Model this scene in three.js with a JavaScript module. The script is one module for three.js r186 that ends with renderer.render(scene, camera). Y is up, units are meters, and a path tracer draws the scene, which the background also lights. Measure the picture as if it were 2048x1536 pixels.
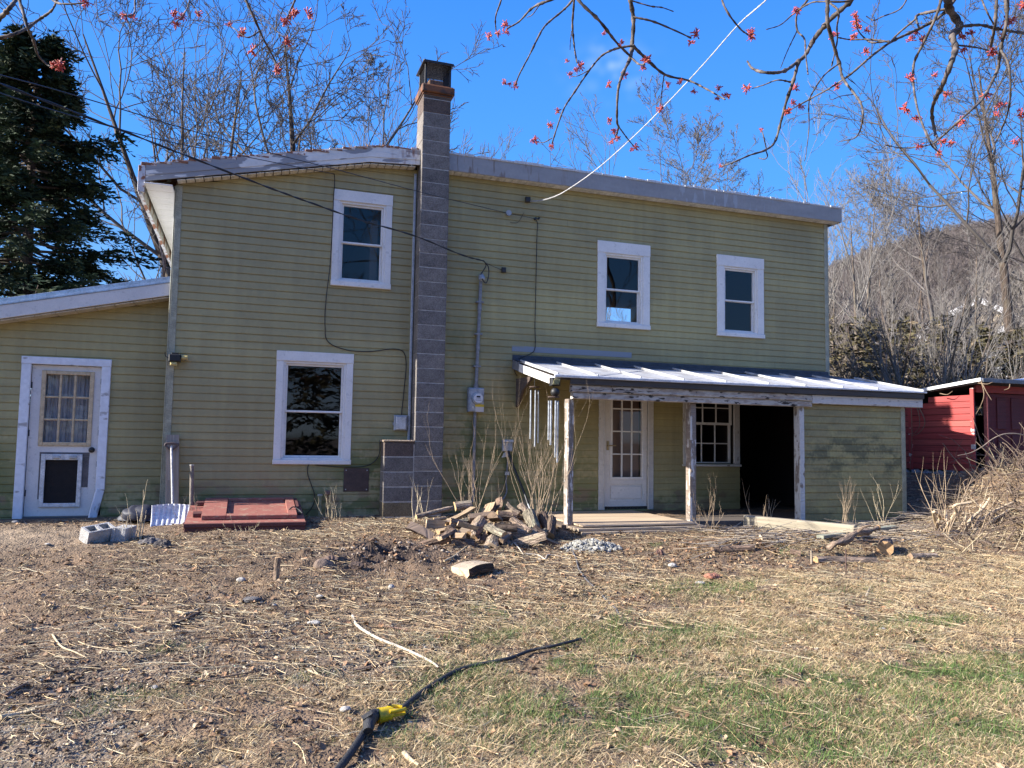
import * as THREE from 'three';
import { mergeGeometries, mergeVertices } from 'three/addons/utils/BufferGeometryUtils.js';

// ---------------------------------------------------------------- camera, sky, sun, exposure
const scene = new THREE.Scene();
const EYE = 1.07, DIST = 10.84;                       // eye height above the house's ground line, distance to the house front (z = 0)
const rad = (d) => d * Math.PI / 180;
const YAW = rad(19.027), PITCH = rad(4.160), ROLL = rad(0.934);
const camFwd0 = new THREE.Vector3(Math.sin(YAW), 0, -Math.cos(YAW)), camRight0 = new THREE.Vector3(Math.cos(YAW), 0, Math.sin(YAW)), yUp = new THREE.Vector3(0, 1, 0);
const camFwd = camFwd0.clone().multiplyScalar(Math.cos(PITCH)).addScaledVector(yUp, Math.sin(PITCH));
const camUp0 = yUp.clone().multiplyScalar(Math.cos(PITCH)).addScaledVector(camFwd0, -Math.sin(PITCH));
const camRight = camRight0.clone().multiplyScalar(Math.cos(ROLL)).addScaledVector(camUp0, Math.sin(ROLL));
const camUp = camUp0.clone().multiplyScalar(Math.cos(ROLL)).addScaledVector(camRight0, -Math.sin(ROLL));
const eye = new THREE.Vector3(0, EYE, DIST);
const camera = new THREE.PerspectiveCamera(2 * Math.atan(768 / 1540) * 180 / Math.PI, 4 / 3, 0.05, 3000);
camera.position.copy(eye); camera.up.copy(camUp); camera.lookAt(eye.clone().add(camFwd)); camera.updateMatrixWorld();
scene.add(camera);

const SUN = new THREE.Vector3(-1.855, 1, -0.12).normalize();      // towards the sun: low, from the left and a little behind the house
const sun = new THREE.DirectionalLight(new THREE.Color(1.0, 0.95, 0.87), 5.0);
sun.target.position.set(4, 0, 3); sun.position.copy(sun.target.position).addScaledVector(SUN, 60);
sun.castShadow = true; sun.shadow.radius = 1; sun.shadow.mapSize.set(4096, 4096);
Object.assign(sun.shadow.camera, { left: -40, right: 40, top: 30, bottom: -30, near: 1, far: 160 });
scene.add(sun, sun.target);

// small noise tools
const hash = (x, y, s = 0) => { let h = Math.imul(x | 0, 374761393) + Math.imul(y | 0, 668265263) + Math.imul(s | 0, 974711); h = Math.imul(h ^ (h >>> 13), 1274126177); h ^= h >>> 16; return (h >>> 0) / 4294967296; };
function vn(x, y, s = 0, per = 0) {
  const xi = Math.floor(x), yi = Math.floor(y), fx = x - xi, fy = y - yi, w = (a) => (per ? ((a % per) + per) % per : a);
  const u = fx * fx * (3 - 2 * fx), v = fy * fy * (3 - 2 * fy);
  const a = hash(w(xi), w(yi), s), b = hash(w(xi + 1), w(yi), s), c = hash(w(xi), w(yi + 1), s), d = hash(w(xi + 1), w(yi + 1), s);
  return a + (b - a) * u + (c - a) * v + (a - b - c + d) * u * v;
}
function fbm(x, y, o = 4, s = 0, per = 0) { let t = 0, a = .5, n = 0; for (let i = 0; i < o; i++) { t += a * vn(x, y, s + i * 17, per); n += a; x *= 2; y *= 2; per *= 2; a *= .5; } return t / n; }
const clamp = (x, a = 0, b = 1) => Math.min(b, Math.max(a, x)), ss = (a, b, x) => { const t = clamp((x - a) / (b - a)); return t * t * (3 - 2 * t); }, lerp = (a, b, t) => a + (b - a) * t;
function rngOf(seed) { let s = seed | 0; return () => { s = (s + 0x6d2b79f5) | 0; let t = Math.imul(s ^ (s >>> 15), 1 | s); t = (t + Math.imul(t ^ (t >>> 7), 61 | t)) ^ t; return ((t ^ (t >>> 14)) >>> 0) / 4294967296; }; }
const V3 = (x, y, z) => new THREE.Vector3(x, y, z);

// a clear spring sky, deep blue above, paler towards the horizon, one wisp of cloud
{
  const w = 1024, h = 512, data = new Float32Array(w * h * 4);
  const stops = [[-90, .08, .08, .07], [-4, .17, .20, .23], [0, .29, .36, .44], [8, .095, .215, .43], [18, .044, .172, .46], [36, .018, .105, .42], [90, .009, .050, .26]];
  const wisp = V3(0, 0, 0);
  { const d = camFwd.clone().addScaledVector(camRight, (1215 - 1024) / 1540).addScaledVector(camUp, (768 - 140) / 1540).normalize(); wisp.copy(d); }
  for (let j = 0; j < h; j++) for (let i = 0; i < w; i++) {
    const el = ((j + .5) / h - .5) * 180, az = ((i + .5) / w - .5) * 2 * Math.PI;
    let k = 0; while (k < stops.length - 2 && el > stops[k + 1][0]) k++;
    const t = clamp((el - stops[k][0]) / (stops[k + 1][0] - stops[k][0]));
    const ce = Math.cos(rad(el)), d = V3(ce * Math.cos(az), Math.sin(rad(el)), ce * Math.sin(az)), o = (j * w + i) * 4;
    const g = Math.max(0, d.dot(SUN)), glow = .55 * g ** 6 + .9 * g ** 40, vis = ss(-6, 6, el);
    const dx = (Math.atan2(d.z, d.x) - Math.atan2(wisp.z, wisp.x)) * 57.3, dy = el - Math.asin(wisp.y) * 57.3;
    const c = Math.exp(-(dx * dx) / 5 - (dy * dy) / 1.6) * ss(.42, .85, fbm(dx * .9 + dy * 1.4 + 9, dy * 2.2 - dx * .5, 4, 3)) * .28;
    for (let q = 0; q < 3; q++) data[o + q] = (lerp(stops[k][q + 1], stops[k + 1][q + 1], t) + glow * [1, .95, .85][q] * vis) * (1 - c) + c * .95;
    data[o + 3] = 1;
  }
  const sky = new THREE.DataTexture(data, w, h, THREE.RGBAFormat, THREE.FloatType);
  sky.mapping = THREE.EquirectangularReflectionMapping; sky.magFilter = THREE.LinearFilter; sky.minFilter = THREE.LinearFilter; sky.wrapS = THREE.RepeatWrapping; sky.needsUpdate = true;
  scene.background = sky; scene.environment = sky;
}
const renderer = new THREE.WebGLRenderer({ antialias: true });
renderer.toneMapping = THREE.LinearToneMapping; renderer.toneMappingExposure = 2.6;
renderer.shadowMap.enabled = true;

// ---------------------------------------------------------------- measuring helpers: photograph pixels (2048 x 1536) onto known planes
const ray = (px, py) => camFwd.clone().addScaledVector(camRight, (px - 1024) / 1540).addScaledVector(camUp, (768 - py) / 1540);
const onZ = (px, py, z = 0) => { const d = ray(px, py); return eye.clone().addScaledVector(d, (z - eye.z) / d.z); };
const onX = (px, py, x) => { const d = ray(px, py); return eye.clone().addScaledVector(d, (x - eye.x) / d.x); };
const atD = (px, py, dist) => eye.clone().addScaledVector(ray(px, py), dist);       // dist along the view axis
// ground shape
const profile = [[-60, .6], [-14, .1], [-3, 0], [0, 0], [1.2, -.05], [2, -.1], [3, -.2], [4.5, -.33], [6.5, -.45], [9, -.52], [12, -.56], [80, -1.5]];
function baseHeight(x, z) {
  let k = 0; while (k < profile.length - 2 && z > profile[k + 1][0]) k++;
  const [a, ha] = profile[k], [b, hb] = profile[k + 1];
  let h = lerp(ha, hb, clamp((z - a) / (b - a)));
  h += .62 * ss(9.7, 11.2, x) * (1 - ss(2.2, 5.5, z)) + .25 * ss(8.6, 10.5, x) * ss(.8, 2.2, z) * (1 - ss(3, 6, z));   // bank on the right, under the shed
  h += 6 * ss(18, 70, x) * (1 - ss(-10, 30, z));
  return h;
}
const onHouse = (x, z) => x > -9 && x < 9.7 && z < .06;
function ground(x, z) {
  let h = baseHeight(x, z);
  const near = 1 - ss(12, 25, Math.hypot(x - 3, z - 4));
  const rough = near * (z < .3 && x < 9.6 ? .15 : 1);
  h += rough * ((fbm(x * .8, z * .8, 3, 5) - .5) * .10 + (fbm(x * 4, z * 4, 3, 8) - .5) * .045 + (1 - ss(5.5, 7, z * .7 + x * .35)) * (fbm(x * 13, z * 13, 2, 9) - .5) * .038);
  // clods by the dug patch between stump and firewood, lip of the bank by the blocks
  const dug = Math.exp(-(((x - 1.25) / .75) ** 2) - ((z - 2.75) / .45) ** 2);
  h += rough * dug * (fbm(x * 7, z * 7, 4, 31) - .38) * .42 + rough * dug * (fbm(x * 22, z * 22, 2, 33) - .5) * .05;
  h += rough * .10 * Math.exp(-(((x - 6.6) / 1.6) ** 2) - ((z - 2.9) / .5) ** 2) * (.5 + fbm(x * 3, z * 3, 2, 77));
  return h;
}
const smoothGround = (x, z) => { const h = 0.25; return (ground(x, z) + ground(x + h, z) + ground(x - h, z) + ground(x, z + h) + ground(x, z - h)) / 5; };
function onGround(px, py) { const d = ray(px, py); let a = 2, b = 60; for (let t = 2; t < 60; t += .1) { const p = eye.clone().addScaledVector(d, t); if (p.y < ground(p.x, p.z)) { b = t; a = t - .1; break; } } for (let k = 0; k < 12; k++) { const t = (a + b) / 2, p = eye.clone().addScaledVector(d, t); if (p.y < ground(p.x, p.z)) b = t; else a = t; } return eye.clone().addScaledVector(d, b); }

// ---------------------------------------------------------------- naming and building helpers
const taken = new Map();
const numbered = (n) => { const k = taken.get(n) || 0; taken.set(n, k + 1); return k ? n + '_' + String(k).padStart(3, '0') : n; };
function tag(o, label, category, group, kind) { if (label) o.userData.label = label; if (category) o.userData.category = category; if (group) o.userData.group = group; if (kind) o.userData.kind = kind; return o; }
function thing(name, label, category, pos = [0, 0, 0], turn = 0, group) { const o = new THREE.Group(); o.name = numbered(name); o.position.set(...pos); o.rotation.y = turn; scene.add(o); return tag(o, label, category, group); }
function mesh(name, geos, mat, parent = scene, label) {
  let g = Array.isArray(geos) ? geos : [geos];
  if (g.length > 1) { g = g.map((a) => { const b = a.index ? a.toNonIndexed() : a; for (const k of Object.keys(b.attributes)) if (!['position', 'normal', 'uv', 'color'].includes(k)) b.deleteAttribute(k); return b; }); g = [mergeGeometries(g)]; }
  const m = new THREE.Mesh(g[0], mat); m.name = parent === scene ? numbered(name) : name; m.castShadow = m.receiveShadow = true; parent.add(m);
  if (label) m.userData.label = label; return m;
}
// texture coordinates in metres from positions and facing
function metreUV(g, k = 1, swap = false) {
  const p = g.attributes.position, n = g.attributes.normal, uv = new Float32Array(p.count * 2);
  for (let i = 0; i < p.count; i++) { const ax = Math.abs(n.getX(i)), ay = Math.abs(n.getY(i)), az = Math.abs(n.getZ(i)); let u, v; if (az >= ax && az >= ay) { u = p.getX(i); v = p.getY(i); } else if (ax >= ay) { u = p.getZ(i); v = p.getY(i); } else { u = p.getX(i); v = p.getZ(i); } uv[2 * i] = (swap ? v : u) * k; uv[2 * i + 1] = (swap ? u : v) * k; }
  g.setAttribute('uv', new THREE.BufferAttribute(uv, 2)); return g;
}
// box from corner to corner with small chamfers (24 faces less plain edges)
function bx(x0, x1, y0, y1, z0, z1, c = 0, swap = false) {
  const sx = x1 - x0, sy = y1 - y0, sz = z1 - z0; c = Math.min(c, sx / 3, sy / 3, sz / 3);
  let g;
  if (c <= 0) g = new THREE.BoxGeometry(sx, sy, sz).toNonIndexed();
  else {
    const s = new THREE.Shape(); const a = sx / 2 - c, b = sy / 2 - c; s.moveTo(-a, -b); s.lineTo(a, -b); s.lineTo(a, b); s.lineTo(-a, b); s.closePath();
    g = new THREE.ExtrudeGeometry(s, { depth: sz - 2 * c, bevelEnabled: true, bevelSize: c, bevelThickness: c, bevelSegments: 1, bevelOffset: 0 }); g.translate(0, 0, -sz / 2 + c); if (g.index) g = g.toNonIndexed(); g.computeVertexNormals();
  }
  g.translate((x0 + x1) / 2, (y0 + y1) / 2, (z0 + z1) / 2);
  return metreUV(g, 1, swap);
}
// beam between two points with a rectangular section
function beam(a, b, w, h, c = .004, upHint = yUp) {
  const d = b.clone().sub(a), L = d.length(); d.normalize();
  const g = bx(-L / 2, L / 2, -h / 2, h / 2, -w / 2, w / 2, c);
  let side = V3().crossVectors(d, upHint); if (side.lengthSq() < 1e-6) side = V3(1, 0, 0); side.normalize(); const up = V3().crossVectors(side, d);
  g.applyMatrix4(new THREE.Matrix4().makeBasis(d, up, side).setPosition(a.clone().add(b).multiplyScalar(.5))); return g;
}
// tapered tube along points; r may be a number, an array or a function of 0..1
function tube(pts, r, seg = 6, caps = true, arr = null) {
  const n = pts.length, pos = arr ? arr.pos : [], uv = arr ? arr.uv : [], nor = arr ? arr.nor : [], idx = arr ? arr.idx : [], b0 = pos.length / 3;
  const rr = (i) => (typeof r === 'number' ? r : Array.isArray(r) ? r[i] : r(i / (n - 1)));
  const t = V3(), u = V3(), v = V3(); let prev = null, len = 0;
  for (let i = 0; i < n; i++) {
    t.subVectors(pts[Math.min(n - 1, i + 1)], pts[Math.max(0, i - 1)]).normalize();
    if (!prev) { u.set(Math.abs(t.y) > .9 ? 1 : 0, Math.abs(t.y) > .9 ? 0 : 1, 0); } else u.copy(prev);
    u.addScaledVector(t, -u.dot(t)).normalize(); prev = u.clone(); v.crossVectors(t, u);
    if (i) len += pts[i].distanceTo(pts[i - 1]);
    for (let k = 0; k <= seg; k++) { const a = k / seg * 2 * Math.PI, c = Math.cos(a), s = Math.sin(a), R = rr(i); const nx = u.x * c + v.x * s, ny = u.y * c + v.y * s, nz = u.z * c + v.z * s; pos.push(pts[i].x + nx * R, pts[i].y + ny * R, pts[i].z + nz * R); nor.push(nx, ny, nz); uv.push(k / seg * Math.max(.02, R * 6.28), len); }
  }
  for (let i = 0; i < n - 1; i++) for (let k = 0; k < seg; k++) { const a = b0 + i * (seg + 1) + k, b = a + seg + 1; idx.push(a, a + 1, b, b, a + 1, b + 1); }
  if (caps) for (const e of [0, n - 1]) { const c = pos.length / 3, T = V3().subVectors(pts[e ? n - 1 : 0], pts[e ? n - 2 : 1]).normalize(); const R = rr(e); pos.push(pts[e].x, pts[e].y, pts[e].z); nor.push(T.x, T.y, T.z); uv.push(0, 0); for (let k = 0; k <= seg; k++) { const q = (b0 + e * (seg + 1) + k) * 3; pos.push(pos[q], pos[q + 1], pos[q + 2]); nor.push(T.x, T.y, T.z); uv.push(R * Math.cos(k / seg * 6.28), R * Math.sin(k / seg * 6.28)); } for (let k = 0; k < seg; k++) e ? idx.push(c, c + 1 + k, c + 2 + k) : idx.push(c, c + 2 + k, c + 1 + k); }
  return arr ? null : fromArrays({ pos, nor, uv, idx });
}
const arrays = () => ({ pos: [], nor: [], uv: [], idx: [] });
function fromArrays(a) { const g = new THREE.BufferGeometry(); g.setAttribute('position', new THREE.Float32BufferAttribute(a.pos, 3)); g.setAttribute('normal', new THREE.Float32BufferAttribute(a.nor, 3)); g.setAttribute('uv', new THREE.Float32BufferAttribute(a.uv, 2)); if (a.col) g.setAttribute('color', new THREE.Float32BufferAttribute(a.col, 3)); g.setIndex(a.idx); return g; }
const curve = (pts, n) => new THREE.CatmullRomCurve3(pts).getPoints(n);
// polygon in the xy plane pushed to a thickness
function prism(pts, z0, z1, c = 0) { const s = new THREE.Shape(pts.map((p) => new THREE.Vector2(p[0], p[1]))); let g = new THREE.ExtrudeGeometry(s, c ? { depth: z1 - z0 - 2 * c, bevelEnabled: true, bevelSize: c, bevelOffset: -c, bevelThickness: c, bevelSegments: 1 } : { depth: z1 - z0, bevelEnabled: false }); g.translate(0, 0, z0 + c); if (g.index) g = g.toNonIndexed(); g.computeVertexNormals(); return metreUV(g); }

// ---------------------------------------------------------------- textures and materials
function texture(w, h, fn, srgb = true, repeat = 1) {
  const d = new Uint8Array(w * h * 4);
  for (let j = 0; j < h; j++) for (let i = 0; i < w; i++) { const c = fn((i + .5) / w, (j + .5) / h), o = (j * w + i) * 4; for (let q = 0; q < 3; q++) { let v = typeof c === 'number' ? c : c[q]; v = clamp(v); d[o + q] = 255 * (srgb ? (v <= .0031308 ? v * 12.92 : 1.055 * v ** (1 / 2.4) - .055) : v); } d[o + 3] = 255; }
  const t = new THREE.DataTexture(d, w, h); t.magFilter = THREE.LinearFilter; t.minFilter = THREE.LinearMipmapLinearFilter; t.generateMipmaps = true; t.wrapS = t.wrapT = THREE.RepeatWrapping; if (srgb) t.colorSpace = THREE.SRGBColorSpace; t.repeat.set(repeat, repeat); t.needsUpdate = true; return t;
}
const again = (t, u, v = u) => { const c = t.clone(); c.repeat.set(u, v); c.needsUpdate = true; return c; };
const mix3 = (a, b, t) => [lerp(a[0], b[0], t), lerp(a[1], b[1], t), lerp(a[2], b[2], t)];
// grey grain, 512 px, tiles
const tGrain = texture(512, 512, (u, v) => .62 + .5 * (fbm(u * 8, v * 8, 6, 1, 8) - .5) + .42 * (fbm(u * 64, v * 64, 3, 9, 64) - .3));
const tSoft = texture(512, 512, (u, v) => .86 + .16 * (fbm(u * 6, v * 6, 5, 2, 6) - .5) + .10 * (fbm(u * 80, v * 80, 2, 6, 80) - .5) - .12 * ss(.68, .78, fbm(u * 24, v * 24, 4, 12, 24)));
const tGrainBump = texture(512, 512, (u, v) => fbm(u * 32, v * 32, 5, 4, 32), false);
// wood grain runs along u
const tWood = texture(512, 512, (u, v) => { const w = fbm(u * 3, v * 48, 5, 21, 0) , f = vn(u * 6 + 3, v * 180, 5); const e = Math.min(u, 1 - u) * 8; return .5 + .55 * w * .8 + .25 * (f - .5) + 0 * e; });
const tWoodBump = texture(512, 512, (u, v) => fbm(u * 4, v * 80, 4, 22), false);
const lin = (r, g, b) => new THREE.Color().setRGB(r, g, b);
const std = (c, o = {}) => new THREE.MeshStandardMaterial({ color: lin(...c), roughness: .85, ...o });
const grainy = (c, o = {}, s = 1.5) => std(c.map((x) => x * 1.45), { map: again(tGrain, s), bumpMap: again(tGrainBump, s * 2), bumpScale: .004, ...o });
const woody = (c, o = {}, su = .7, sv = 2) => std(c.map((x) => x * 1.35), { map: again(tWood, su, sv), bumpMap: again(tWoodBump, su, sv), bumpScale: .004, ...o });
// peeling paint: paint colour over bare weathered wood
function peeling(paint, bare, amount, seed, w = 512, su = 5, sv = 40) { return texture(w, w, (u, v) => { const n = fbm(u * su, v * sv, 5, seed) * .65 + fbm(u * 14, v * 14, 4, seed + 5) * .35, t = ss(amount - .04, amount + .04, n), g = .8 + .4 * vn(u * 8, v * 200, seed); return mix3(paint.map((x) => x * (.88 + .24 * fbm(u * 40, v * 40, 3, seed + 9))), bare.map((x) => x * g), 1 - t); }); }
const M = {
  white: std([.84, .80, .75], { map: again(tSoft, .9), roughness: .5 }),
  vinyl: std([.86, .82, .77], { map: again(tSoft, .7), roughness: .38 }),
  dark: std([.02, .02, .022], { roughness: .6 }),
  black: std([.012, .012, .013], { roughness: .55 }),
  cable: std([.014, .014, .016], { roughness: .5 }),
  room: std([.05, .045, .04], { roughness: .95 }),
  steel: grainy([.42, .44, .47], { metalness: .7, roughness: .42, bumpScale: .0006 }, 3),
  greyBox: grainy([.30, .32, .35], { roughness: .45, bumpScale: .0006 }, 3),
  conduit: grainy([.20, .20, .21], { roughness: .5, bumpScale: .001 }, 4),
  glass: new THREE.MeshPhysicalMaterial({ color: 0xffffff, transmission: 1, thickness: 0, roughness: .01, ior: 1.52 }),
};
// ---------------------------------------------------------------- the ground: one sheet, fine near the house, coarse to the horizon
const blobs = [[1450, 1178, .9, .35, .8], [1560, 1105, .5, .2, .6], [1240, 1275, .8, .5, .6], [1380, 1270, .7, .4, .45], [1000, 1415, .42, .3, .85], [920, 1350, .3, .25, .7], [1140, 1335, .25, .15, .9], [980, 1225, .2, .35, .5], [1010, 1270, .35, .15, .6], [880, 1285, .4, .12, .5],
  [1980, 1350, .9, .45, 1.2], [1720, 1470, .55, .4, 1.2], [1850, 1440, .4, .3, .7], [1480, 1420, .4, .3, .7], [1560, 1345, .3, .2, .5], [1890, 1245, .35, .15, 1], [1800, 1255, .5, .2, .6], [1240, 1420, .5, .4, .6], [1350, 1480, .4, .3, .5], [1100, 1490, .4, .3, .5], [820, 1480, .2, .25, .5], [860, 1400, .15, .2, .7], [260, 1395, .35, .12, .6], [135, 1435, .15, .08, .8], [340, 1300, .15, .06, .7], [100, 1280, .05, .03, .6], [580, 1360, .3, .06, .5],
  [1310, 1090, .15, .08, 1], [1150, 1100, .08, .05, 1], [1690, 1180, .3, .12, .7], [1520, 1480, .4, .3, .5], [1640, 1380, .5, .3, .4], [1950, 1480, .5, .3, .4], [1400, 1380, .5, .4, .4], [1250, 1350, .5, .4, .35]].map(([px, py, rx, rz, a]) => { const p = onGround(px, py); return [p.x, p.z, rx, rz, a]; });
function cover(x, z) {
  const n1 = fbm(x * 1.1, z * 1.1, 4, 41), n2 = fbm(x * 3.3, z * 3.3, 3, 43), n3 = fbm(x * .5 + 4, z * .5, 3, 47);
  const lawn = ss(2.2, 4.6, x * .55 + z * .62 - .9) * ss(3, 5.2, z);
  let g = 0; for (const [bx0, bz, rx, rz, a] of blobs) { const q = ((x - bx0) / rx) ** 2 + ((z - bz) / rz) ** 2; if (q < 6) g += a * Math.exp(-q); }
  const green = clamp((g * .95 + lawn * .30) * ss(.43, .55, n2 * .35 + n1 * .25 + .4 * fbm(x * 8, z * 8, 3, 45) + g * .09));
  const straw = clamp((.18 + .85 * ss(4.2, 6, x) * ss(2.3, 3.6, z) * (1 - ss(5.6, 7.2, z) * .6) + .5 * lawn) * ss(.3, .6, n1 * .7 + n2 * .3 + .06));
  const dug = clamp(1.3 * Math.exp(-(((x - 1.45) / .75) ** 2) - ((z - 2.7) / .42) ** 2) * ss(.25, .5, n2 + .1));
  const gravel = clamp(1.2 * Math.exp(-(((x - .1) / 1.5) ** 2) - ((z - 6.6) / 1.5) ** 2) * ss(.42, .6, n1) + .3 * ss(.55, .7, n3) * ss(5, 7, z));
  const trod = Math.exp(-(((x + 2.4) / 1.3) ** 2) - ((z - 1.2) / .7) ** 2);
  return { green, straw, dug, gravel, trod, n1, n2, lawn };
}
{
  const axis = (a, b, step, far, grow) => { const v = []; for (let t = a; t <= b + 1e-6; t += step) v.push(t); let s = step, t = b; while (t < far) { s *= grow; t += s; v.push(t); } s = step; t = a; while (t > -far) { s *= grow; t -= s; v.unshift(t); } return v; };
  const xs = axis(-6.5, 13, .06, 900, 1.32), zs = axis(-.3, 9.2, .055, 900, 1.32);
  const pos = [], col = [], uv = [], idx = [], nx = xs.length;
  for (const z of zs) for (const x of xs) {
    let y = ground(x, z); const c = cover(x, z), far = ss(15, 40, Math.hypot(x - 3, z - 4));
    if (onHouse(x, z) && z < -.25) y = Math.min(y, -.05);
    pos.push(x, y, z); uv.push(x / 1.3, z / 1.3);
    let k = mix3([.175, .112, .064], [.110, .068, .040], ss(.35, .65, c.n1));
    k = mix3(k, [.28, .205, .115], c.straw * .65); k = mix3(k, [.30, .225, .15], c.trod * .8); k = mix3(k, [.22, .17, .12], c.gravel * .6);
    k = mix3(k, [.075, .048, .033], c.dug); k = mix3(k, [.13, .14, .055], c.green * .55); k = mix3(k, [.16, .12, .085], far);
    col.push(...k);
  }
  for (let j = 0; j < zs.length - 1; j++) for (let i = 0; i < nx - 1; i++) { const a = j * nx + i, b = a + nx; idx.push(a, b, a + 1, a + 1, b, b + 1); }
  const g = new THREE.BufferGeometry(); g.setAttribute('position', new THREE.Float32BufferAttribute(pos, 3)); g.setAttribute('uv', new THREE.Float32BufferAttribute(uv, 2)); g.setAttribute('color', new THREE.Float32BufferAttribute(col, 3)); g.setIndex(idx); g.computeVertexNormals();
  const tDirt = texture(1024, 1024, (u, v) => { const a = fbm(u * 8, v * 8, 6, 61, 8), b = fbm(u * 90, v * 90, 2, 66, 90), s = ss(.60, .72, vn(u * 160, v * 40, 67, 0)) * .5; return .45 + .7 * (a - .5) + .75 * b * (.6 + s); });
  const tDirtB = texture(1024, 1024, (u, v) => .5 * fbm(u * 20, v * 20, 5, 62, 20) + .5 * fbm(u * 110, v * 110, 2, 69, 110), false);
  tag(mesh('ground', g, new THREE.MeshStandardMaterial({ vertexColors: true, map: tDirt, bumpMap: tDirtB, bumpScale: .025, roughness: .96, color: lin(1.25, 1.25, 1.25) })), 'bare brown yard with dry thatch and patchy grass sloping gently down from the house', 'ground', null, 'structure');
}
// ---------------------------------------------------------------- scatter: litter, thatch, grass that nobody could count
const tmpM = new THREE.Matrix4(), tmpQ = new THREE.Quaternion(), tmpE = new THREE.Euler();
function scatter(name, label, category, geo, mat, items) {
  const im = new THREE.InstancedMesh(geo, mat, items.length); im.name = numbered(name);
  items.forEach((it, i) => { tmpE.set(it.rx || 0, it.ry || 0, it.rz || 0, 'YXZ'); tmpQ.setFromEuler(tmpE); const s = it.s; tmpM.compose(it.p, tmpQ, typeof s === 'number' ? V3(s, s, s) : s); im.setMatrixAt(i, tmpM); im.setColorAt(i, it.c); });
  im.castShadow = im.receiveShadow = true; scene.add(im); tag(im, label, category, null, 'stuff'); return im;
}
// blades: thin bent strips
function bladeClump(n, seed, len, wid, lean, spread) {
  const R = rngOf(seed), a = arrays();
  for (let k = 0; k < n; k++) {
    const ang = R() * 6.283, L = len * (.5 + R()), W = wid * (.6 + .8 * R()), le = lean * (.5 + R()), ox = (R() - .5) * spread, oz = (R() - .5) * spread, cx = Math.cos(ang), cz = Math.sin(ang), b0 = a.pos.length / 3, fa = R() * 6.283, wx = Math.cos(fa), wz = Math.sin(fa);
    for (let i = 0; i < 3; i++) { const t = i / 2, ou = L * Math.sin(le * (.5 + .5 * t)) * t, up = Math.max(.004, L * Math.cos(le * (.5 + .5 * t)) * t) , w = W * (1 - .75 * t) / 2; for (const s of [-1, 1]) { a.pos.push(ox + cx * ou + s * wx * w, up, oz + cz * ou + s * wz * w); a.nor.push(-cz * .3, .9, cx * .3); a.uv.push(s, t); } }
    for (let i = 0; i < 2; i++) a.idx.push(b0 + 2 * i, b0 + 2 * i + 1, b0 + 2 * i + 2, b0 + 2 * i + 2, b0 + 2 * i + 1, b0 + 2 * i + 3);
  }
  const g = fromArrays(a); g.computeVertexNormals(); return g;
}
const leafMat = (o) => new THREE.MeshStandardMaterial({ color: 0xffffff, roughness: .85, side: THREE.DoubleSide, ...o });
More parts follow.
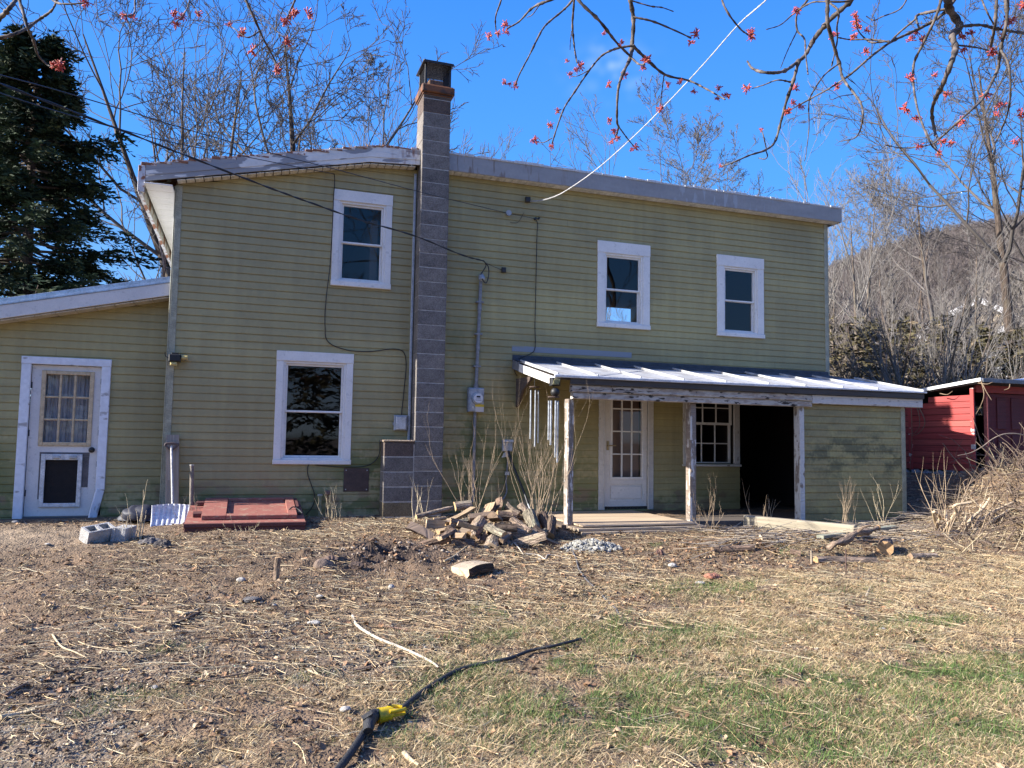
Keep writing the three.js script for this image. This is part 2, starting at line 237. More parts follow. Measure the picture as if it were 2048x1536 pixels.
{
  const R = rngOf(77), yard = (fn, n, o = {}) => {
    const out = []; let guard = 0;
    while (out.length < n && guard++ < n * 30) {
      const z = (o.z0 ?? .05) + R() * ((o.z1 ?? 8.3) - (o.z0 ?? .05)); const t = 1 - (z - 0) / 10.84, xmin = (o.x0 ?? (-.4 - 3.6 * t - .8)), xmax = (o.x1 ?? (2.6 + 11 * t + .8)), x = lerp(xmin, xmax, R());
      if (z < 1.75 && x > 3.9 && x < 9.7 && z < 1.7) continue;
      const c = cover(x, z), k = fn(c, x, z); if (R() > k) continue;
      out.push({ x, z, c });
    } return out;
  };
  const tone = (base, v) => { const k = 1 - v / 2 + v * R(), h = (R() - .5) * v * .3; return lin(base[0] * k * (1 + h), base[1] * k, base[2] * k * (1 - h)); };
  const put = (list, f) => list.map(({ x, z, c }) => f(V3(x, ground(x, z), z), c));
  // flattened dry thatch, three cuts of clump
  for (let q = 0; q < 3; q++) scatter('dry_thatch', ['pale dry thatch strewn thickly over the yard', 'tan matted dead grass flattened over the dirt', 'short straw coloured stubble across the lawn'][q], 'dry grass', bladeClump(10, 300 + q, [.055, .042, .036][q], [.0036, .0034, .0036][q], [1.52, 1.5, 1.15][q], [.1, .09, .07][q]), leafMat(),
    put(yard((c, x, z) => clamp(.05 + c.straw * .8 + c.lawn * .55 - c.dug * .8 - c.trod * .5 - c.gravel * .25) * (q === 2 ? .15 + c.lawn : 1) * ss(.28, .58, c.n2), [21000, 19000, 14000][q]), (p, c) => ({ p: p.setY(p.y + .002), ry: R() * 6.3, rx: (R() - .5) * .3, rz: (R() - .5) * .3, s: .6 + .8 * R(), c: R() < .7 ? tone([.46, .345, .19], .6) : tone([.25, .165, .09], .6) })));
  // green grass tufts
  for (let q = 0; q < 2; q++) scatter('green_grass', ['fresh green grass tufts growing in patches of the lawn', 'short dull green grass between the dry thatch'][q], 'grass', bladeClump(9, 320 + q, [.036, .028][q], [.0030, .0028][q], [1.0, 1.2][q], [.06, .07][q]), leafMat(),
    put(yard((c) => c.green * 1.1, [16000, 14000][q], { z0: 1.8 }), (p, c) => ({ p, ry: R() * 6.3, s: .45 + .9 * R() * (.35 + c.green), c: tone(q ? [.13, .145, .05] : [.075, .125, .026], .6) })));
  // long straws and stems
  const straw = (() => { const a = arrays(); const pts = []; for (let i = 0; i < 5; i++) { const t = i / 4 - .5; pts.push(V3(t, .02 * Math.sin(t * 5), .07 * Math.sin(t * 4 + 1))); } tube(pts, .5, 3, false, a); for (let i = 0; i < a.pos.length / 3; i++) { const k = Math.floor(i / 4), c = pts[k]; for (let q = 0; q < 3; q++) a.pos[3 * i + q] = c.getComponent(q) + (a.pos[3 * i + q] - c.getComponent(q)) * .018; } return fromArrays(a); })();
  scatter('straw_stalk', 'pale straw stalks and stems lying loose over the yard', 'straw', straw, leafMat(), put(yard((c, x, z) => clamp(.10 + .45 * ss(.38, .58, c.n1) + c.straw * .5 + .5 * ss(5, 9, x) * (1 - ss(3.4, 4.6, z)) - c.dug * .4 - c.trod * .4) * (1 - .6 * ss(4.5, 7, z)), 27000), (p) => ({ p: p.setY(p.y + .006 + .012 * R()), ry: R() * 6.3, rz: (R() - .5) * .16, s: (() => { const l = .05 + .32 * R() ** 2.2, t = .11 + .18 * R(); return V3(l, t, l * .8 + .03); })(), c: R() < .66 ? tone([.46, .36, .22], .8) : tone([.17, .105, .06], .6) })));
  // dead leaves, crumpled
  const leaf = (seed) => { const Q = rngOf(seed), a = arrays(), N = 9; const P = (r, t) => { const lobes = 1 + .18 * Math.cos(5 * t + seed) + .12 * Math.cos(9 * t), rr = r * lobes * (.75 + .25 * Math.cos(t)); const x = rr * Math.cos(t), z = rr * Math.sin(t) * .75; return [x, .35 * z * z * 2 + .22 * Math.sin(x * 3 + seed) * r + .1 * Math.sin(t * 3 + seed * 2) * r, z]; }; a.pos.push(0, .02, 0); a.nor.push(0, 1, 0); a.uv.push(0, 0); for (const r of [.5, 1]) for (let k = 0; k < N; k++) { const p = P(r, k / N * 6.283); a.pos.push(p[0], p[1] + (Q() - .5) * .12 * r, p[2]); a.nor.push(0, 1, 0); a.uv.push(p[0], p[2]); } for (let k = 0; k < N; k++) { const b = (k + 1) % N; a.idx.push(0, 1 + b, 1 + k, 1 + k, 1 + b, 1 + N + k, 1 + N + k, 1 + b, 1 + N + b); } const g = fromArrays(a); g.computeVertexNormals(); return g; };
  const heap = onGround(1150, 1200), bank = onGround(1580, 1085), pile = onGround(1000, 1090), bank2 = onGround(1450, 1100);
  const leafy = (c, x, z) => clamp(.16 + .8 * Math.exp(-(((x - heap.x) / .75) ** 2) - ((z - heap.z) / .32) ** 2) + .5 * Math.exp(-(((x - bank.x) / 1.6) ** 2) - ((z - bank.z) / .5) ** 2) + .5 * Math.exp(-(((x - bank2.x) / 1) ** 2) - ((z - bank2.z) / .5) ** 2) + .35 * Math.exp(-(((x - pile.x) / 1.3) ** 2) - ((z - pile.z) / .7) ** 2) - c.trod * .3);
  for (let q = 0; q < 3; q++) scatter('dead_leaves', ['curled brown dead leaves lying over the yard', 'pale tan dry leaves scattered among the thatch', 'small dark crumpled leaves caught in the litter'][q], 'dead leaves', leaf(5 + q), leafMat({ roughness: .8 }), put(yard(leafy, [2700, 1900, 7000][q]), (p) => ({ p: p.setY(p.y + .008), ry: R() * 6.3, rx: (R() - .5) * 1.1, rz: (R() - .5) * 1.1, s: (q === 2 ? .010 : .015) + .017 * R(), c: tone([[.24, .135, .07], [.37, .26, .155], [.13, .075, .042]][q], .6) })));
  // flat flecks: broken leaf, bark and straw bits
  const fleck = (() => { const g = new THREE.CircleGeometry(1, 5).toNonIndexed(); g.rotateX(-Math.PI / 2); const q = g.attributes.position; for (let i = 0; i < q.count; i++) { const x = q.getX(i), z = q.getZ(i); q.setXYZ(i, x * (.8 + .4 * hash(Math.round(x * 9), Math.round(z * 9))), .25 * Math.sin(x * 2.4) + .12 * z, z * .5); } g.computeVertexNormals(); return g; })();
  for (let q = 0; q < 2; q++) scatter('litter_flecks', ['pale flecks of broken straw and leaf over the soil', 'dark flecks of mulch and bark over the soil'][q], 'litter', fleck, leafMat(), put(yard((c) => clamp(.75 - c.green * .5 - c.trod * .5 - c.dug * .5) * ss(.2, .6, c.n1 + .1), [26000, 22000][q]), (p) => ({ p: p.setY(p.y + .005), ry: R() * 6.3, rx: (R() - .5) * .9, rz: (R() - .5) * .9, s: .005 + .013 * R() ** 1.6, c: tone(q ? [.10, .06, .034] : R() < .4 ? [.46, .36, .23] : [.25, .16, .09], .7) })));
  // bark chips, twigs and crumbs of soil
  const chip = new THREE.IcosahedronGeometry(1, 0); { const p = chip.attributes.position; for (let i = 0; i < p.count; i++) { const h = .7 + .5 * hash(Math.round(p.getX(i) * 50), Math.round(p.getY(i) * 50), Math.round(p.getZ(i) * 50)); p.setXYZ(i, p.getX(i) * h, p.getY(i) * h, p.getZ(i) * h); } chip.computeVertexNormals(); }
  scatter('soil_crumbs', 'crumbs of dark soil and bark over the dug earth', 'soil', chip, leafMat({ side: THREE.FrontSide, roughness: .95 }), put(yard((c, x, z) => clamp(.10 + c.dug * 1.2 + .06 * c.n2), 14000, { z1: 7.6 }).slice(0, 9000), (p, c) => ({ p, ry: R() * 6.3, rx: R() * 3, s: V3(1, .6, .7).multiplyScalar(.006 + (.01 + .016 * c.dug) * R() ** 2), c: R() < .7 ? tone([.12, .08, .055], .6) : tone([.34, .27, .20], .5) })));
  scatter('gravel', 'small grey gravel showing through the worn lawn', 'gravel', chip, leafMat({ side: THREE.FrontSide, roughness: .9 }), put(yard((c) => clamp(.006 + .5 * c.gravel), 8000, { z0: 2.5 }), (p) => ({ p, ry: R() * 6.3, rx: R() * 3, s: V3(1, .6, .8).multiplyScalar(.004 + .008 * R() ** 2), c: tone([.33, .285, .22], .7) })));
}
// ---------------------------------------------------------------- the house
const house = thing('house', 'two storey farmhouse in olive siding with block chimney, side wing and lean-to porch', 'house');
const part = (n, g, m, p = house, l) => mesh(n, g, m, p, l);
const XL = -.967, XR = 9.548, YS = 1.016e-1;
const topLeft = (x) => x < 1.505 ? lerp(4.366, 4.92, (x - XL) / (1.505 - XL)) : lerp(4.92, 4.97, (x - 1.505) / .72);
const R4 = (a, b) => ({ x0: a.x, x1: b.x, y0: b.y, y1: a.y });
const rect = (pxa, pya, pxb, pyb, z = 0) => R4(onZ(pxa, pya, z), onZ(pxb, pyb, z));
const hA = { x0: 1.045, x1: 1.872, y0: 3.172, y1: 4.54 }, hB = { x0: .367, x1: 1.388, y0: .696, y1: 2.226 }, hC = { x0: 5.116, x1: 6.038, y0: 2.853, y1: 4.221 }, hD = { x0: 7.294, x1: 8.216, y0: 2.842, y1: 4.205 };
const doorP = rect(1197, 780, 1304.5, 1017.5); doorP.y0 = .02; doorP.y1 = 2.12;
const winP = rect(1364.5, 790, 1477.5, 933); winP.y1 = 2.02;
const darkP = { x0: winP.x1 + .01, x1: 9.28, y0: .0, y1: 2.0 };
// siding colours over the whole front, 6 mm a pixel: faded vinyl, drips, algae near the ground
const FX0 = -4, FX1 = 9.8, FY0 = -.2, FY1 = 5.1;
const sidingTex = (seed, tone) => texture(2048, 1024, (u, v) => {
  const x = lerp(FX0, FX1, u), y = lerp(FY0, FY1, v);
  let c = mix3([.375, .312, .135], [.305, .252, .112], ss(.3, .7, fbm(x * .9, y * 1.3, 4, seed)));
  if (x < 2.2 && x > -1) c = mix3(c, [.345, .285, .150], .3);
  const drip = fbm(x * 14, y * .9, 4, seed + 3), spot = fbm(x * 26, y * 22, 3, seed + 4);
  c = c.map((k) => k * (.80 + .22 * drip + .13 * spot));
  const row = Math.floor((y + 3) / (2 * YS)); c = c.map((k) => k * (.95 + .1 * hash(row, Math.floor((x + 40 + row * 1.37) / 3.7), 5)));
  // algae
  const blob = (bx0, by, rx, ry) => Math.exp(-(((x - bx0) / rx) ** 2) - ((y - by) / ry) ** 2);
  const al = 1.5 * blob(1.7, .45, .6, .5) + .9 * blob(3.0, .9, .6, .8) + 1.1 * blob(3.9, .5, 1.5, .6) + 1.3 * blob(-.9, .12, 2.5, .25) + 1.1 * blob(5, .1, 3, .2) + 1.5 * blob(-3.4, .55, .8, .5) + .5 * blob(-1.3, .25, .5, .3) + .5 * blob(2.9, 2.5, .5, .3) + .8 * tone;
  const am = clamp(al * ss(.36, .60, fbm(x * 3.2, y * 7, 5, seed + 7) * .75 + .25 * fbm(x * 30, y * 18, 3, seed + 8)));
  c = mix3(c, [.115, .125, .030], am * .85);
  // clay splash and scuffs low down on the left
  c = mix3(c, [.22, .14, .08], .7 * ss(.55, .7, fbm(x * 5, y * 9, 4, seed + 15)) * (1 - ss(.2, .7, y)));
  return c;
});
const sidingMat = (seed, tone = 0) => new THREE.MeshStandardMaterial({ map: sidingTex(seed, tone), bumpMap: again(tGrainBump, 24, 9), bumpScale: .0012, roughness: .52 });
const sidM = sidingMat(100);
function siding(parent, x0, x1, ref, yTop, holes, z, mat, lean = 1) {
  const R = rngOf(Math.round(x0 * 100) + 7), k0 = Math.floor((-.06 - ref) / YS);
  for (let k = k0; k < 60; k++) {
    const y = ref + k * YS, ym = y + YS / 2; if (y > Math.max(yTop(x0), yTop(x1), yTop((x0 + x1) / 2), yTop(1.505))) break;
    let spans = [[x0, x1]];
    for (const h of holes) if (ym > h.y0 + .0 && ym < h.y1) spans = spans.flatMap(([a, b]) => (h.x1 <= a || h.x0 >= b ? [[a, b]] : [[a, h.x0], [h.x1, b]].filter(([p, q]) => q - p > .005)));
    const jy = (R() - .5) * .003;
    spans = spans.flatMap(([p, q]) => { if (q - p < 4.2 || R() < .62) return [[p, q]]; const m = lerp(p + 1, q - 1, R()); return [[p, m - .001], [m + .001, q]]; });
    for (const [p, q] of spans) {
      const a = arrays(), jz = (R() - .5) * .004;
      const n = Math.max(1, Math.round((q - p) / .3));
      for (let i = 0; i < n; i++) {
        const xs = [lerp(p, q, i / n), lerp(p, q, (i + 1) / n)];
        const sect = (x) => { const t = Math.min(y + YS + .004, yTop(x)); if (t <= y + .004) return null; const w = jz + (fbm(x * 1.3, k * .7, 2, 51) - .5) * .003, wy = jy + (fbm(x * .9, k * 3.1, 2, 52) - .5) * .004; const f = (t - y) / (YS + .004); return [[y + wy, z + .0005], [y + wy, z + .0185 + w], [y + wy + .005, z + .0200 + w], [lerp(y + wy + .005, t, .8), z + .0200 + w - .0072 * f], [t, z + .0200 + w - (.0190 + w) * f]]; };
        let A = sect(xs[0]), B = sect(xs[1]); if (!A && !B) continue; const flat = [[y, z + .001], [y, z + .0185], [y + .001, z + .02], [y + .0015, z + .02], [y + .002, z + .0195]]; A ||= flat; B ||= flat;
        for (let j = 0; j < 4; j++) { const b = a.pos.length / 3; const nn = j === 0 ? [0, -1, 0] : j === 1 ? [0, -.3, .95] : j === 2 ? [0, .09, .995] : [0, .3, .95]; for (const [S, x] of [[A, xs[0]], [B, xs[1]]]) for (const e of [S[j], S[j + 1]]) { a.pos.push(x, e[0], e[1]); a.nor.push(...nn); a.uv.push((x - FX0) / (FX1 - FX0), (e[0] - FY0) / (FY1 - FY0)); } a.idx.push(b, b + 2, b + 1, b + 1, b + 2, b + 3); }
      }
      if (a.pos.length) part('siding_course', fromArrays(a), mat, parent);
    }
  }
}
const shrink = (h, e = .05) => ({ x0: h.x0 + e, x1: h.x1 - e, y0: h.y0 + e, y1: h.y1 - e });
// sheathing with openings: boxes between them
function sheet(x0, x1, y0, y1, z0, z1, holes) {
  const gs = [], xs = [...new Set([x0, x1, ...holes.flatMap((h) => [h.x0, h.x1])])].filter((x) => x >= x0 && x <= x1).sort((a, b) => a - b);
  for (let i = 0; i < xs.length - 1; i++) { const hs = holes.filter((h) => h.x0 <= xs[i] + 1e-6 && h.x1 >= xs[i + 1] - 1e-6).sort((a, b) => a.y0 - b.y0); let y = y0; for (const h of hs) { if (h.y0 > y) gs.push(bx(xs[i], xs[i + 1], y, h.y0, z0, z1)); y = h.y1; } if (y < y1) gs.push(bx(xs[i], xs[i + 1], y, y1, z0, z1)); }
  return gs;
}
// wall outline with rectangular openings
function pierced(pts, holes, z0, z1) { const s = new THREE.Shape(pts.map((p) => new THREE.Vector2(...p))); for (const h of holes) s.holes.push(new THREE.Path([[h.x0, h.y0], [h.x0, h.y1], [h.x1, h.y1], [h.x1, h.y0]].map((p) => new THREE.Vector2(...p)))); let g = new THREE.ExtrudeGeometry(s, { depth: z1 - z0, bevelEnabled: false }); g.translate(0, 0, z0); if (g.index) g = g.toNonIndexed(); return metreUV(g); }
{
  const leftHoles = [hA, hB].map((h) => shrink(h)), rightHoles = [hC, hD].map((h) => shrink(h)).concat([shrink(doorP), shrink(winP), darkP]);
  const mid = 2.425;
  const lw = part('front_wall', pierced([[XL, -.2], [mid, -.2], [mid, 4.93], [1.505, 4.9], [XL, 4.345]], leftHoles, -.15, 0), M.room);
  siding(lw, XL, 2.26, onZ(358, 399).y, topLeft, leftHoles, 0, sidM);
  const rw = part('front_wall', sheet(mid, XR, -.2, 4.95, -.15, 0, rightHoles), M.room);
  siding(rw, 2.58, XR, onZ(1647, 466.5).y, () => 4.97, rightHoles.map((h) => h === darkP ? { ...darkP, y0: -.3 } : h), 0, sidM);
  // a stray lapped sheet of siding above the porch
  const q = onZ(1262, 716);
  part('patch_panel', bx(3.72, q.x, q.y - .0, q.y + .085, .014, .021, .002), std([.23, .245, .27], { roughness: .5 }), rw, 'loose blue grey strip of siding above the porch roof');
  // shell: side, rear and inner walls, floors, so that the rooms behind the windows are dark
  const rearC = rect(1213, 612, 1276, 646, -7), rearP = rect(1438, 842, 1462, 893, -7);
  part('rear_wall', sheet(XL, XR, -.2, 4.95, -7.15, -7, [rearC, rearP]), M.room);
  part('side_wall', [bx(XL, XL + .15, -.2, 4.34, -7, -.15), bx(XR - .15, XR, -.2, 4.95, -7, -.15)], std([.26, .25, .17]));
  part('inner_wall', [bx(3.0, 3.1, 0, 4.9, -6.99, -.16), bx(1.6, 1.7, 2.5, 4.2, -5, -.16), bx(XL + .16, 2.99, 0, 4.2, -4.1, -4)], M.room);
  part('storey_floor', [bx(XL + .15, XR - .15, 2.36, 2.5, -7, -.15), bx(XL + .15, XR - .15, -.2, -.02, -7, -.15), bx(XL + .002, XR - .002, 4.56, 4.6, -7, -.151)], M.room);
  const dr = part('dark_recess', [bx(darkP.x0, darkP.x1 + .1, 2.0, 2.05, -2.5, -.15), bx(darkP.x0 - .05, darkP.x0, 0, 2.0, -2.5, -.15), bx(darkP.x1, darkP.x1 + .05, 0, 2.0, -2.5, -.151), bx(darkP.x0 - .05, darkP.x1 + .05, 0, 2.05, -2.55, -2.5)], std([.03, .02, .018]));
  // corner posts and the channel beside the chimney
  const post = grainy([.30, .285, .20], { roughness: .5, bumpScale: .001 });
  part('corner_trim', [bx(XL - .012, XL + .066, -.05, 4.34, .004, .026, .004), bx(XL - .03, XL - .012, -.05, 4.33, -.07, .024, .004)], post);
  part('corner_trim', [bx(XR - .055, XR + .012, 1.9, 4.95, .004, .026, .004), bx(XR + .012, XR + .03, 1.9, 4.95, -.07, .024, .004)], post);
  part('chimney_channel', bx(2.176, 2.21, -.02, 4.9, .004, .05, .006), grainy([.33, .36, .40], { roughness: .45 }));
}
// ---- windows
function windowUnit(h, f, open = 0) {
  const W = h.x1 - h.x0, H = h.y1 - h.y0, s = f.side * W, top = f.head * H, sill = f.sill * H, x0 = h.x0, x1 = h.x1, y0 = h.y0, y1 = h.y1;
  const w = part('window', [bx(x0, x0 + s, y0 + sill, y1 - top, .002, .034, .004), bx(x1 - s, x1, y0 + sill, y1 - top, .002, .034, .004), bx(x0 - .004, x1 + .004, y1 - top, y1, .002, .040, .004)], M.white);
  part('sill', bx(x0 - .006, x1 + .006, y0, y0 + sill, .002, .055, .006), M.white, w);
  const a0 = x0 + s, a1 = x1 - s, b0 = y0 + sill, b1 = y1 - top, t = .032, m = (b0 + b1) / 2 - .01 + open;
  part('frame', [bx(a0, a0 + t, b0, b1, -.09, .016, .003), bx(a1 - t, a1, b0, b1, -.09, .016, .003), bx(a0 + t, a1 - t, b1 - t, b1, -.09, .016, .003), bx(a0 + t, a1 - t, b0, b0 + t * .8, -.09, .016, .003)], M.vinyl, w);
  const sash = (c0, c1, d0, d1, zb, zf, g) => { const k = part('sash', [bx(c0, c0 + g, d0, d1, zb, zf, .003), bx(c1 - g, c1, d0, d1, zb, zf, .003), bx(c0 + g, c1 - g, d1 - g, d1, zb, zf, .003), bx(c0 + g, c1 - g, d0, d0 + g, zb, zf, .003)], M.vinyl, w); const p = new THREE.PlaneGeometry(c1 - c0 - 2 * g, d1 - d0 - 2 * g, 6, 8); { const q = p.attributes.position; for (let i = 0; i < q.count; i++) q.setZ(i, .0005 * Math.sin(q.getX(i) * 9 + d0 * 7) * Math.cos(q.getY(i) * 7 + c0)); p.computeVertexNormals(); } p.translate((c0 + c1) / 2, (d0 + d1) / 2, (zb + zf) / 2); part('pane', p, M.glass, w); };
  sash(a0 + t + .001, a1 - t - .001, m - .014, b1 - t - .001, -.04, -.012, .026);
  sash(a0 + t + .001, a1 - t - .001, b0 + t * .8 + .001, m + .014, -.074, -.046, .030);
  return w;
}
windowUnit(hA, { side: .108, head: .115, sill: .055 }).userData.label = 'white upstairs window left of the chimney';
windowUnit(hB, { side: .092, head: .088, sill: .040 }).userData.label = 'large white ground floor window left of the chimney';
windowUnit(hC, { side: .132, head: .135, sill: .05 }).userData.label = 'white upstairs window above the porch door';
windowUnit(hD, { side: .140, head: .135, sill: .05 }).userData.label = 'white upstairs window at the right end, reflecting sky';
// ---- roof, fascia, soffit
const OV = .2;
{
  const streak = (base, marks) => texture(2048, 128, (u, v) => { const x = lerp(-1.4, 10, u); let c = base.map((k) => k * (.82 + .3 * fbm(x * 3, v * 3, 4, 201) + .15 * fbm(x * 30, v * 8, 3, 202))); return marks(c, x, v); });
  const fL = streak([.63, .60, .56], (c, x, v) => { const n = fbm(x * 2.2, v * 4, 5, 211); c = mix3(c, [.28, .27, .27], ss(.50, .53, n + .1 * (1 - ss(-1.4, .4, x)))); const ru = ss(.45, .75, fbm(x * 16, v * 1.5, 4, 215)) * ss(1.82, 2.15, x + .15 * fbm(x * 20, v, 2, 216)); c = mix3(c, [.23, .075, .022], ru * .9); return mix3(c, [.20, .085, .04], .7 * ss(.66, .72, fbm(x * 8, v * 6, 4, 217)) * ss(.75, .95, v)); });
  const fR = streak([.285, .272, .262], (c, x, v) => { const d = ss(.60, .74, fbm(x * 24, v * .8, 4, 221)); c = mix3(c, [.16, .09, .05], d * .7 * (1 - ss(3, 5.2, x))); const wch = ss(.58, .72, fbm(x * 18, v * 1.2, 4, 224)) * Math.exp(-(((x - 7.0) / 1.1) ** 2)); return mix3(c, [.42, .44, .48], wch * .6); });
  const along = (g) => { const p = g.attributes.position, uv = g.attributes.uv; for (let i = 0; i < p.count; i++) { const x = p.getX(i), b = x < 2.3 ? topLeft(clamp(x, -1.34, 2.3)) : 4.97; uv.setXY(i, (x + 1.4) / 11.4, (p.getY(i) - b + .03) / .30); } return g; };
  const fm = (t) => new THREE.MeshStandardMaterial({ map: t, bumpMap: again(tGrainBump, 60, 2), bumpScale: .0015, roughness: .5 });
  const e0 = -1.33, yb = (x) => topLeft(x), FH = .238;
  // left: three shallow bands of bent metal, rising to the peak, level to the chimney
  const band = (d0, d1, z) => prism([[e0, yb(e0) + d0], [1.505, yb(1.505) + d0], [2.222, yb(2.222) + d0], [2.222, yb(2.222) + d1], [1.505, yb(1.505) + d1], [e0, yb(e0) + d1]], OV - .02, z, .002);
  const cap = (d0, d1, z) => { const g = new THREE.BufferGeometry(); return g; };
  part('fascia', [band(.012, .08, OV), band(.0805, .155, OV + .008), band(.1555, FH, OV + .004)].map(along), fm(fL), house, 'light grey metal fascia with flaking paint and rust beside the chimney');
  part('fascia', [bx(2.63, 9.73, 4.962, 4.97 + FH, OV - .02, OV, .003), bx(9.71, 9.731, 4.963, 5.16, -7, OV - .021, .002)].map(along), fm(fR), house, 'slate grey fascia right of the chimney with drip stains');
  const eaveTex = peeling([.50, .50, .52], [.24, .095, .045], .47, 231, 512, 6, 9);
  part('eave_board', [bx(e0 - .075, e0 - .03, 4.12, 4.50, -7, OV - .01, .004), bx(e0 - .085, e0 - .002, 4.145, 4.49, OV - .012, OV + .012, .004)], new THREE.MeshStandardMaterial({ map: again(eaveTex, 1, 1), roughness: .7 }), house, 'left eave board with rusty peeling paint');
  // soffit: narrow panels across the overhang
  const sof = grainy([.66, .62, .54], { roughness: .55, bumpScale: .001 }, 1.2);
  const so = part('soffit', [bx(e0, XL - .031, 4.255, 4.262, -7, OV - .03), bx(2.64, 9.70, 4.976, 4.983, .02, OV - .021)], grainy([.62, .58, .50], { roughness: .55 }));
  for (let x = XL + .005, i = 0; x < 2.1; x += .108, i++) { const y = yb(x + .05) - .006; const g = beam(V3(x + .003, yb(x) - .006, .1), V3(x + .100, yb(x + .1) - .006, .1), OV - .05, .012, .003); part('soffit_panel', g, sof, so); }
  for (let x = 2.64; x < 9.6; x += .112) part('soffit_panel', bx(x + .003, x + .106, 4.957, 4.972, .022, OV - .022, .003), sof, so);
  for (let z = -6.9; z < OV - .06; z += .3) part('soffit_panel', bx(e0 + .0, XL - .034, 4.238, 4.254, z + .004, z + .294, .003), M.vinyl, so);  // left eave panels whiter: sunlight bounced off the wing roof, put into the colour
  // roof sheets with a ragged edge showing above the fascia
  const roofEdge = grainy([.55, .55, .55], { roughness: .5, bumpScale: .01 }, 4), rustEdge = new THREE.MeshStandardMaterial({ map: again(peeling([.55, .52, .50], [.22, .085, .04], .55, 241, 512, 20, 20), .7), roughness: .7 });
  const ragged = (x0, x1, y, z1, seed, t) => { const gs = [], R = rngOf(seed); let x = x0; while (x < x1) { const w = .05 + .2 * R(), xe = Math.min(x1, x + w); gs.push(bx(x, xe - .002, y(x) - .006, y(x) + t * (.6 + .9 * R()), z1 - .05, z1 + .004 + .012 * R(), .002)); x = xe; } return gs; };
  part('roof', [prism([[e0 - .06, yb(e0 - .06) + FH + .002], [1.505, yb(1.505) + FH + .002], [2.23, yb(2.23) + FH + .002], [2.23, yb(2.23) + FH + .022], [1.505, yb(1.505) + FH + .026], [e0 - .06, yb(e0 - .06) + FH + .022]], -7.3, OV - .05)], rustEdge, house);
  part('roof', [bx(2.24, 9.75, 4.97 + FH + .002, 4.97 + FH + .022, -7.3, -.12)].concat([bx(2.64, 9.75, 4.97 + FH + .002, 4.97 + FH + .022, -.119, OV - .05)]), roofEdge, house);
  part('roof_edge', ragged(e0 - .06, 2.2, (x) => yb(x) + FH, OV, 5, .022), rustEdge, house, 'rusty ragged roof edge on the left');
  part('roof_edge', ragged(2.64, 9.745, () => 4.97 + FH, OV, 6, .024), grainy([.62, .62, .62], { roughness: .45 }, 5), house, 'pale flaking roof edge on the right');
}
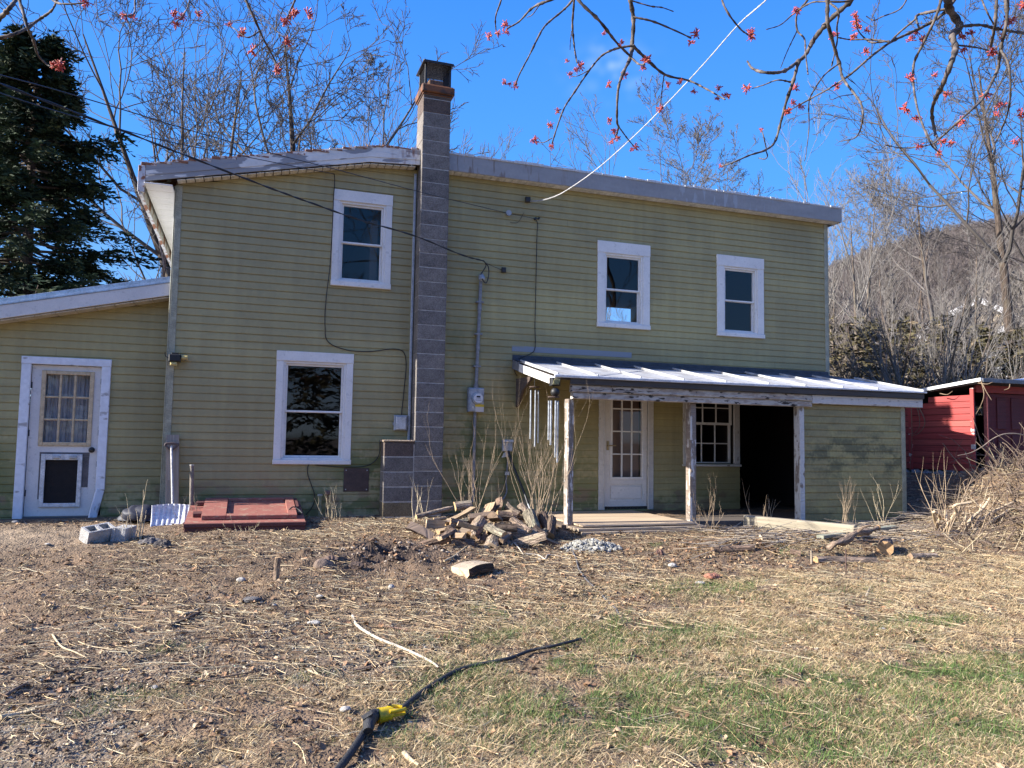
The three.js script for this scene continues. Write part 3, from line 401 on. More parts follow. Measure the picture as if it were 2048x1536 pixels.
// ---- chimney of concrete blocks
{
  const tB = texture(512, 512, (u, v) => { const n = fbm(u * 5, v * 5, 5, 251, 5), f = fbm(u * 70, v * 70, 2, 252, 70); const k = .62 + .5 * (n - .5) + .65 * (f - .45); return [k, k * .98, k * .97]; });
  const tBb = texture(512, 512, (u, v) => fbm(u * 60, v * 60, 3, 253, 60), false);
  const blockM = [[.175, .158, .142], [.148, .134, .122], [.195, .176, .158], [.16, .146, .134]].map((c) => new THREE.MeshStandardMaterial({ map: again(tB, 1.6), color: lin(...c.map((x) => x * 1.45)), bumpMap: again(tBb, 1.6), bumpScale: .006, roughness: .95 }));
  const sootM = new THREE.MeshStandardMaterial({ map: again(tB, 1.6), color: lin(.16, .12, .10), bumpMap: again(tBb, 1.6), bumpScale: .006, roughness: .95 }), mossM = new THREE.MeshStandardMaterial({ map: again(tB, 1.6), color: lin(.25, .20, .12), bumpMap: again(tBb, 1.6), bumpScale: .006, roughness: .95 });
  const mortar = grainy([.40, .375, .34], { bumpScale: .006 }, 3);
  const x0 = 2.224, x1 = 2.628, zf = .30, zb = -.106, yT = 5.99;
  const ch = part('chimney', [bx(x0 + .004, x1 - .004, -.1, yT, zb + .004, zf - .004), bx(1.809, x0, -.1, onZ(795, 884, zf).y - .03, .03, zf - .005)], mortar);
  const R = rngOf(9); let n = 0, yk = onZ(875, 100 + 305 / 3.072, zf).y; const e = .2045; while (yk > .1) yk -= e;
  for (let y = yk - e; y < yT - .05; y += e, n++) { const a = y + .003, b = Math.min(y + e - .004, yT); const m = y < 1.0 && R() < .45 ? mossM : b > yT - .15 ? sootM : blockM[Math.floor(R() * 4)]; const j = (R() - .5) * .007; part('concrete_block', bx(x0 + j, x1 + j, a, b, zb, zf + (R() - .5) * .004, .006), m, ch); }
  const yS = onZ(795, 884, zf).y; for (let y = yS; y > -.1; y -= e) part('concrete_block', bx(1.805, x0 - .008, y - e + .0045, y - .0045, .026, zf + (R() - .5) * .004, .008), y > yS - .1 ? sootM : R() < .3 ? mossM : blockM[1 + Math.floor(R() * 2)], ch);
  part('ledge_cap', bx(1.79, x0 - .005, yS + .001, yS + .028, .024, zf + .012, .01), grainy([.36, .27, .19], { bumpScale: .01 }, 3), ch);
  const rust = new THREE.MeshStandardMaterial({ map: texture(256, 256, (u, v) => mix3([.19, .075, .03], [.07, .04, .03], ss(.4, .6, fbm(u * 6, v * 6, 5, 261)))), roughness: .75, metalness: .2 });
  part('crown', [bx(x0 - .028, x1 + .045, yT + .03, yT + .135, zb - .05, zf + .05, .012), bx(x0 - .010, x1 + .02, yT + .002, yT + .029, zb - .02, zf + .015, .004), bx(x0 - .012, x1 + .03, yT + .136, yT + .155, zb - .02, zf + .02, .006)], rust, ch);
  const c0 = x0 + .015, c1 = x1 + .0, yc = yT + .156, yh = onZ(870, 124, .36).y;
  part('flue_tile', bx(c0 + .09, c1 - .09, yc, yc + .13, zb + .11, zf - .11, .01), grainy([.34, .20, .13]), ch);
  part('cap_post', [[c0, zf - .02], [c1 - .03, zf - .02], [c0, zb + .02], [c1 - .03, zb + .02]].flatMap(([x, z]) => [bx(x, x + .03, yc, yh, z - .012, z + .012, .003)]), M.dark, ch);
  const wires = []; for (const z of [zf - .03, zb + .03]) { for (let x = c0 + .03; x < c1 - .03; x += .02) wires.push(bx(x, x + .004, yc + .001, yh, z - .002, z + .002)); for (let y = yc + .02; y < yh; y += .02) wires.push(bx(c0 + .03, c1 - .03, y, y + .004, z - .0045, z - .0025)); }
  for (const x of [c0 + .01, c1 - .014]) { for (let z = zb + .05; z < zf - .04; z += .02) wires.push(bx(x, x + .004, yc + .001, yh, z, z + .004)); for (let y = yc + .02; y < yh; y += .02) wires.push(bx(x + .0045, x + .0065, y, y + .004, zb + .03, zf - .03)); }
  tag(part('wire_mesh', wires, std([.035, .033, .033], { roughness: .6, metalness: .4 }), ch), null, null, null, 'stuff');
  part('hood', [bx(x0 - .02, x1 + .02, yh, yh + .022, zb - .07, zf + .06, .006), bx(x0 - .03, x1 + .03, yh - .02, yh + .001, zf + .05, zf + .065, .003), bx(x0 + .10, x1 - .14, yh + .0225, yh + .10, .02, .18, .01)], std([.03, .028, .03], { roughness: .5, metalness: .4 }), ch);
}
// ---- side wing with the dog door
const WZ = -.30;
{
  const a = onZ(0, 638, -.02), b = onZ(343, 591, -.02), slope = (b.y - a.y) / (b.x - a.x), wy = (x) => b.y + slope * (x - b.x);
  const sl = onZ(46, 716, WZ), d = { x0: sl.x, x1: onZ(224, 722, WZ).x, y0: -.03, y1: onZ(130, 716, WZ).y };
  const hole = shrink(d, .04);
  const ww = part('wing_wall', pierced([[-8, -.2], [XL, -.2], [XL, wy(XL) - .01], [-8, wy(-8) - .01]], [{ ...hole, y0: -.19 }], WZ - .14, WZ), M.room);
  siding(ww, -5.2, XL - .031, onZ(280, 500 + 640 / 2.56, WZ).y, (x) => wy(x) - .004, [hole], WZ, sidM);
  part('wing_shell', [bx(-8, -7.86, -.2, 1.6, -5, WZ - .141), bx(-8, XL - .04, -.2, 1.6, -5.1, -5), bx(-8, XL - .04, -.2, -.03, -4.99, WZ - .141)], M.room);
  const wf = (d0, d1, z0, z1) => prism([[-8, wy(-8) + d0], [XL - .031, wy(XL) + d0], [XL - .031, wy(XL) + d1], [-8, wy(-8) + d1]], z0, z1, .002);
  part('wing_fascia', [wf(0, .165, -.045, -.022)], std([.74, .70, .65], { map: again(tSoft, 1), roughness: .45 }), house, 'white fascia board of the side wing');
  part('wing_roof', [wf(.168, .19, -5.2, -.012), wf(.1905, .205, -5.2, -.03), wf(.2055, .272, -5.2, -.12)], grainy([.46, .49, .54], { roughness: .28, metalness: .7, bumpScale: .001 }, 1), house, 'galvanised sheet roof of the side wing');
  const sofm = grainy([.58, .53, .44], { roughness: .55 }); const so = part('wing_soffit', wf(-.001, .012, WZ + .02, -.046), sofm);
  for (let x = -4.5; x < XL - .2; x += .22) part('soffit_panel', beam(V3(x, wy(x) - .010, -.17), V3(x + .212, wy(x + .212) - .010, -.17), .23, .016, .003), sofm, so);
  // door set
  const t = .105, fr = part('side_door', [bx(d.x0, d.x0 + t, d.y0, d.y1 - t * .9, WZ + .002, WZ + .05, .005), bx(d.x1 - t, d.x1, d.y0 + .38, d.y1 - t * .9, WZ + .002, WZ + .05, .005), bx(d.x0 - .004, d.x1 + .004, d.y1 - t * .9, d.y1, WZ + .002, WZ + .054, .005), beam(V3(d.x1 - t / 2, d.y0 + .38, WZ + .026), V3(d.x1 - t / 2 - .07, d.y0 + .02, WZ + .05), .05, t * .9, .006)], new THREE.MeshStandardMaterial({ map: again(peeling([.70, .71, .74], [.36, .34, .33], .33, 271, 512, 6, 20), .6), roughness: .55 }), house, 'white side door with nine panes above and a pet flap below');
  const p0 = d.x0 + t + .004, p1 = d.x1 - t - .004, q0 = d.y0 + .05, q1 = d.y1 - t * .9 - .006, dz = WZ - .03;
  // glass part of the door
  const PX = (px, py) => onZ(px, py, dz + .02), g0 = onZ(83.5, 822, dz + .03), g1 = onZ(182, 822, dz + .03), gy1 = onZ(130, 745, dz + .03).y, gy0 = onZ(130, 889, dz + .03).y;
  const gl = { x0: g0.x + .0, x1: g1.x, y0: gy0, y1: gy1 }, f0 = onZ(80, 960, dz + .03).x, f1 = onZ(163, 960, dz + .03).x, fy1 = onZ(120, 908, dz + .03).y, fy0 = onZ(120, 1014, dz + .03).y;
  const doorPaint = new THREE.MeshStandardMaterial({ map: again(tSoft, 1), color: lin(.78, .74, .69), roughness: .5 });
  part('slab', sheet(p0, p1, q0, q1, dz - .02, dz + .022, [gl, { x0: f0 + .03, x1: f1 - .03, y0: fy0 + .04, y1: fy1 - .03 }]), doorPaint, fr);
  const tan = grainy([.50, .38, .23], { roughness: .5, bumpScale: .001 }, 3), gs = [], m = .026;
  gs.push(bx(gl.x0 - .02, gl.x0 + .03, gl.y0 - .02, gl.y1 + .02, dz + .0225, dz + .045, .006), bx(gl.x1 - .03, gl.x1 + .02, gl.y0 - .02, gl.y1 + .02, dz + .0225, dz + .045, .006), bx(gl.x0 + .03, gl.x1 - .03, gl.y1 - .03, gl.y1 + .02, dz + .0225, dz + .044, .006), bx(gl.x0 + .03, gl.x1 - .03, gl.y0 - .02, gl.y0 + .03, dz + .0225, dz + .044, .006));
  part('glazing_frame', gs, tan, fr);
  const gw = (gl.x1 - gl.x0 - .06) / 3, gh = (gl.y1 - gl.y0 - .06) / 3; for (let i = 1; i < 3; i++) { part('muntin', bx(gl.x0 + .03 + i * gw - m / 2, gl.x0 + .03 + i * gw + m / 2, gl.y0 + .03, gl.y1 - .03, dz + .0, dz + .040, .006), tan, fr); }
  for (let i = 1; i < 3; i++) for (let k = 0; k < 3; k++) part('muntin', bx(gl.x0 + .03 + k * gw + (k ? m / 2 : 0), gl.x0 + .03 + (k + 1) * gw - (k < 2 ? m / 2 : 0), gl.y0 + .03 + i * gh - m / 2, gl.y0 + .03 + i * gh + m / 2, dz, dz + .036, .006), tan, fr);
  for (let i = 0; i < 3; i++) for (let k = 0; k < 3; k++) { const p = new THREE.PlaneGeometry(gw - m, gh - m); p.translate(gl.x0 + .03 + (k + .5) * gw, gl.y0 + .03 + (i + .5) * gh, dz + .012); part('pane', p, M.glass, fr); }
  // sheer curtain, gathered
  const cg = new THREE.PlaneGeometry(gl.x1 - gl.x0 + .1, gl.y1 - gl.y0 + .1, 120, 4); { const p = cg.attributes.position; for (let i = 0; i < p.count; i++) p.setZ(i, .014 * Math.sin(p.getX(i) * 95 + Math.sin(p.getX(i) * 31) * 2 + p.getY(i) * .8) + .006 * Math.sin(p.getX(i) * 230)); cg.computeVertexNormals(); cg.translate((gl.x0 + gl.x1) / 2, (gl.y0 + gl.y1) / 2, dz - .06); }
  part('curtain', cg, new THREE.MeshPhysicalMaterial({ color: lin(.40, .40, .42), roughness: 1, transmission: .3, thickness: 0, side: THREE.DoubleSide }), fr);
  part('knob', [(() => { const g = new THREE.SphereGeometry(.030, 16, 12); g.scale(1, 1, .7); g.translate(p1 - .07, onZ(197, 900, dz).y, dz + .07); return g.toNonIndexed(); })(), (() => { const g = new THREE.CylinderGeometry(.035, .037, .012, 18); g.rotateX(Math.PI / 2); g.translate(p1 - .07, onZ(197, 900, dz).y, dz + .03); return g.toNonIndexed(); })(), (() => { const g = new THREE.CylinderGeometry(.012, .012, .04, 10); g.rotateX(Math.PI / 2); g.translate(p1 - .07, onZ(197, 900, dz).y, dz + .045); return g.toNonIndexed(); })()], std([.05, .045, .04], { metalness: .6, roughness: .4 }), fr);
  for (const y of [q0 + .25, q0 + 1.0, q1 - .3]) { part('hinge', bx(p0 - .02, p0 + .012, y, y + .08, dz + .0221, dz + .034, .003), M.dark, fr); }
  for (const y of [q0 + .62, q0 + 1.02, q1 - .22]) part('strike_plate', bx(p1 - .008, p1 + .014, y, y + .07, dz + .0221, dz + .034, .003), M.dark, fr);
  // pet flap
  const gap = std([.05, .045, .045]); part('scuffed_border', [bx(f0 - .022, f1 + .075, fy1 - .03, fy1 + .022, dz + .0222, dz + .0262), bx(f1 + .001, f1 + .072, fy1 - .42, fy1 - .031, dz + .0222, dz + .0258), bx(f0 - .02, f0 + .001, fy0 + .1, fy1 - .031, dz + .0222, dz + .0254)], grainy([.12, .105, .10]), fr);
  part('pet_flap_frame', [bx(f0, f0 + .05, fy0, fy1, dz + .0265, dz + .05, .004), bx(f1 - .05, f1, fy0, fy1, dz + .0265, dz + .05, .004), bx(f0 + .05, f1 - .05, fy1 - .075, fy1, dz + .0265, dz + .05, .004), bx(f0 + .05, f1 - .05, fy0, fy0 + .05, dz + .0265, dz + .05, .004)], grainy([.58, .58, .58], { metalness: .35, roughness: .45, bumpScale: .002 }, 3), fr);
  part('pet_flap', bx(f0 + .052, f1 - .052, fy0 + .055, fy1 - .078, dz + .004, dz + .016, .003), grainy([.012, .009, .008], { roughness: .9 }, 3), fr);
  for (const k of [.28, .68]) part('flap_clip', bx(lerp(f0, f1, k), lerp(f0, f1, k) + .085, fy1 - .055, fy1 - .022, dz + .0505, dz + .075, .005), M.steel, fr);
  part('threshold', bx(d.x0 + .11, d.x1 - .11, d.y0 - .02, d.y0 + .045, WZ - .05, WZ + .06, .006), std([.06, .06, .065], { roughness: .6 }), fr);
}
// ---- porch: floor, posts, beam, metal roof, door, window, end wall
const PZ = 1.6;
{
  const oldWhite = (amount, seed, rep = .8, up = false) => new THREE.MeshStandardMaterial({ map: again(peeling([.56, .53, .49], [.22, .175, .14], amount, seed, 512, up ? 34 : 7, up ? 5 : 30), rep), bumpMap: again(tWoodBump, .7), bumpScale: .006, roughness: .8 });
  const rx0 = 3.75, rx1 = 9.88, yB = 2.27, yF = 1.905, zF = 1.75, ry = (z) => lerp(yB, yF, z / zF);
  // roof: separate sheets between standing seams, flashing along the wall, house shade put into its dark tone
  const tRoof = texture(512, 512, (u, v) => { const c = .31 + .20 * fbm(u * 5, v * 5, 4, 281, 5) + .12 * (fbm(u * 60, v * 60, 2, 282, 60) - .5); const r = ss(.62, .7, fbm(u * 9, v * 9, 4, 285, 9)); return mix3([c, c, c * 1.01], [.28, .255, .23], r * .6); });
  const rm = new THREE.MeshStandardMaterial({ map: tRoof, roughness: .5, metalness: .0, bumpMap: again(tGrainBump, 2), bumpScale: .003 });
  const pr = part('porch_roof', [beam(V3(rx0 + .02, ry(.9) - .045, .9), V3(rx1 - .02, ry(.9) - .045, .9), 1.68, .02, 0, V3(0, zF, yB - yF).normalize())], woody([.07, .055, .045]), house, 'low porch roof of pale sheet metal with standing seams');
  const up = V3(0, zF, yB - yF).normalize(), seams = [rx0, ...[1114, 1191, 1269, 1346, 1424, 1491, 1560, 1625].map((px) => onZ(px, 735 + (px - 1114) * .035, .3).x), rx1].filter((x, i, a) => !i || x > a[i - 1] + .2);
  for (let i = 0; i < seams.length - 1; i++) { const xm = (seams[i] + seams[i + 1]) / 2, z0 = .30, z1 = zF - .005; part('roof_sheet', beam(V3(xm, ry(z0) - .004 * (i % 2), z0 - .02 * (i % 3)), V3(xm, ry(z1) - .004 * (i % 2), z1 + .012 * (i % 2)), seams[i + 1] - seams[i] - .003, .007, .001), rm, pr); }
  for (const x of seams.slice(0)) part('roof_seam', beam(V3(clamp(x, rx0 + .02, rx1 - .02), ry(.29) + .018, .29), V3(clamp(x, rx0 + .02, rx1 - .02), ry(zF - .03) + .018, zF - .03), .022, .032, .004), rm, pr);
  part('wall_flashing', [beam(V3((rx0 + rx1 - .3) / 2, ry(.02) + .006, .024), V3((rx0 + rx1 - .3) / 2, ry(.32) + .004, .34), rx1 - rx0 - .3, .010, .001), bx(rx0 - .02, XR, yB - .03, yB + .07, .018, .028, .002)], grainy([.055, .062, .075], { bumpScale: .012, roughness: .7 }, 2), pr, 'tarred flashing between porch roof and wall, darkened for house shade');
  part('drip_edge', [bx(rx0 - .05, 7.35, yF - .026, yF + .010, zF + .005, zF + .028, .005), bx(7.36, rx1, yF - .018, yF + .006, zF - .004, zF + .016, .004)], grainy([.55, .55, .56], { roughness: .4, bumpScale: .001 }), pr);
  // left rake
  part('rake_board', [beam(V3(rx0 - .01, ry(.32) - .085, .32), V3(rx0 - .01, ry(zF - .05) - .085, zF - .05), .02, .11, .003)], M.white, pr);
  part('rake_board', [beam(V3(rx0 - .012, ry(.03) - .07, .03), V3(rx0 - .012, ry(.32) - .07, .318), .022, .13, .003)], grainy([.16, .165, .18], { bumpScale: .01 }), pr, 'dark bare end of the left rake');
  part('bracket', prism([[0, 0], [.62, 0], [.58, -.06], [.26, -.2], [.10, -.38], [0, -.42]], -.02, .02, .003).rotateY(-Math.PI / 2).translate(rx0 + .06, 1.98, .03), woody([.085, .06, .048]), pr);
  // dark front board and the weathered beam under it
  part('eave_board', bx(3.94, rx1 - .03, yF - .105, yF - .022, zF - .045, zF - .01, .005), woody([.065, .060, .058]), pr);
  const beamTex = texture(1024, 256, (u, v) => { const p = fbm(u * 40, v * 6, 4, 291), h = ss(.65, .71, fbm(u * 46, v * 9, 4, 294)), t = ss(.4, .56, p); let c = mix3([.33, .28, .24], [.46, .42, .37], t); c = mix3(c, [.03, .022, .018], h); return c.map((k) => k * (.85 + .3 * fbm(u * 120, v * 20, 2, 297))); });
  const px9 = onZ(1621, 790, PZ + .06).x;
  part('porch_beam', [bx(3.97, px9, yF - .20, yF - .106, PZ + .02, PZ + .10, .008), bx(4.0, px9 + .02, yF - .285, yF - .201, PZ - .02, PZ + .075, .008)], new THREE.MeshStandardMaterial({ map: again(beamTex, .22, 4), bumpMap: again(tWoodBump, .5), bumpScale: .01, roughness: .85 }), house, 'eroded white painted beam along the porch front');
  part('end_board', bx(px9 + .003, rx1 - .02, yF - .235, yF - .107, PZ + .02, PZ + .098, .006), oldWhite(.36, 301), house, 'white board over the porch end wall');
  // posts
  const posts = [[3.968, 4.052, -.06], [5.80, 5.893, -.1]];
  for (const [a, b, y] of posts) part('porch_post', bx(a, b, y, yF - .286, PZ - .13, PZ, .01), oldWhite(a < 5 ? .54 : .58, 310 + Math.round(a), .9, true), house, a < 5 ? 'left porch post with sunlit flaking paint' : 'middle porch post with flaking paint');
  const jx = onZ(1597, 900, PZ).x; part('porch_post', bx(jx, jx + .085, -.05, yF - .286, PZ - .1, PZ + .03, .006), oldWhite(.40, 320, .9, true), house, 'right porch post beside the end wall');
  // end wall in siding
  const ex0 = jx + .085, ew = part('end_wall', [bx(ex0, XR, -.3, yF - .236, PZ - .12, PZ - .001), bx(XR - .1, XR - .001, -.3, 1.95, .03, PZ - .121)], M.room);
  siding(ew, ex0, XR - .05, onZ(1700, 640 + 653 / 2.954, PZ).y, () => yF - .236, [], PZ, sidingMat(140, 0));
  const algae = ew.children[0].material; algae.map = texture(1024, 1024, (u, v) => { const x = lerp(FX0, FX1, u), y = lerp(FY0, FY1, v); let c = mix3([.34, .28, .105], [.27, .22, .09], ss(.3, .7, fbm(x * 3, y * 5, 4, 331))); const b = Math.exp(-(((y - .95) / .34) ** 2)) * 1.2 + .25 + .4 * Math.exp(-(((y - .1) / .25) ** 2)); const a = clamp(b * ss(.38, .74, fbm(x * 4 + 2, y * 9, 6, 335) * .7 + .3 * fbm(x * 45, y * 30, 3, 336))); return mix3(c, [.095, .085, .030], a * .85).map((k) => k * (.85 + .3 * fbm(x * 40, y * 30, 2, 337))); });
  part('corner_trim', [bx(XR - .05, XR + .02, -.1, yF - .236, PZ + .002, PZ + .024, .004), bx(XR + .021, XR + .038, -.1, yF - .25, PZ - .07, PZ + .02, .004)], grainy([.30, .285, .19], { roughness: .5 }));
  part('end_siding', Array.from({ length: 17 }, (_, i) => bx(XR + .0, XR + .018, i * YS + .0, i * YS + .096, .03, PZ - .071, .002)), sidM);
  // floor
  const fg = (z0, z1, y0, y1, n, a, b) => Array.from({ length: n }, (_, i) => [lerp(a, b, i / n), lerp(a, b, (i + 1) / n)]);
  const plankM = woody([.44, .33, .22], { roughness: .8 }, .5, 1), pf = part('porch_floor', [bx(3.9, 9.4, -.25, -.012, .03, PZ - .02)], woody([.12, .09, .07]));
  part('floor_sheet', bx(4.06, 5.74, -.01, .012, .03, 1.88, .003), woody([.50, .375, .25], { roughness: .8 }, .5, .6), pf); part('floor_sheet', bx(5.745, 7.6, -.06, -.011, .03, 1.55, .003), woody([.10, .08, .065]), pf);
  part('floor_edge', [bx(3.98, 5.85, -.06, -.022, 1.60, 1.93, .006), bx(4.02, 5.55, -.11, -.062, 1.7, 1.97, .006)], woody([.36, .28, .2]), pf);
  // door
  const D = doorP, wd = oldWhite(.25, 340, .7, true), t = .095, dr = part('porch_door', [bx(D.x0, D.x0 + t, D.y0, D.y1 - .1, .002, .04, .005), bx(D.x1 - t, D.x1, D.y0, D.y1 - .1, .002, .04, .005), bx(D.x0 - .01, D.x1 + .01, D.y1 - .1, D.y1, .002, .045, .005), bx(D.x0 + t - .02, D.x0 + t, D.y0, D.y1 - .1, .0405, .052, .004), bx(D.x1 - t, D.x1 - t + .02, D.y0, D.y1 - .1, .0405, .052, .004)], wd, house, 'white porch door with twelve small panes over one panel');
  const a0 = D.x0 + t + .003, a1 = D.x1 - t - .003, g = { x0: onZ(1224.5, 900).x, x1: onZ(1283.5, 900).x, y0: onZ(1250, 954).y, y1: 1.94 };
  const pnl = R4(onZ(1218.5, 968.5), onZ(1285, 1001));
  part('slab', sheet(a0, a1, D.y0 + .01, D.y1 - .105, -.045, .0, [g, pnl]), new THREE.MeshStandardMaterial({ map: again(tSoft, 1), color: lin(.78, .74, .69), roughness: .5 }), dr);
  part('moulding', [bx(g.x0 - .04, g.x0, g.y0 - .04, g.y1 + .03, .0005, .014, .004), bx(g.x1, g.x1 + .04, g.y0 - .04, g.y1 + .03, .0005, .014, .004), bx(g.x0, g.x1, g.y0 - .04, g.y0, .0005, .014, .004)], M.white, dr);
  const m = .02, gw = (g.x1 - g.x0) / 3, gh = (onZ(1250, 910).y - g.y0), rows = Math.round((g.y1 - g.y0) / gh);
  const H = (g.y1 - g.y0) / rows; for (let i = 1; i < 3; i++) part('muntin', bx(g.x0 + i * gw - m / 2, g.x0 + i * gw + m / 2, g.y0, g.y1, -.03, -.002, .003), M.white, dr);
  for (let j = 1; j < rows; j++) for (let i = 0; i < 3; i++) part('muntin', bx(g.x0 + i * gw + (i ? m / 2 : 0), g.x0 + (i + 1) * gw - (i < 2 ? m / 2 : 0), g.y0 + j * H - m / 2, g.y0 + j * H + m / 2, -.029, -.004, .003), M.white, dr);
  for (let j = 0; j < rows; j++) for (let i = 0; i < 3; i++) { const p = new THREE.PlaneGeometry(gw - m, H - m); p.translate(g.x0 + (i + .5) * gw, g.y0 + (j + .5) * H, -.018); part('pane', p, M.glass, dr); }
  const pn = pnl; part('panel', [bx(pn.x0 + .001, pn.x1 - .001, pn.y0 + .001, pn.y1 - .001, -.044, -.022), bx(pn.x0 + .03, pn.x1 - .03, pn.y0 + .03, pn.y1 - .03, -.0215, -.004, .014)], M.white, dr);
  const hy = onZ(1212, 890).y, brass = std([.35, .25, .12], { metalness: .8, roughness: .4 }); part('handle', [bx(a0 + .045, a0 + .085, hy - .08, hy + .06, .001, .012, .004), bx(a0 + .055, a0 + .19, hy - .016, hy + .002, .035, .05, .006), bx(a0 + .056, a0 + .074, hy - .016, hy + .002, .0125, .0345, .003)], brass, dr);
  part('blind', (() => { const p = new THREE.PlaneGeometry(g.x1 - g.x0, g.y1 - g.y0); p.translate((g.x0 + g.x1) / 2, (g.y0 + g.y1) / 2, -.10); return p; })(), std([.13, .085, .07], { side: THREE.DoubleSide }), dr);
  // six over six window
  const w = winP, ct = .11, win = part('window', [bx(w.x0, w.x0 + ct, w.y0 + .035, w.y1 - .1, .002, .04, .005), bx(w.x1 - ct, w.x1, w.y0 + .035, w.y1 - .1, .002, .04, .005), bx(w.x0 - .01, w.x1 + .01, w.y1 - .1, w.y1, .002, .045, .005)], oldWhite(.33, 350, .8, true), house, 'old six over six window under the porch');
  part('sill', bx(w.x0 - .012, w.x1 + .012, w.y0, w.y0 + .034, .002, .07, .005), oldWhite(.36, 352), win);
  const c0 = w.x0 + ct, c1 = w.x1 - ct, ym = onZ(1420, 849).y, d0 = w.y0 + .035, d1 = w.y1 - .1;
  for (const [y0, y1, z] of [[ym, d1, -.03], [d0, ym + .03, -.066]]) {
    part('sash', [bx(c0, c0 + .04, y0, y1, z - .03, z, .003), bx(c1 - .04, c1, y0, y1, z - .03, z, .003), bx(c0 + .04, c1 - .04, y1 - .035, y1, z - .03, z, .003), bx(c0 + .04, c1 - .04, y0, y0 + .035, z - .03, z, .003)], M.white, win);
    const pw = (c1 - c0 - .08) / 3, ph = (y1 - y0 - .07) / 2;
    part('muntin', [bx(c0 + .04 + pw - .009, c0 + .04 + pw + .009, y0 + .035, y1 - .035, z - .025, z - .004, .003)], M.white, win); part('muntin', [bx(c0 + .04 + 2 * pw - .009, c0 + .04 + 2 * pw + .009, y0 + .035, y1 - .035, z - .025, z - .004, .003)], M.white, win);
    for (let i = 0; i < 3; i++) part('muntin', bx(c0 + .04 + i * pw + (i ? .009 : 0), c0 + .04 + (i + 1) * pw - (i < 2 ? .009 : 0), y0 + .035 + ph - .009, y0 + .035 + ph + .009, z - .024, z - .006, .003), M.white, win);
    for (let i = 0; i < 3; i++) for (let j = 0; j < 2; j++) { const p = new THREE.PlaneGeometry(pw - .018, ph - .018); p.translate(c0 + .04 + (i + .5) * pw, y0 + .035 + (j + .5) * ph, z - .016); part('pane', p, M.glass, win); }
  }
}
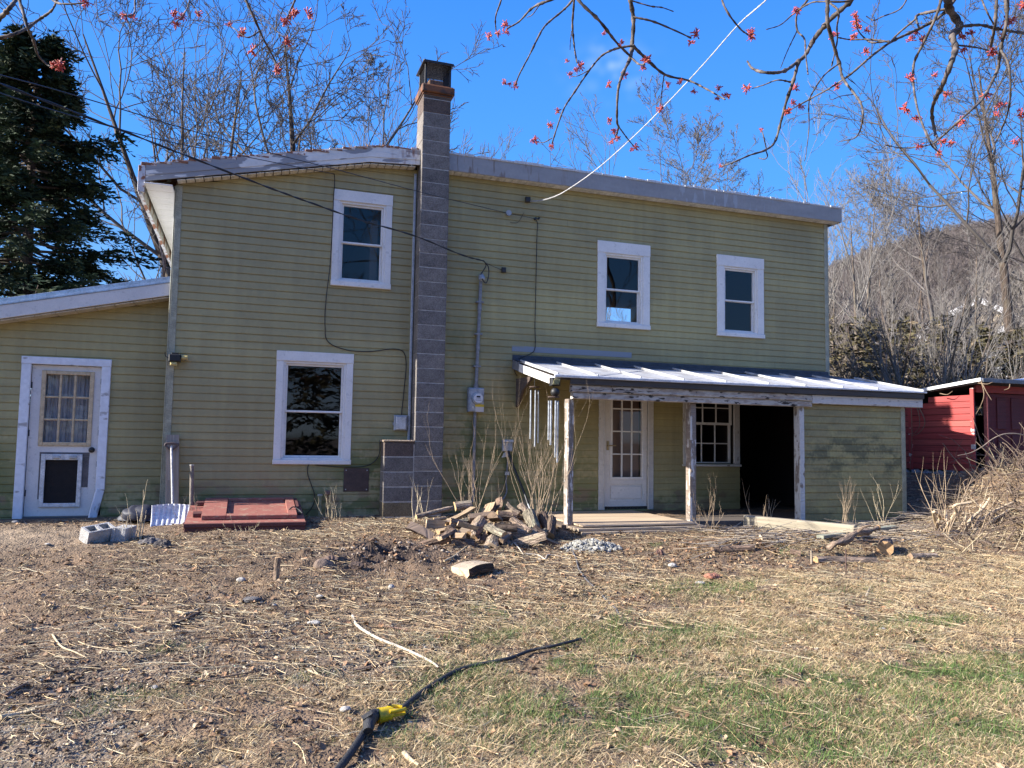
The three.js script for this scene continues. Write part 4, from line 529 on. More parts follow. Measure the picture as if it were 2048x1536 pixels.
// ---------------------------------------------------------------- things on and by the house
const wire = (pts, z, r, n = 40) => tube(curve(pts.map((p, i) => onZ(p[0], p[1], typeof z === 'function' ? z(i / (pts.length - 1), p) : z)), n), r, 5);
{
  // overhead cables
  const span = (z0, z1) => (t, p) => lerp(z0, z1, clamp((p[0] + 200) / 1170));
  const svc = [[-240, 70], [-120, 118], [0, 167], [200, 244], [400, 322], [540, 376], [620, 405], [720, 440], [830, 472], [930, 512], [968, 522]].map((p) => onZ(p[0], p[1], lerp(5.2, .16, clamp((p[0] + 240) / 1208))));
  const path = curve(svc, 160), strand = (ph, r0) => path.map((p, i) => p.clone().add(V3(0, r0 * Math.cos(i * .55 + ph), r0 * Math.sin(i * .55 + ph))));
  const sc = thing('service_cable', 'thick black twisted power cable sweeping from upper left to the meter mast', 'cable');
  mesh('strand', tube(strand(0, .0055), .0062, 6), M.cable, sc); mesh('strand', tube(strand(3.14, .007), .0062, 6), M.cable, sc);
  mesh('drip_loop', [tube(curve([[968, 522], [972, 530], [966, 542], [961, 549]].map((p) => onZ(p[0], p[1], .13)), 16), .008, 5), tube(curve([[966, 521], [976, 532], [977, 552], [972, 566], [966, 561], [963, 554]].map((p) => onZ(p[0], p[1], .15)), 24), .008, 5), tube(curve([[972, 526], [985, 532], [1004, 540]].map((p) => onZ(p[0], p[1], .05)), 10), .004, 4)], M.cable, sc);
  mesh('anchor', bx(onZ(1002, 540).x, onZ(1010, 540).x, onZ(1006, 546).y, onZ(1006, 536).y, .012, .06, .008), M.dark, sc);
  const tel = thing('telephone_wire', 'thin dark wire from upper left to the round insulator on the wall', 'wire');
  mesh('wire', tube(curve([[-200, 100], [0, 150], [105, 178], [281, 230], [344, 250], [546, 307], [665, 337], [860, 389], [960, 413], [1013, 426]].map((p, i) => onZ(p[0], p[1], lerp(5.5, .07, clamp((p[0] + 200) / 1213)))), 100), .0050, 5), M.cable, tel);
  const disc = (px, py, r, zf) => { const p = onZ(px, py, .03), g = new THREE.CylinderGeometry(r, r * .85, zf, 14).toNonIndexed(); g.rotateX(Math.PI / 2); g.translate(p.x, p.y, .015 + zf / 2); return g; };
  mesh('insulator', disc(1016, 427, .042, .06), M.greyBox, tel);
  mesh('tail', [wire([[1016, 427], [1045, 432], [1072, 438]], .06, .004, 12), wire([[1020, 445], [1035, 445], [1048, 425]], .022, .003, 10), disc(1070, 438, .02, .05), disc(1077, 437, .016, .04)], M.cable, tel);
  const t2 = thing('drop_wire', 'black wire from the gable down past the upstairs window to the grey box', 'wire');
  mesh('wire', tube(curve([[-200, 105], [0, 186], [160, 236], [341, 284], [494, 314], [600, 335], [664, 347]].map((p) => onZ(p[0], p[1], lerp(5.5, .26, clamp((p[0] + 200) / 864)))), 60), .005, 5), M.cable, t2);
  mesh('wire', wire([[664, 347], [669, 352], [667, 400], [664, 470], [659, 540], [652, 600], [650, 650], [655, 682], [690, 699], [740, 703], [788, 698], [806, 703], [812, 722], [808, 780], [803, 830]], (t, p) => (p[1] < 352 ? .24 : p[1] < 372 ? .07 : p[1] < 590 ? .06 : .03), .0065, 120), M.cable, t2);
  const t3 = thing('porch_wire', 'thin black wire dropping straight down the wall to the porch roof', 'wire');
  mesh('wire', wire([[1072, 440], [1075, 446], [1074, 470], [1072, 560], [1070, 650], [1069, 700], [1060, 708], [1040, 717], [1030, 730], [1029, 742], [1034, 752]], .03, .0055, 60), M.cable, t3);
  const t4 = thing('base_wire', 'thin dark wire along the wall foot under the ground floor window', 'wire');
  mesh('wire', [wire([[760, 880], [757, 912], [738, 930], [690, 934], [640, 931], [618, 929], [615, 945], [622, 968], [629, 990], [626, 1010], [612, 1030]], .03, .006, 60)], M.cable, t4);
  // pale twisted triplex to the upper right
  const tp = [[1700, -180], [1620, -95], [1532, 0], [1479, 47], [1420, 114], [1380, 158], [1324, 217], [1262, 278], [1195, 337], [1151, 369], [1116, 390], [1086, 400], [1060, 403]].map((p) => onZ(p[0], p[1], lerp(.06, 5.6, clamp((p[0] - 1060) / 560) ** .9)));
  const tw = curve(tp, 420), pale = grainy([.36, .355, .35], { roughness: .45, bumpScale: .001 }), wh = thing('overhead_triplex', 'pale twisted overhead cable running from the wall bracket to the top right', 'cable');
  for (let k = 0; k < 3; k++) mesh('strand', tube(tw.map((p, i) => { const a = i * .42 + k * 2.094; return p.clone().add(V3(.5 * Math.cos(a), Math.cos(a), Math.sin(a) * .8).multiplyScalar(.0075)); }), (t) => .0055 - .0012 * t, 5), k ? pale : grainy([.26, .26, .27], { roughness: .5 }), wh);
  mesh('bracket', [bx(onZ(1049, 400).x, onZ(1058, 400).x, onZ(1053, 406).y, onZ(1053, 396).y, .014, .075, .008)], M.dark, wh);
  // meter and mast
  const mt = thing('electric_meter', 'grey electric meter box with round glass meter and yellow sticker on the wall', 'meter box');
  const b = R4(onZ(938, 775, .12), onZ(968, 824, .12)), mc = onZ(955, 797, .14);
  mesh('box', [bx(b.x0, b.x1, b.y0, b.y1, .016, .115, .01), bx(b.x0 + .02, b.x1 - .006, b.y0 + .012, b.y1 - .012, .1155, .123, .004)], M.greyBox, mt);
  const cyl = (r0, r1, z0, z1, cx, cy) => { const g = new THREE.CylinderGeometry(r1, r0, z1 - z0, 28).toNonIndexed(); g.rotateX(Math.PI / 2); g.translate(cx, cy, (z0 + z1) / 2); return g; };
  mesh('ring', cyl(.088, .084, .123, .15, mc.x, mc.y), M.steel, mt);
  const face = mesh('meter_face', cyl(.070, .066, .1505, .19, mc.x, mc.y), std([.55, .57, .62], { roughness: .25 }), mt); mesh('display', bx(mc.x - .028, mc.x + .028, mc.y + .012, mc.y + .036, .1902, .193), M.black, face); mesh('nameplate', [bx(mc.x - .045, mc.x + .045, mc.y - .030, mc.y - .022, .1902, .192), bx(mc.x - .035, mc.x + .035, mc.y - .004, mc.y + .001, .1902, .192)], std([.20, .21, .24]), face);
  const st = onZ(957, 812, .125); mesh('sticker', bx(st.x - .05, st.x + .085, st.y - .012, st.y + .025, .1232, .1245), std([.62, .47, .06]), mt); mesh('notice', bx(st.x - .045, st.x + .08, st.y - .085, st.y - .0125, .1232, .1243), new THREE.MeshStandardMaterial({ map: texture(64, 48, (u, v) => (v > .35 && v < .75 && hash(Math.floor(u * 14), Math.floor(v * 10)) > .6 ? [.5, .16, .10] : [.55, .52, .5])), roughness: .6 }), mt);
  mesh('seal', bx(st.x - .095, st.x - .07, st.y - .04, st.y - .005, .1232, .135, .004), std([.6, .6, .58]), mt);
  const cd = thing('conduit_mast', 'grey conduit pipe with weatherhead climbing the wall above the meter', 'conduit');
  const w0 = onZ(961.5, 562, .06), w1 = onZ(952, 776, .06), w2 = onZ(950, 824, .06), w3 = onZ(946, 1004, .06);
  mesh('pipe', [tube([w0, w1], .026, 12), tube([w2, w3], .024, 12)], M.conduit, cd);
  mesh('coupling', [...[.25, .62].map((t) => { const p = w0.clone().lerp(w1, t); return tube([p.clone().add(V3(0, .05, 0)), p.clone().add(V3(0, -.05, 0))], .032, 12); }), tube([w1.clone().add(V3(0, .05, 0)), w1.clone()], .036, 12)], M.conduit, cd);
  mesh('strap', [.2, .5, .8].map((t) => { const p = w0.clone().lerp(w1, t); return bx(p.x - .055, p.x + .055, p.y - .012, p.y + .012, .016, .09, .003); }), M.conduit, cd);
  mesh('weatherhead', [(() => { const g = new THREE.SphereGeometry(.055, 14, 10).toNonIndexed(); g.scale(.8, 1.05, 1); g.translate(w0.x + .0, w0.y + .05, .085); return g; })(), bx(w0.x - .04, w0.x + .04, w0.y + .005, w0.y + .05, .07, .16, .015)], M.greyBox, cd);
  // small grey junction box, lamp, outlet
  const jb = thing('junction_box', 'small grey utility box on the wall left of the chimney', 'utility box'), q = R4(onZ(789, 830, .08), onZ(815, 861, .08)); mesh('box', bx(q.x0, q.x1, q.y0, q.y1, .016, .075, .01), M.greyBox, jb); mesh('lid', bx(q.x0 + .02, q.x1 - .025, q.y0 + .012, q.y1 - .02, .0755, .10, .01), grainy([.46, .47, .48], { roughness: .4 }), jb); mesh('tab', [bx(q.x0 - .012, q.x0 - .001, q.y0 + .07, q.y0 + .11, .02, .06), bx(q.x1 + .001, q.x1 + .012, q.y0 + .07, q.y0 + .11, .02, .06)], M.greyBox, jb);
  const fl = thing('floodlight', 'black floodlight with two small lamp heads on the house corner', 'lamp'), fb = R4(onZ(338, 708, .1), onZ(361, 724, .1)); mesh('housing', [bx(fb.x0, fb.x1, fb.y0, fb.y1, .03, .15, .012), bx(fb.x0 + .03, fb.x1 - .03, fb.y1 + .0, fb.y1 + .02, .04, .13, .006)], M.black, fl);
  const lens = std([.50, .40, .16], { roughness: .3 }); mesh('lamp_head', [bx(fb.x1 + .004, fb.x1 + .085, fb.y0 + .035, fb.y1 - .012, .05, .13, .014)], lens, fl); mesh('lamp_head', [bx(fb.x0 + .02, fb.x0 + .10, fb.y0 - .05, fb.y0 - .004, .06, .14, .014)], lens, fl); mesh('sensor_stem', tube(curve([[337, 716], [331, 712], [330, 704]].map((p) => onZ(p[0], p[1], .06)), 8), .006, 5), M.black, fl);
  const ou = thing('outlet_box', 'grey outdoor outlet box with its cover open beside the meter', 'outlet box'), ob = R4(onZ(1007, 880, .1), onZ(1026, 903, .1)); mesh('box', bx(ob.x0, ob.x1, ob.y0, ob.y1, .016, .085, .008), M.greyBox, ou); mesh('lid', bx(ob.x0 - .008, ob.x1 + .01, ob.y1 - .035, ob.y1 + .006, .0855, .105, .006), grainy([.38, .41, .46], { roughness: .4 }), ou); mesh('torn_cover', prism([[0, 0], [.10, .03], [.05, -.06], [-.04, -.07]], 0, .004).translate(ob.x0 + .02, ob.y0 - .02, .07), M.steel, ou);
  const oc = thing('supply_cord', 'thick black cord hanging from the outlet box to the firewood', 'cord'); mesh('cord', wire([[1017, 902], [1024, 925], [1038, 960], [1050, 990], [1056, 1008]], (t) => lerp(.09, .5, t), .017, 30), M.cable, oc); mesh('sleeve', wire([[1056, 1008], [1064, 1026], [1076, 1046], [1088, 1056]], (t) => lerp(.5, 1.0, t), .015, 16), M.steel, oc);
  const lc = thing('grey_conduit', 'thin curved grey cable from the outlet box down to the ground', 'cable'); mesh('cable', wire([[1016, 902], [1015, 930], [1012, 962], [1013, 985], [1004, 1000], [988, 1006]], .035, .013, 30), M.conduit, lc); mesh('clip', [bx(onZ(1008, 946).x, onZ(1017, 946).x, onZ(1010, 950).y, onZ(1010, 943).y, .016, .05, .003)], M.steel, lc);
  const ap = thing('access_panel', 'square brown access panel screwed to the siding by the chimney foot', 'access panel'), pr = R4(onZ(688, 936, .02), onZ(737, 983, .02)); mesh('plate', bx(pr.x0, pr.x1, pr.y0, pr.y1, .018, .026, .003), grainy([.060, .034, .028], { roughness: .55, bumpScale: .002 }, 2), ap); mesh('screw', [[.03, .03], [.03, -.03], [-.03, .03], [-.03, -.03]].map(([a, c]) => cyl(.008, .007, .0262, .030, a > 0 ? pr.x0 + a : pr.x1 + a, c > 0 ? pr.y0 + c : pr.y1 + c)), M.steel, ap);
  // pipes by the wall
  const vp = thing('filler_pipe', 'short olive filler pipe with round cap standing by the wall', 'pipe'); { const a = onZ(640, 1035, .14), c = onZ(640, 992, .14); mesh('pipe', tube([V3(a.x, -.1, .14), V3(c.x, c.y, .14)], .022, 10), grainy([.20, .20, .12]), vp); mesh('cap', tube([V3(c.x, c.y, .14), V3(c.x, c.y + .025, .14)], .034, 12), grainy([.30, .31, .27]), vp); }
  const vq = thing('vent_pipe', 'rusty brown vent pipe with elbow cap beside the filler pipe', 'pipe'); { const c = onZ(655, 990, .12); mesh('pipe', tube([V3(c.x, -.1, .12), V3(c.x, c.y, .12)], .017, 10), grainy([.13, .08, .055]), vq); mesh('cap', bx(c.x - .035, c.x + .045, c.y, c.y + .06, .08, .17, .014), grainy([.15, .085, .06]), vq); }
  // plank, post, shovel at the corner
  const pk = thing('leaning_plank', 'weathered grey plank leaning upright against the house corner', 'plank'); { const a = onZ(346, 1008, .20), c = onZ(345.5, 870, .06); mesh('board', beam(V3(a.x, -.08, .21), V3(c.x, c.y, .075), .155, .035, .006, V3(0, 0, 1)), woody([.30, .25, .20], {}, .6, .5), pk); }
  const sk = thing('metal_stake', 'thin grey post standing by the wall beside the cellar door', 'post'); { const a = onZ(384, 1005, .25), c = onZ(384, 931, .25); mesh('post', tube([V3(a.x, -.1, .25), V3(c.x, c.y, .25)], .024, 8), grainy([.20, .17, .14]), sk); mesh('cap', tube([V3(c.x, c.y, .25), V3(c.x, c.y + .01, .25)], .028, 8), grainy([.4, .38, .36]), sk); }
  const sh = thing('snow_shovel', 'white ribbed snow shovel standing against the plank', 'shovel');
  { const z0 = .62, bl = onZ(302, 1050, z0), br = onZ(374, 1050, z0), tl = onZ(299, 1010, .50), W = (br.x - bl.x) * 1.06, cx = (bl.x + br.x) / 2, yb = ground(cx, z0) - .01, yt = tl.y, g = new THREE.PlaneGeometry(W, 1, 60, 8), p = g.attributes.position;
    for (let i = 0; i < p.count; i++) { const u = p.getX(i) / W + .5, v = p.getY(i) + .5, rib = v < .12 ? 0 : .010 * (Math.sin(u * 6.283 * 7) > .2 ? 1 : 0); p.setXYZ(i, cx + (u - .5) * W * (1 - .04 * (1 - v)) + .0 , lerp(yb, yt, v) + .012 * Math.sin(u * 3.14), z0 - .13 * v - .10 * Math.pow(Math.abs(u - .5) * 2, 2) * -.5 + rib - .04 * Math.sin(v * 3.1)); }
    g.computeVertexNormals(); mesh('blade', g, grainy([.60, .60, .62], { roughness: .45, side: THREE.DoubleSide, bumpScale: .002 }, 2), sh);
    const h0 = V3(cx + .035, yt - .20, z0 - .09), h1 = onZ(343, 892, .16); mesh('handle', tube([h0, h1], .015, 8), grainy([.42, .40, .38], { roughness: .5 }), sh); mesh('grip', [tube(curve([V3(h1.x - .075, h1.y + .0, .16), V3(h1.x - .07, h1.y + .025, .16), V3(h1.x, h1.y + .035, .16), V3(h1.x + .07, h1.y + .025, .16), V3(h1.x + .075, h1.y, .16)], 16), .015, 8), tube(curve([V3(h1.x - .072, h1.y + .01, .16), V3(h1.x, h1.y - .05, .16), V3(h1.x + .072, h1.y + .01, .16)], 12), .012, 6)], std([.10, .07, .06], { roughness: .6 }), sh); }
  // cellar bulkhead
  const ce = thing('cellar_door', 'low brick red sloping cellar door with raised frame by the house wall', 'cellar door');
  const red = new THREE.MeshStandardMaterial({ map: again(peeling([.27, .095, .07], [.30, .18, .125], .38, 401, 512, 30, 46), .9), bumpMap: again(tWoodBump, .7), bumpScale: .005, roughness: .75 }), dred = woody([.10, .032, .028], { roughness: .8 });
  { const zf = 1.25, zb = .06, f0 = onZ(368, 1049, zf), f1 = onZ(611, 1043, zf), yF = (f0.y + f1.y) / 2, yBk = onZ(500, 996, .12).y - .045, x0 = f0.x, x1 = f1.x, dir = V3(0, yBk - yF, zb - zf), L = dir.length(); const nrm = V3(0, -(zb - zf), yBk - yF).normalize();
    const at = (x, t, h) => V3(x, lerp(yF, yBk, t), lerp(zf, zb, t)).addScaledVector(nrm, h);
    mesh('base_board', [bx(x0, x1, -.3, yF - .04, zf - .04, zf, .006)], dred, ce); mesh('base_board', [bx(x0 - .008, x1 + .008, yF - .045, yF + .002, zf - .05, zf + .012, .005)], dred, ce);  // front boards in darker red, shade of the front face put into the colour
    for (const [a, c] of [[x0, x0 + .04], [x1 - .04, x1]]) { const g = prism([[-zf + .041, -.3], [-zb, -.3], [-zb, yBk - .02], [-zf + .041, yF - .02]], a, c); g.rotateY(Math.PI / 2); mesh('cheek', g, dred, ce); }
    const slab = (xa, xb, ta, tb, h0, h1, m, n, c = .005) => { const mid = at((xa + xb) / 2, (ta + tb) / 2, (h0 + h1) / 2); const g = bx(-(xb - xa) / 2, (xb - xa) / 2, -(h1 - h0) / 2, (h1 - h0) / 2, -(tb - ta) * L / 2, (tb - ta) * L / 2, c); g.applyMatrix4(new THREE.Matrix4().makeBasis(V3(1, 0, 0), nrm, V3().crossVectors(V3(1, 0, 0), nrm)).setPosition(mid)); return mesh(n, g, m, ce); };
    slab(x0, x1, .02, 1, -.03, -.001, red, 'deck');
    const dx0 = x0 + .17, dx1 = x1 - .09; slab(dx0, dx0 + .27, .14, .98, .003, .055, red, 'stile'); slab(dx1 - .10, dx1, .14, .98, .003, .053, red, 'stile'); slab(dx0 + .271, dx1 - .101, .14, .23, .003, .052, red, 'rail'); slab(dx0 + .271, dx1 - .101, .93, .98, .003, .052, red, 'rail'); slab(dx0 + .271, dx1 - .101, .231, .929, .0, .012, red, 'panel');
    slab(dx0 - .10, dx0 - .002, .26, .36, .003, .05, dred, 'hinge_block'); slab(dx0 - .10, dx0 - .002, .78, .88, .003, .05, dred, 'hinge_block'); slab(dx1 + .002, dx1 + .06, .3, .38, .003, .04, M.dark, 'latch'); slab(dx1 + .01, dx1 + .05, .55, .97, .003, .045, dred, 'side_batten');
    mesh('latch_chain', tube(curve([at(dx1 - .08, .34, .06), at(dx1 - .03, .37, .085), at(dx1 + .03, .34, .06), at(dx1 + .07, .28, .03)], 14), .008, 5), M.dark, ce); }
  // wind chimes under the porch eave
  const chime = (label, px, py0, py1s, z, top) => { const c = thing('wind_chime', label, 'wind chime', [0, 0, 0], 0, 'wind chimes at the porch corner'); const p = onZ(px, py0, z); mesh('top_plate', (() => { const g = new THREE.CylinderGeometry(.075, .075, .015, 18).toNonIndexed(); g.translate(p.x, p.y, z); return g; })(), woody([.10, .065, .05]), c); py1s.forEach((py, i) => { const a = i / py1s.length * 6.283 + .4, X = p.x + .058 * Math.cos(a), Z = z + .058 * Math.sin(a), y1 = onZ(px, py, z).y; mesh('chime_tube', tube([V3(X, p.y - .05, Z), V3(X, y1, Z)], .0125, 8), M.steel, c); mesh('string', tube([V3(X, p.y, Z), V3(X, p.y - .05, Z)], .002, 3), M.dark, c); }); mesh('hanger', tube([V3(p.x, p.y, z), V3(p.x, top, z)], .004, 4), M.dark, c); return c; };
  chime('long silver wind chime hanging under the left porch eave near the wall', 1069, 774, [886, 893, 878, 868, 860], .75, 1.98);
  const c2 = chime('larger wind chime with lattice lantern at the porch front corner', 1107, 794, [925, 905, 890, 880, 868, 915], 1.70, 1.87);
  { const p = onZ(1111, 764, 1.72), gs = []; for (let k = 0; k < 5; k++) gs.push(beam(V3(p.x - .05 + k * .018, p.y - .035, 1.76), V3(p.x - .028 + k * .018, p.y + .04, 1.76), .006, .006, 0)); mesh('lantern', [bx(p.x - .07, p.x + .06, p.y - .05, p.y + .055, 1.66, 1.755, .02), (() => { const g = new THREE.SphereGeometry(.06, 12, 8).toNonIndexed(); g.translate(p.x + .0, p.y - .13, 1.71); return g; })()], M.black, c2); mesh('lattice', gs, std([.5, .46, .22], { roughness: .4 }), c2); }
}
// ---------------------------------------------------------------- red shed on the bank at the right
{
  const X = 11.33, s = thing('red_shed', 'small red board shed with a pale metal roof edge on the bank', 'shed'), zn = onX(1951, 860, X).z, zb = -.5, yb = .66, ytN = onX(1951, 778, X).y, ytB = onX(1822, 801, X).y, zB0 = onX(1822, 801, X).z, top = (z) => lerp(ytN, ytB, (zn - z) / (zn - zB0));
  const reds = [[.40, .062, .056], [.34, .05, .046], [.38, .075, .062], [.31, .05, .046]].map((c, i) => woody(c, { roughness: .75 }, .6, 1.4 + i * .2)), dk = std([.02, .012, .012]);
  mesh('frame', [bx(X + .02, X + .05, yb, top(zb) - .01, zb, zn - .03), bx(X + .03, X + 2.7, yb, 1.7, zb, zb + .04), bx(X + 2.6, X + 2.7, yb, 2.0, zb + .05, zn)], dk, s);
  const R = rngOf(4), n = 13, e = (ytN + .02 - yb - .02) / n; const wl = mesh('side_wall', bx(X + .005, X + .0195, yb, top(zb) - .02, zb, zn - .04), dk, s);
  for (let i = 0; i < n; i++) { const y0 = yb + .02 + i * e, y1 = y0 + e - .008; const zEnd = y1 > top(zb) ? Math.max(zb, zn - (zn - zB0) * (ytN - y1) / (ytN - ytB)) : zb; if (zEnd > zn - .15) continue; mesh('board', prism([[-zn + .07, y0], [-zEnd, y0], [-zEnd, Math.min(y1, top(zEnd))], [-zn + .07, y1]], 0, .016 + .004 * R(), .002).rotateY(Math.PI / 2).translate(X - .016, 0, 0), reds[Math.floor(R() * 4)], wl); }
  const trim = new THREE.MeshStandardMaterial({ map: again(peeling([.36, .05, .045], [.50, .46, .43], .36, 421, 256, 3, 10), 1), roughness: .8 });
  mesh('corner_board', [bx(X - .03, X + .0, yb, ytN + .02, zn - .068, zn, .004)], trim, s); mesh('corner_board', [bx(X - .025, X - .001, yb, top(zB0) - .1, zB0 - .05, zB0 + .03, .004)], trim, s);
  // front: dark gap, then a panelled door
  const zf = zn + .0, dx = onZ(1973, 850, zf).x; mesh('front_wall', [bx(X + .05, X + 2.7, ytN - .05, ytN + .12, zn - .05, zn, .004)], reds[1], s);
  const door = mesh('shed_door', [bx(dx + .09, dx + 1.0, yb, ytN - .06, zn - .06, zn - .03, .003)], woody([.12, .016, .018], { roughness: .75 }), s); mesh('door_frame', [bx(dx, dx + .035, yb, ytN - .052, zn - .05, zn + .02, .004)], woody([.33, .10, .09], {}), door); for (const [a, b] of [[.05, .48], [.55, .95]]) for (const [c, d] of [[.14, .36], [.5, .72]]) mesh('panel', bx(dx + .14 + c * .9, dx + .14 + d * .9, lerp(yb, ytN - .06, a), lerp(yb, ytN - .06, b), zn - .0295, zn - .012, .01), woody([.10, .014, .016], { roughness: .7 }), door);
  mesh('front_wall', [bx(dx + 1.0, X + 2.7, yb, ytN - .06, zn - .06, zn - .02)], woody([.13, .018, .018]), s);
  const r0 = onX(1963, 756, X - .12), ro = (z) => r0.y - (r0.z - z) * .095;
  mesh('roof', [prism([[-r0.z, ro(r0.z) - .07], [.8, ro(-.8) - .07], [.8, ro(-.8) - .005], [-r0.z, ro(r0.z) - .005]], 0, 3.0).rotateY(Math.PI / 2).translate(X - .12, 0, 0)], grainy([.035, .035, .038]), s);
  mesh('roof_edge', [prism([[-r0.z - .01, ro(r0.z) - .05], [.8, ro(-.8) - .05], [.8, ro(-.8) + .004], [-r0.z - .01, ro(r0.z) + .004]], 0, .03).rotateY(Math.PI / 2).translate(X - .152, 0, 0)], grainy([.66, .66, .66], { roughness: .5 }), s); mesh('roof_edge', bx(X - .12, X + 2.9, ro(r0.z) - .068, ro(r0.z) - .002, r0.z + .002, r0.z + .03, .004), grainy([.14, .145, .155], { roughness: .5, metalness: .3 }), s);
  for (let i = 0; i < 7; i++) { const z = lerp(zn - .05, zb + .4, i / 6); mesh('foundation_stone', (() => { const g = new THREE.IcosahedronGeometry(.16, 1); const p = g.attributes.position; for (let k = 0; k < p.count; k++) { const h = .75 + .5 * hash(Math.round(p.getX(k) * 90) + i * 7, Math.round(p.getY(k) * 90), Math.round(p.getZ(k) * 90)); p.setXYZ(k, p.getX(k) * h * .8, p.getY(k) * h * .55, p.getZ(k) * h); } g.computeVertexNormals(); g.translate(X + .08, yb - .05, z); return metreUV(g); })(), grainy([.24, .24, .25], {}, 2), s); }
  const lower = thing('far_roof', 'pale sunlit metal roof edge just behind the red shed', 'roof'); { const a = onZ(2008, 762, .2); mesh('sheet', beam(V3(a.x, a.y - .06, .2), V3(a.x + 2.4, a.y + .28, .2), 1.6, .03, .004), grainy([.66, .66, .67], { roughness: .45 }), lower); mesh('wall', bx(a.x + .3, a.x + 2.4, .3, a.y - .1, -.4, .6), woody([.2, .03, .03]), lower); }
  const vine = thing('dry_vine', 'dry bare vine hanging over the shed corner', 'vine'); const vs = []; for (const pts of [[[1962, 760], [1968, 790], [1962, 810], [1952, 828]], [[1965, 768], [1972, 782], [1983, 800]], [[1825, 790], [1838, 830], [1838, 855], [1822, 872]], [[1830, 800], [1850, 845], [1838, 866], [1822, 872]], [[1822, 800], [1824, 870], [1820, 940]], [[1880, 787], [1895, 789], [1905, 782]], [[2020, 768], [2018, 776], [2008, 780]], [[1956, 766], [1975, 768], [1985, 764]]]) vs.push(tube(curve(pts.map((p) => onX(p[0], p[1], p[0] > 1955 ? X - .14 : X - .16)), 14), (t) => .009 * (1 - .6 * t), 5)); mesh('stems', vs, woody([.20, .14, .09]), vine);
}
// ---------------------------------------------------------------- firewood: each log a thing with bark and cut faces
const barkTex = texture(512, 512, (u, v) => { const r = fbm(u * 26, v * 6, 5, 501), f = fbm(u * 60, v * 60, 3, 503, 60), l = ss(.62, .7, fbm(u * 5, v * 5, 4, 505, 5)); const k = .12 + 1.5 * Math.abs(r - .5) * 2 * .55 + .42 * (f - .4); return mix3([k, k * .9, k * .82], [.6, .62, .52], l * .4); });
const barkBump = texture(512, 512, (u, v) => fbm(u * 26, v * 5, 5, 501), false);
const cutTex = texture(256, 256, (u, v) => { const r = Math.hypot(u - .5, v - .48); const ring = .5 + .5 * Math.sin(r * 120 + 3 * fbm(u * 6, v * 6, 3, 511)); const crack = ss(.62, .68, fbm(Math.atan2(v - .48, u - .5) * 3 + 9, r * 2, 3, 513)); const k = .72 + .12 * ring - .3 * crack + .25 * (fbm(u * 30, v * 30, 2, 515) - .5); return [k, k * .9, k * .78]; });
const barkMs = [[.30, .235, .18], [.22, .16, .12], [.36, .30, .24], [.26, .245, .19], [.15, .11, .085]].map((c) => new THREE.MeshStandardMaterial({ map: again(barkTex, 3, 2), color: lin(...c.map((x) => x * 1.9)), bumpMap: again(barkBump, 3, 2), bumpScale: .02, roughness: .95 }));
const splitMs = [[.37, .265, .16], [.30, .20, .12], [.44, .35, .25], [.22, .155, .11]].map((c) => woody(c, { bumpScale: .012, roughness: .9 }, 1.2, 3));
const cutMs = [[.46, .335, .20], [.38, .26, .15], [.52, .42, .31], [.22, .165, .12]].map((c) => new THREE.MeshStandardMaterial({ map: cutTex, color: lin(...c.map((x) => x * 1.35)), roughness: .95 }));
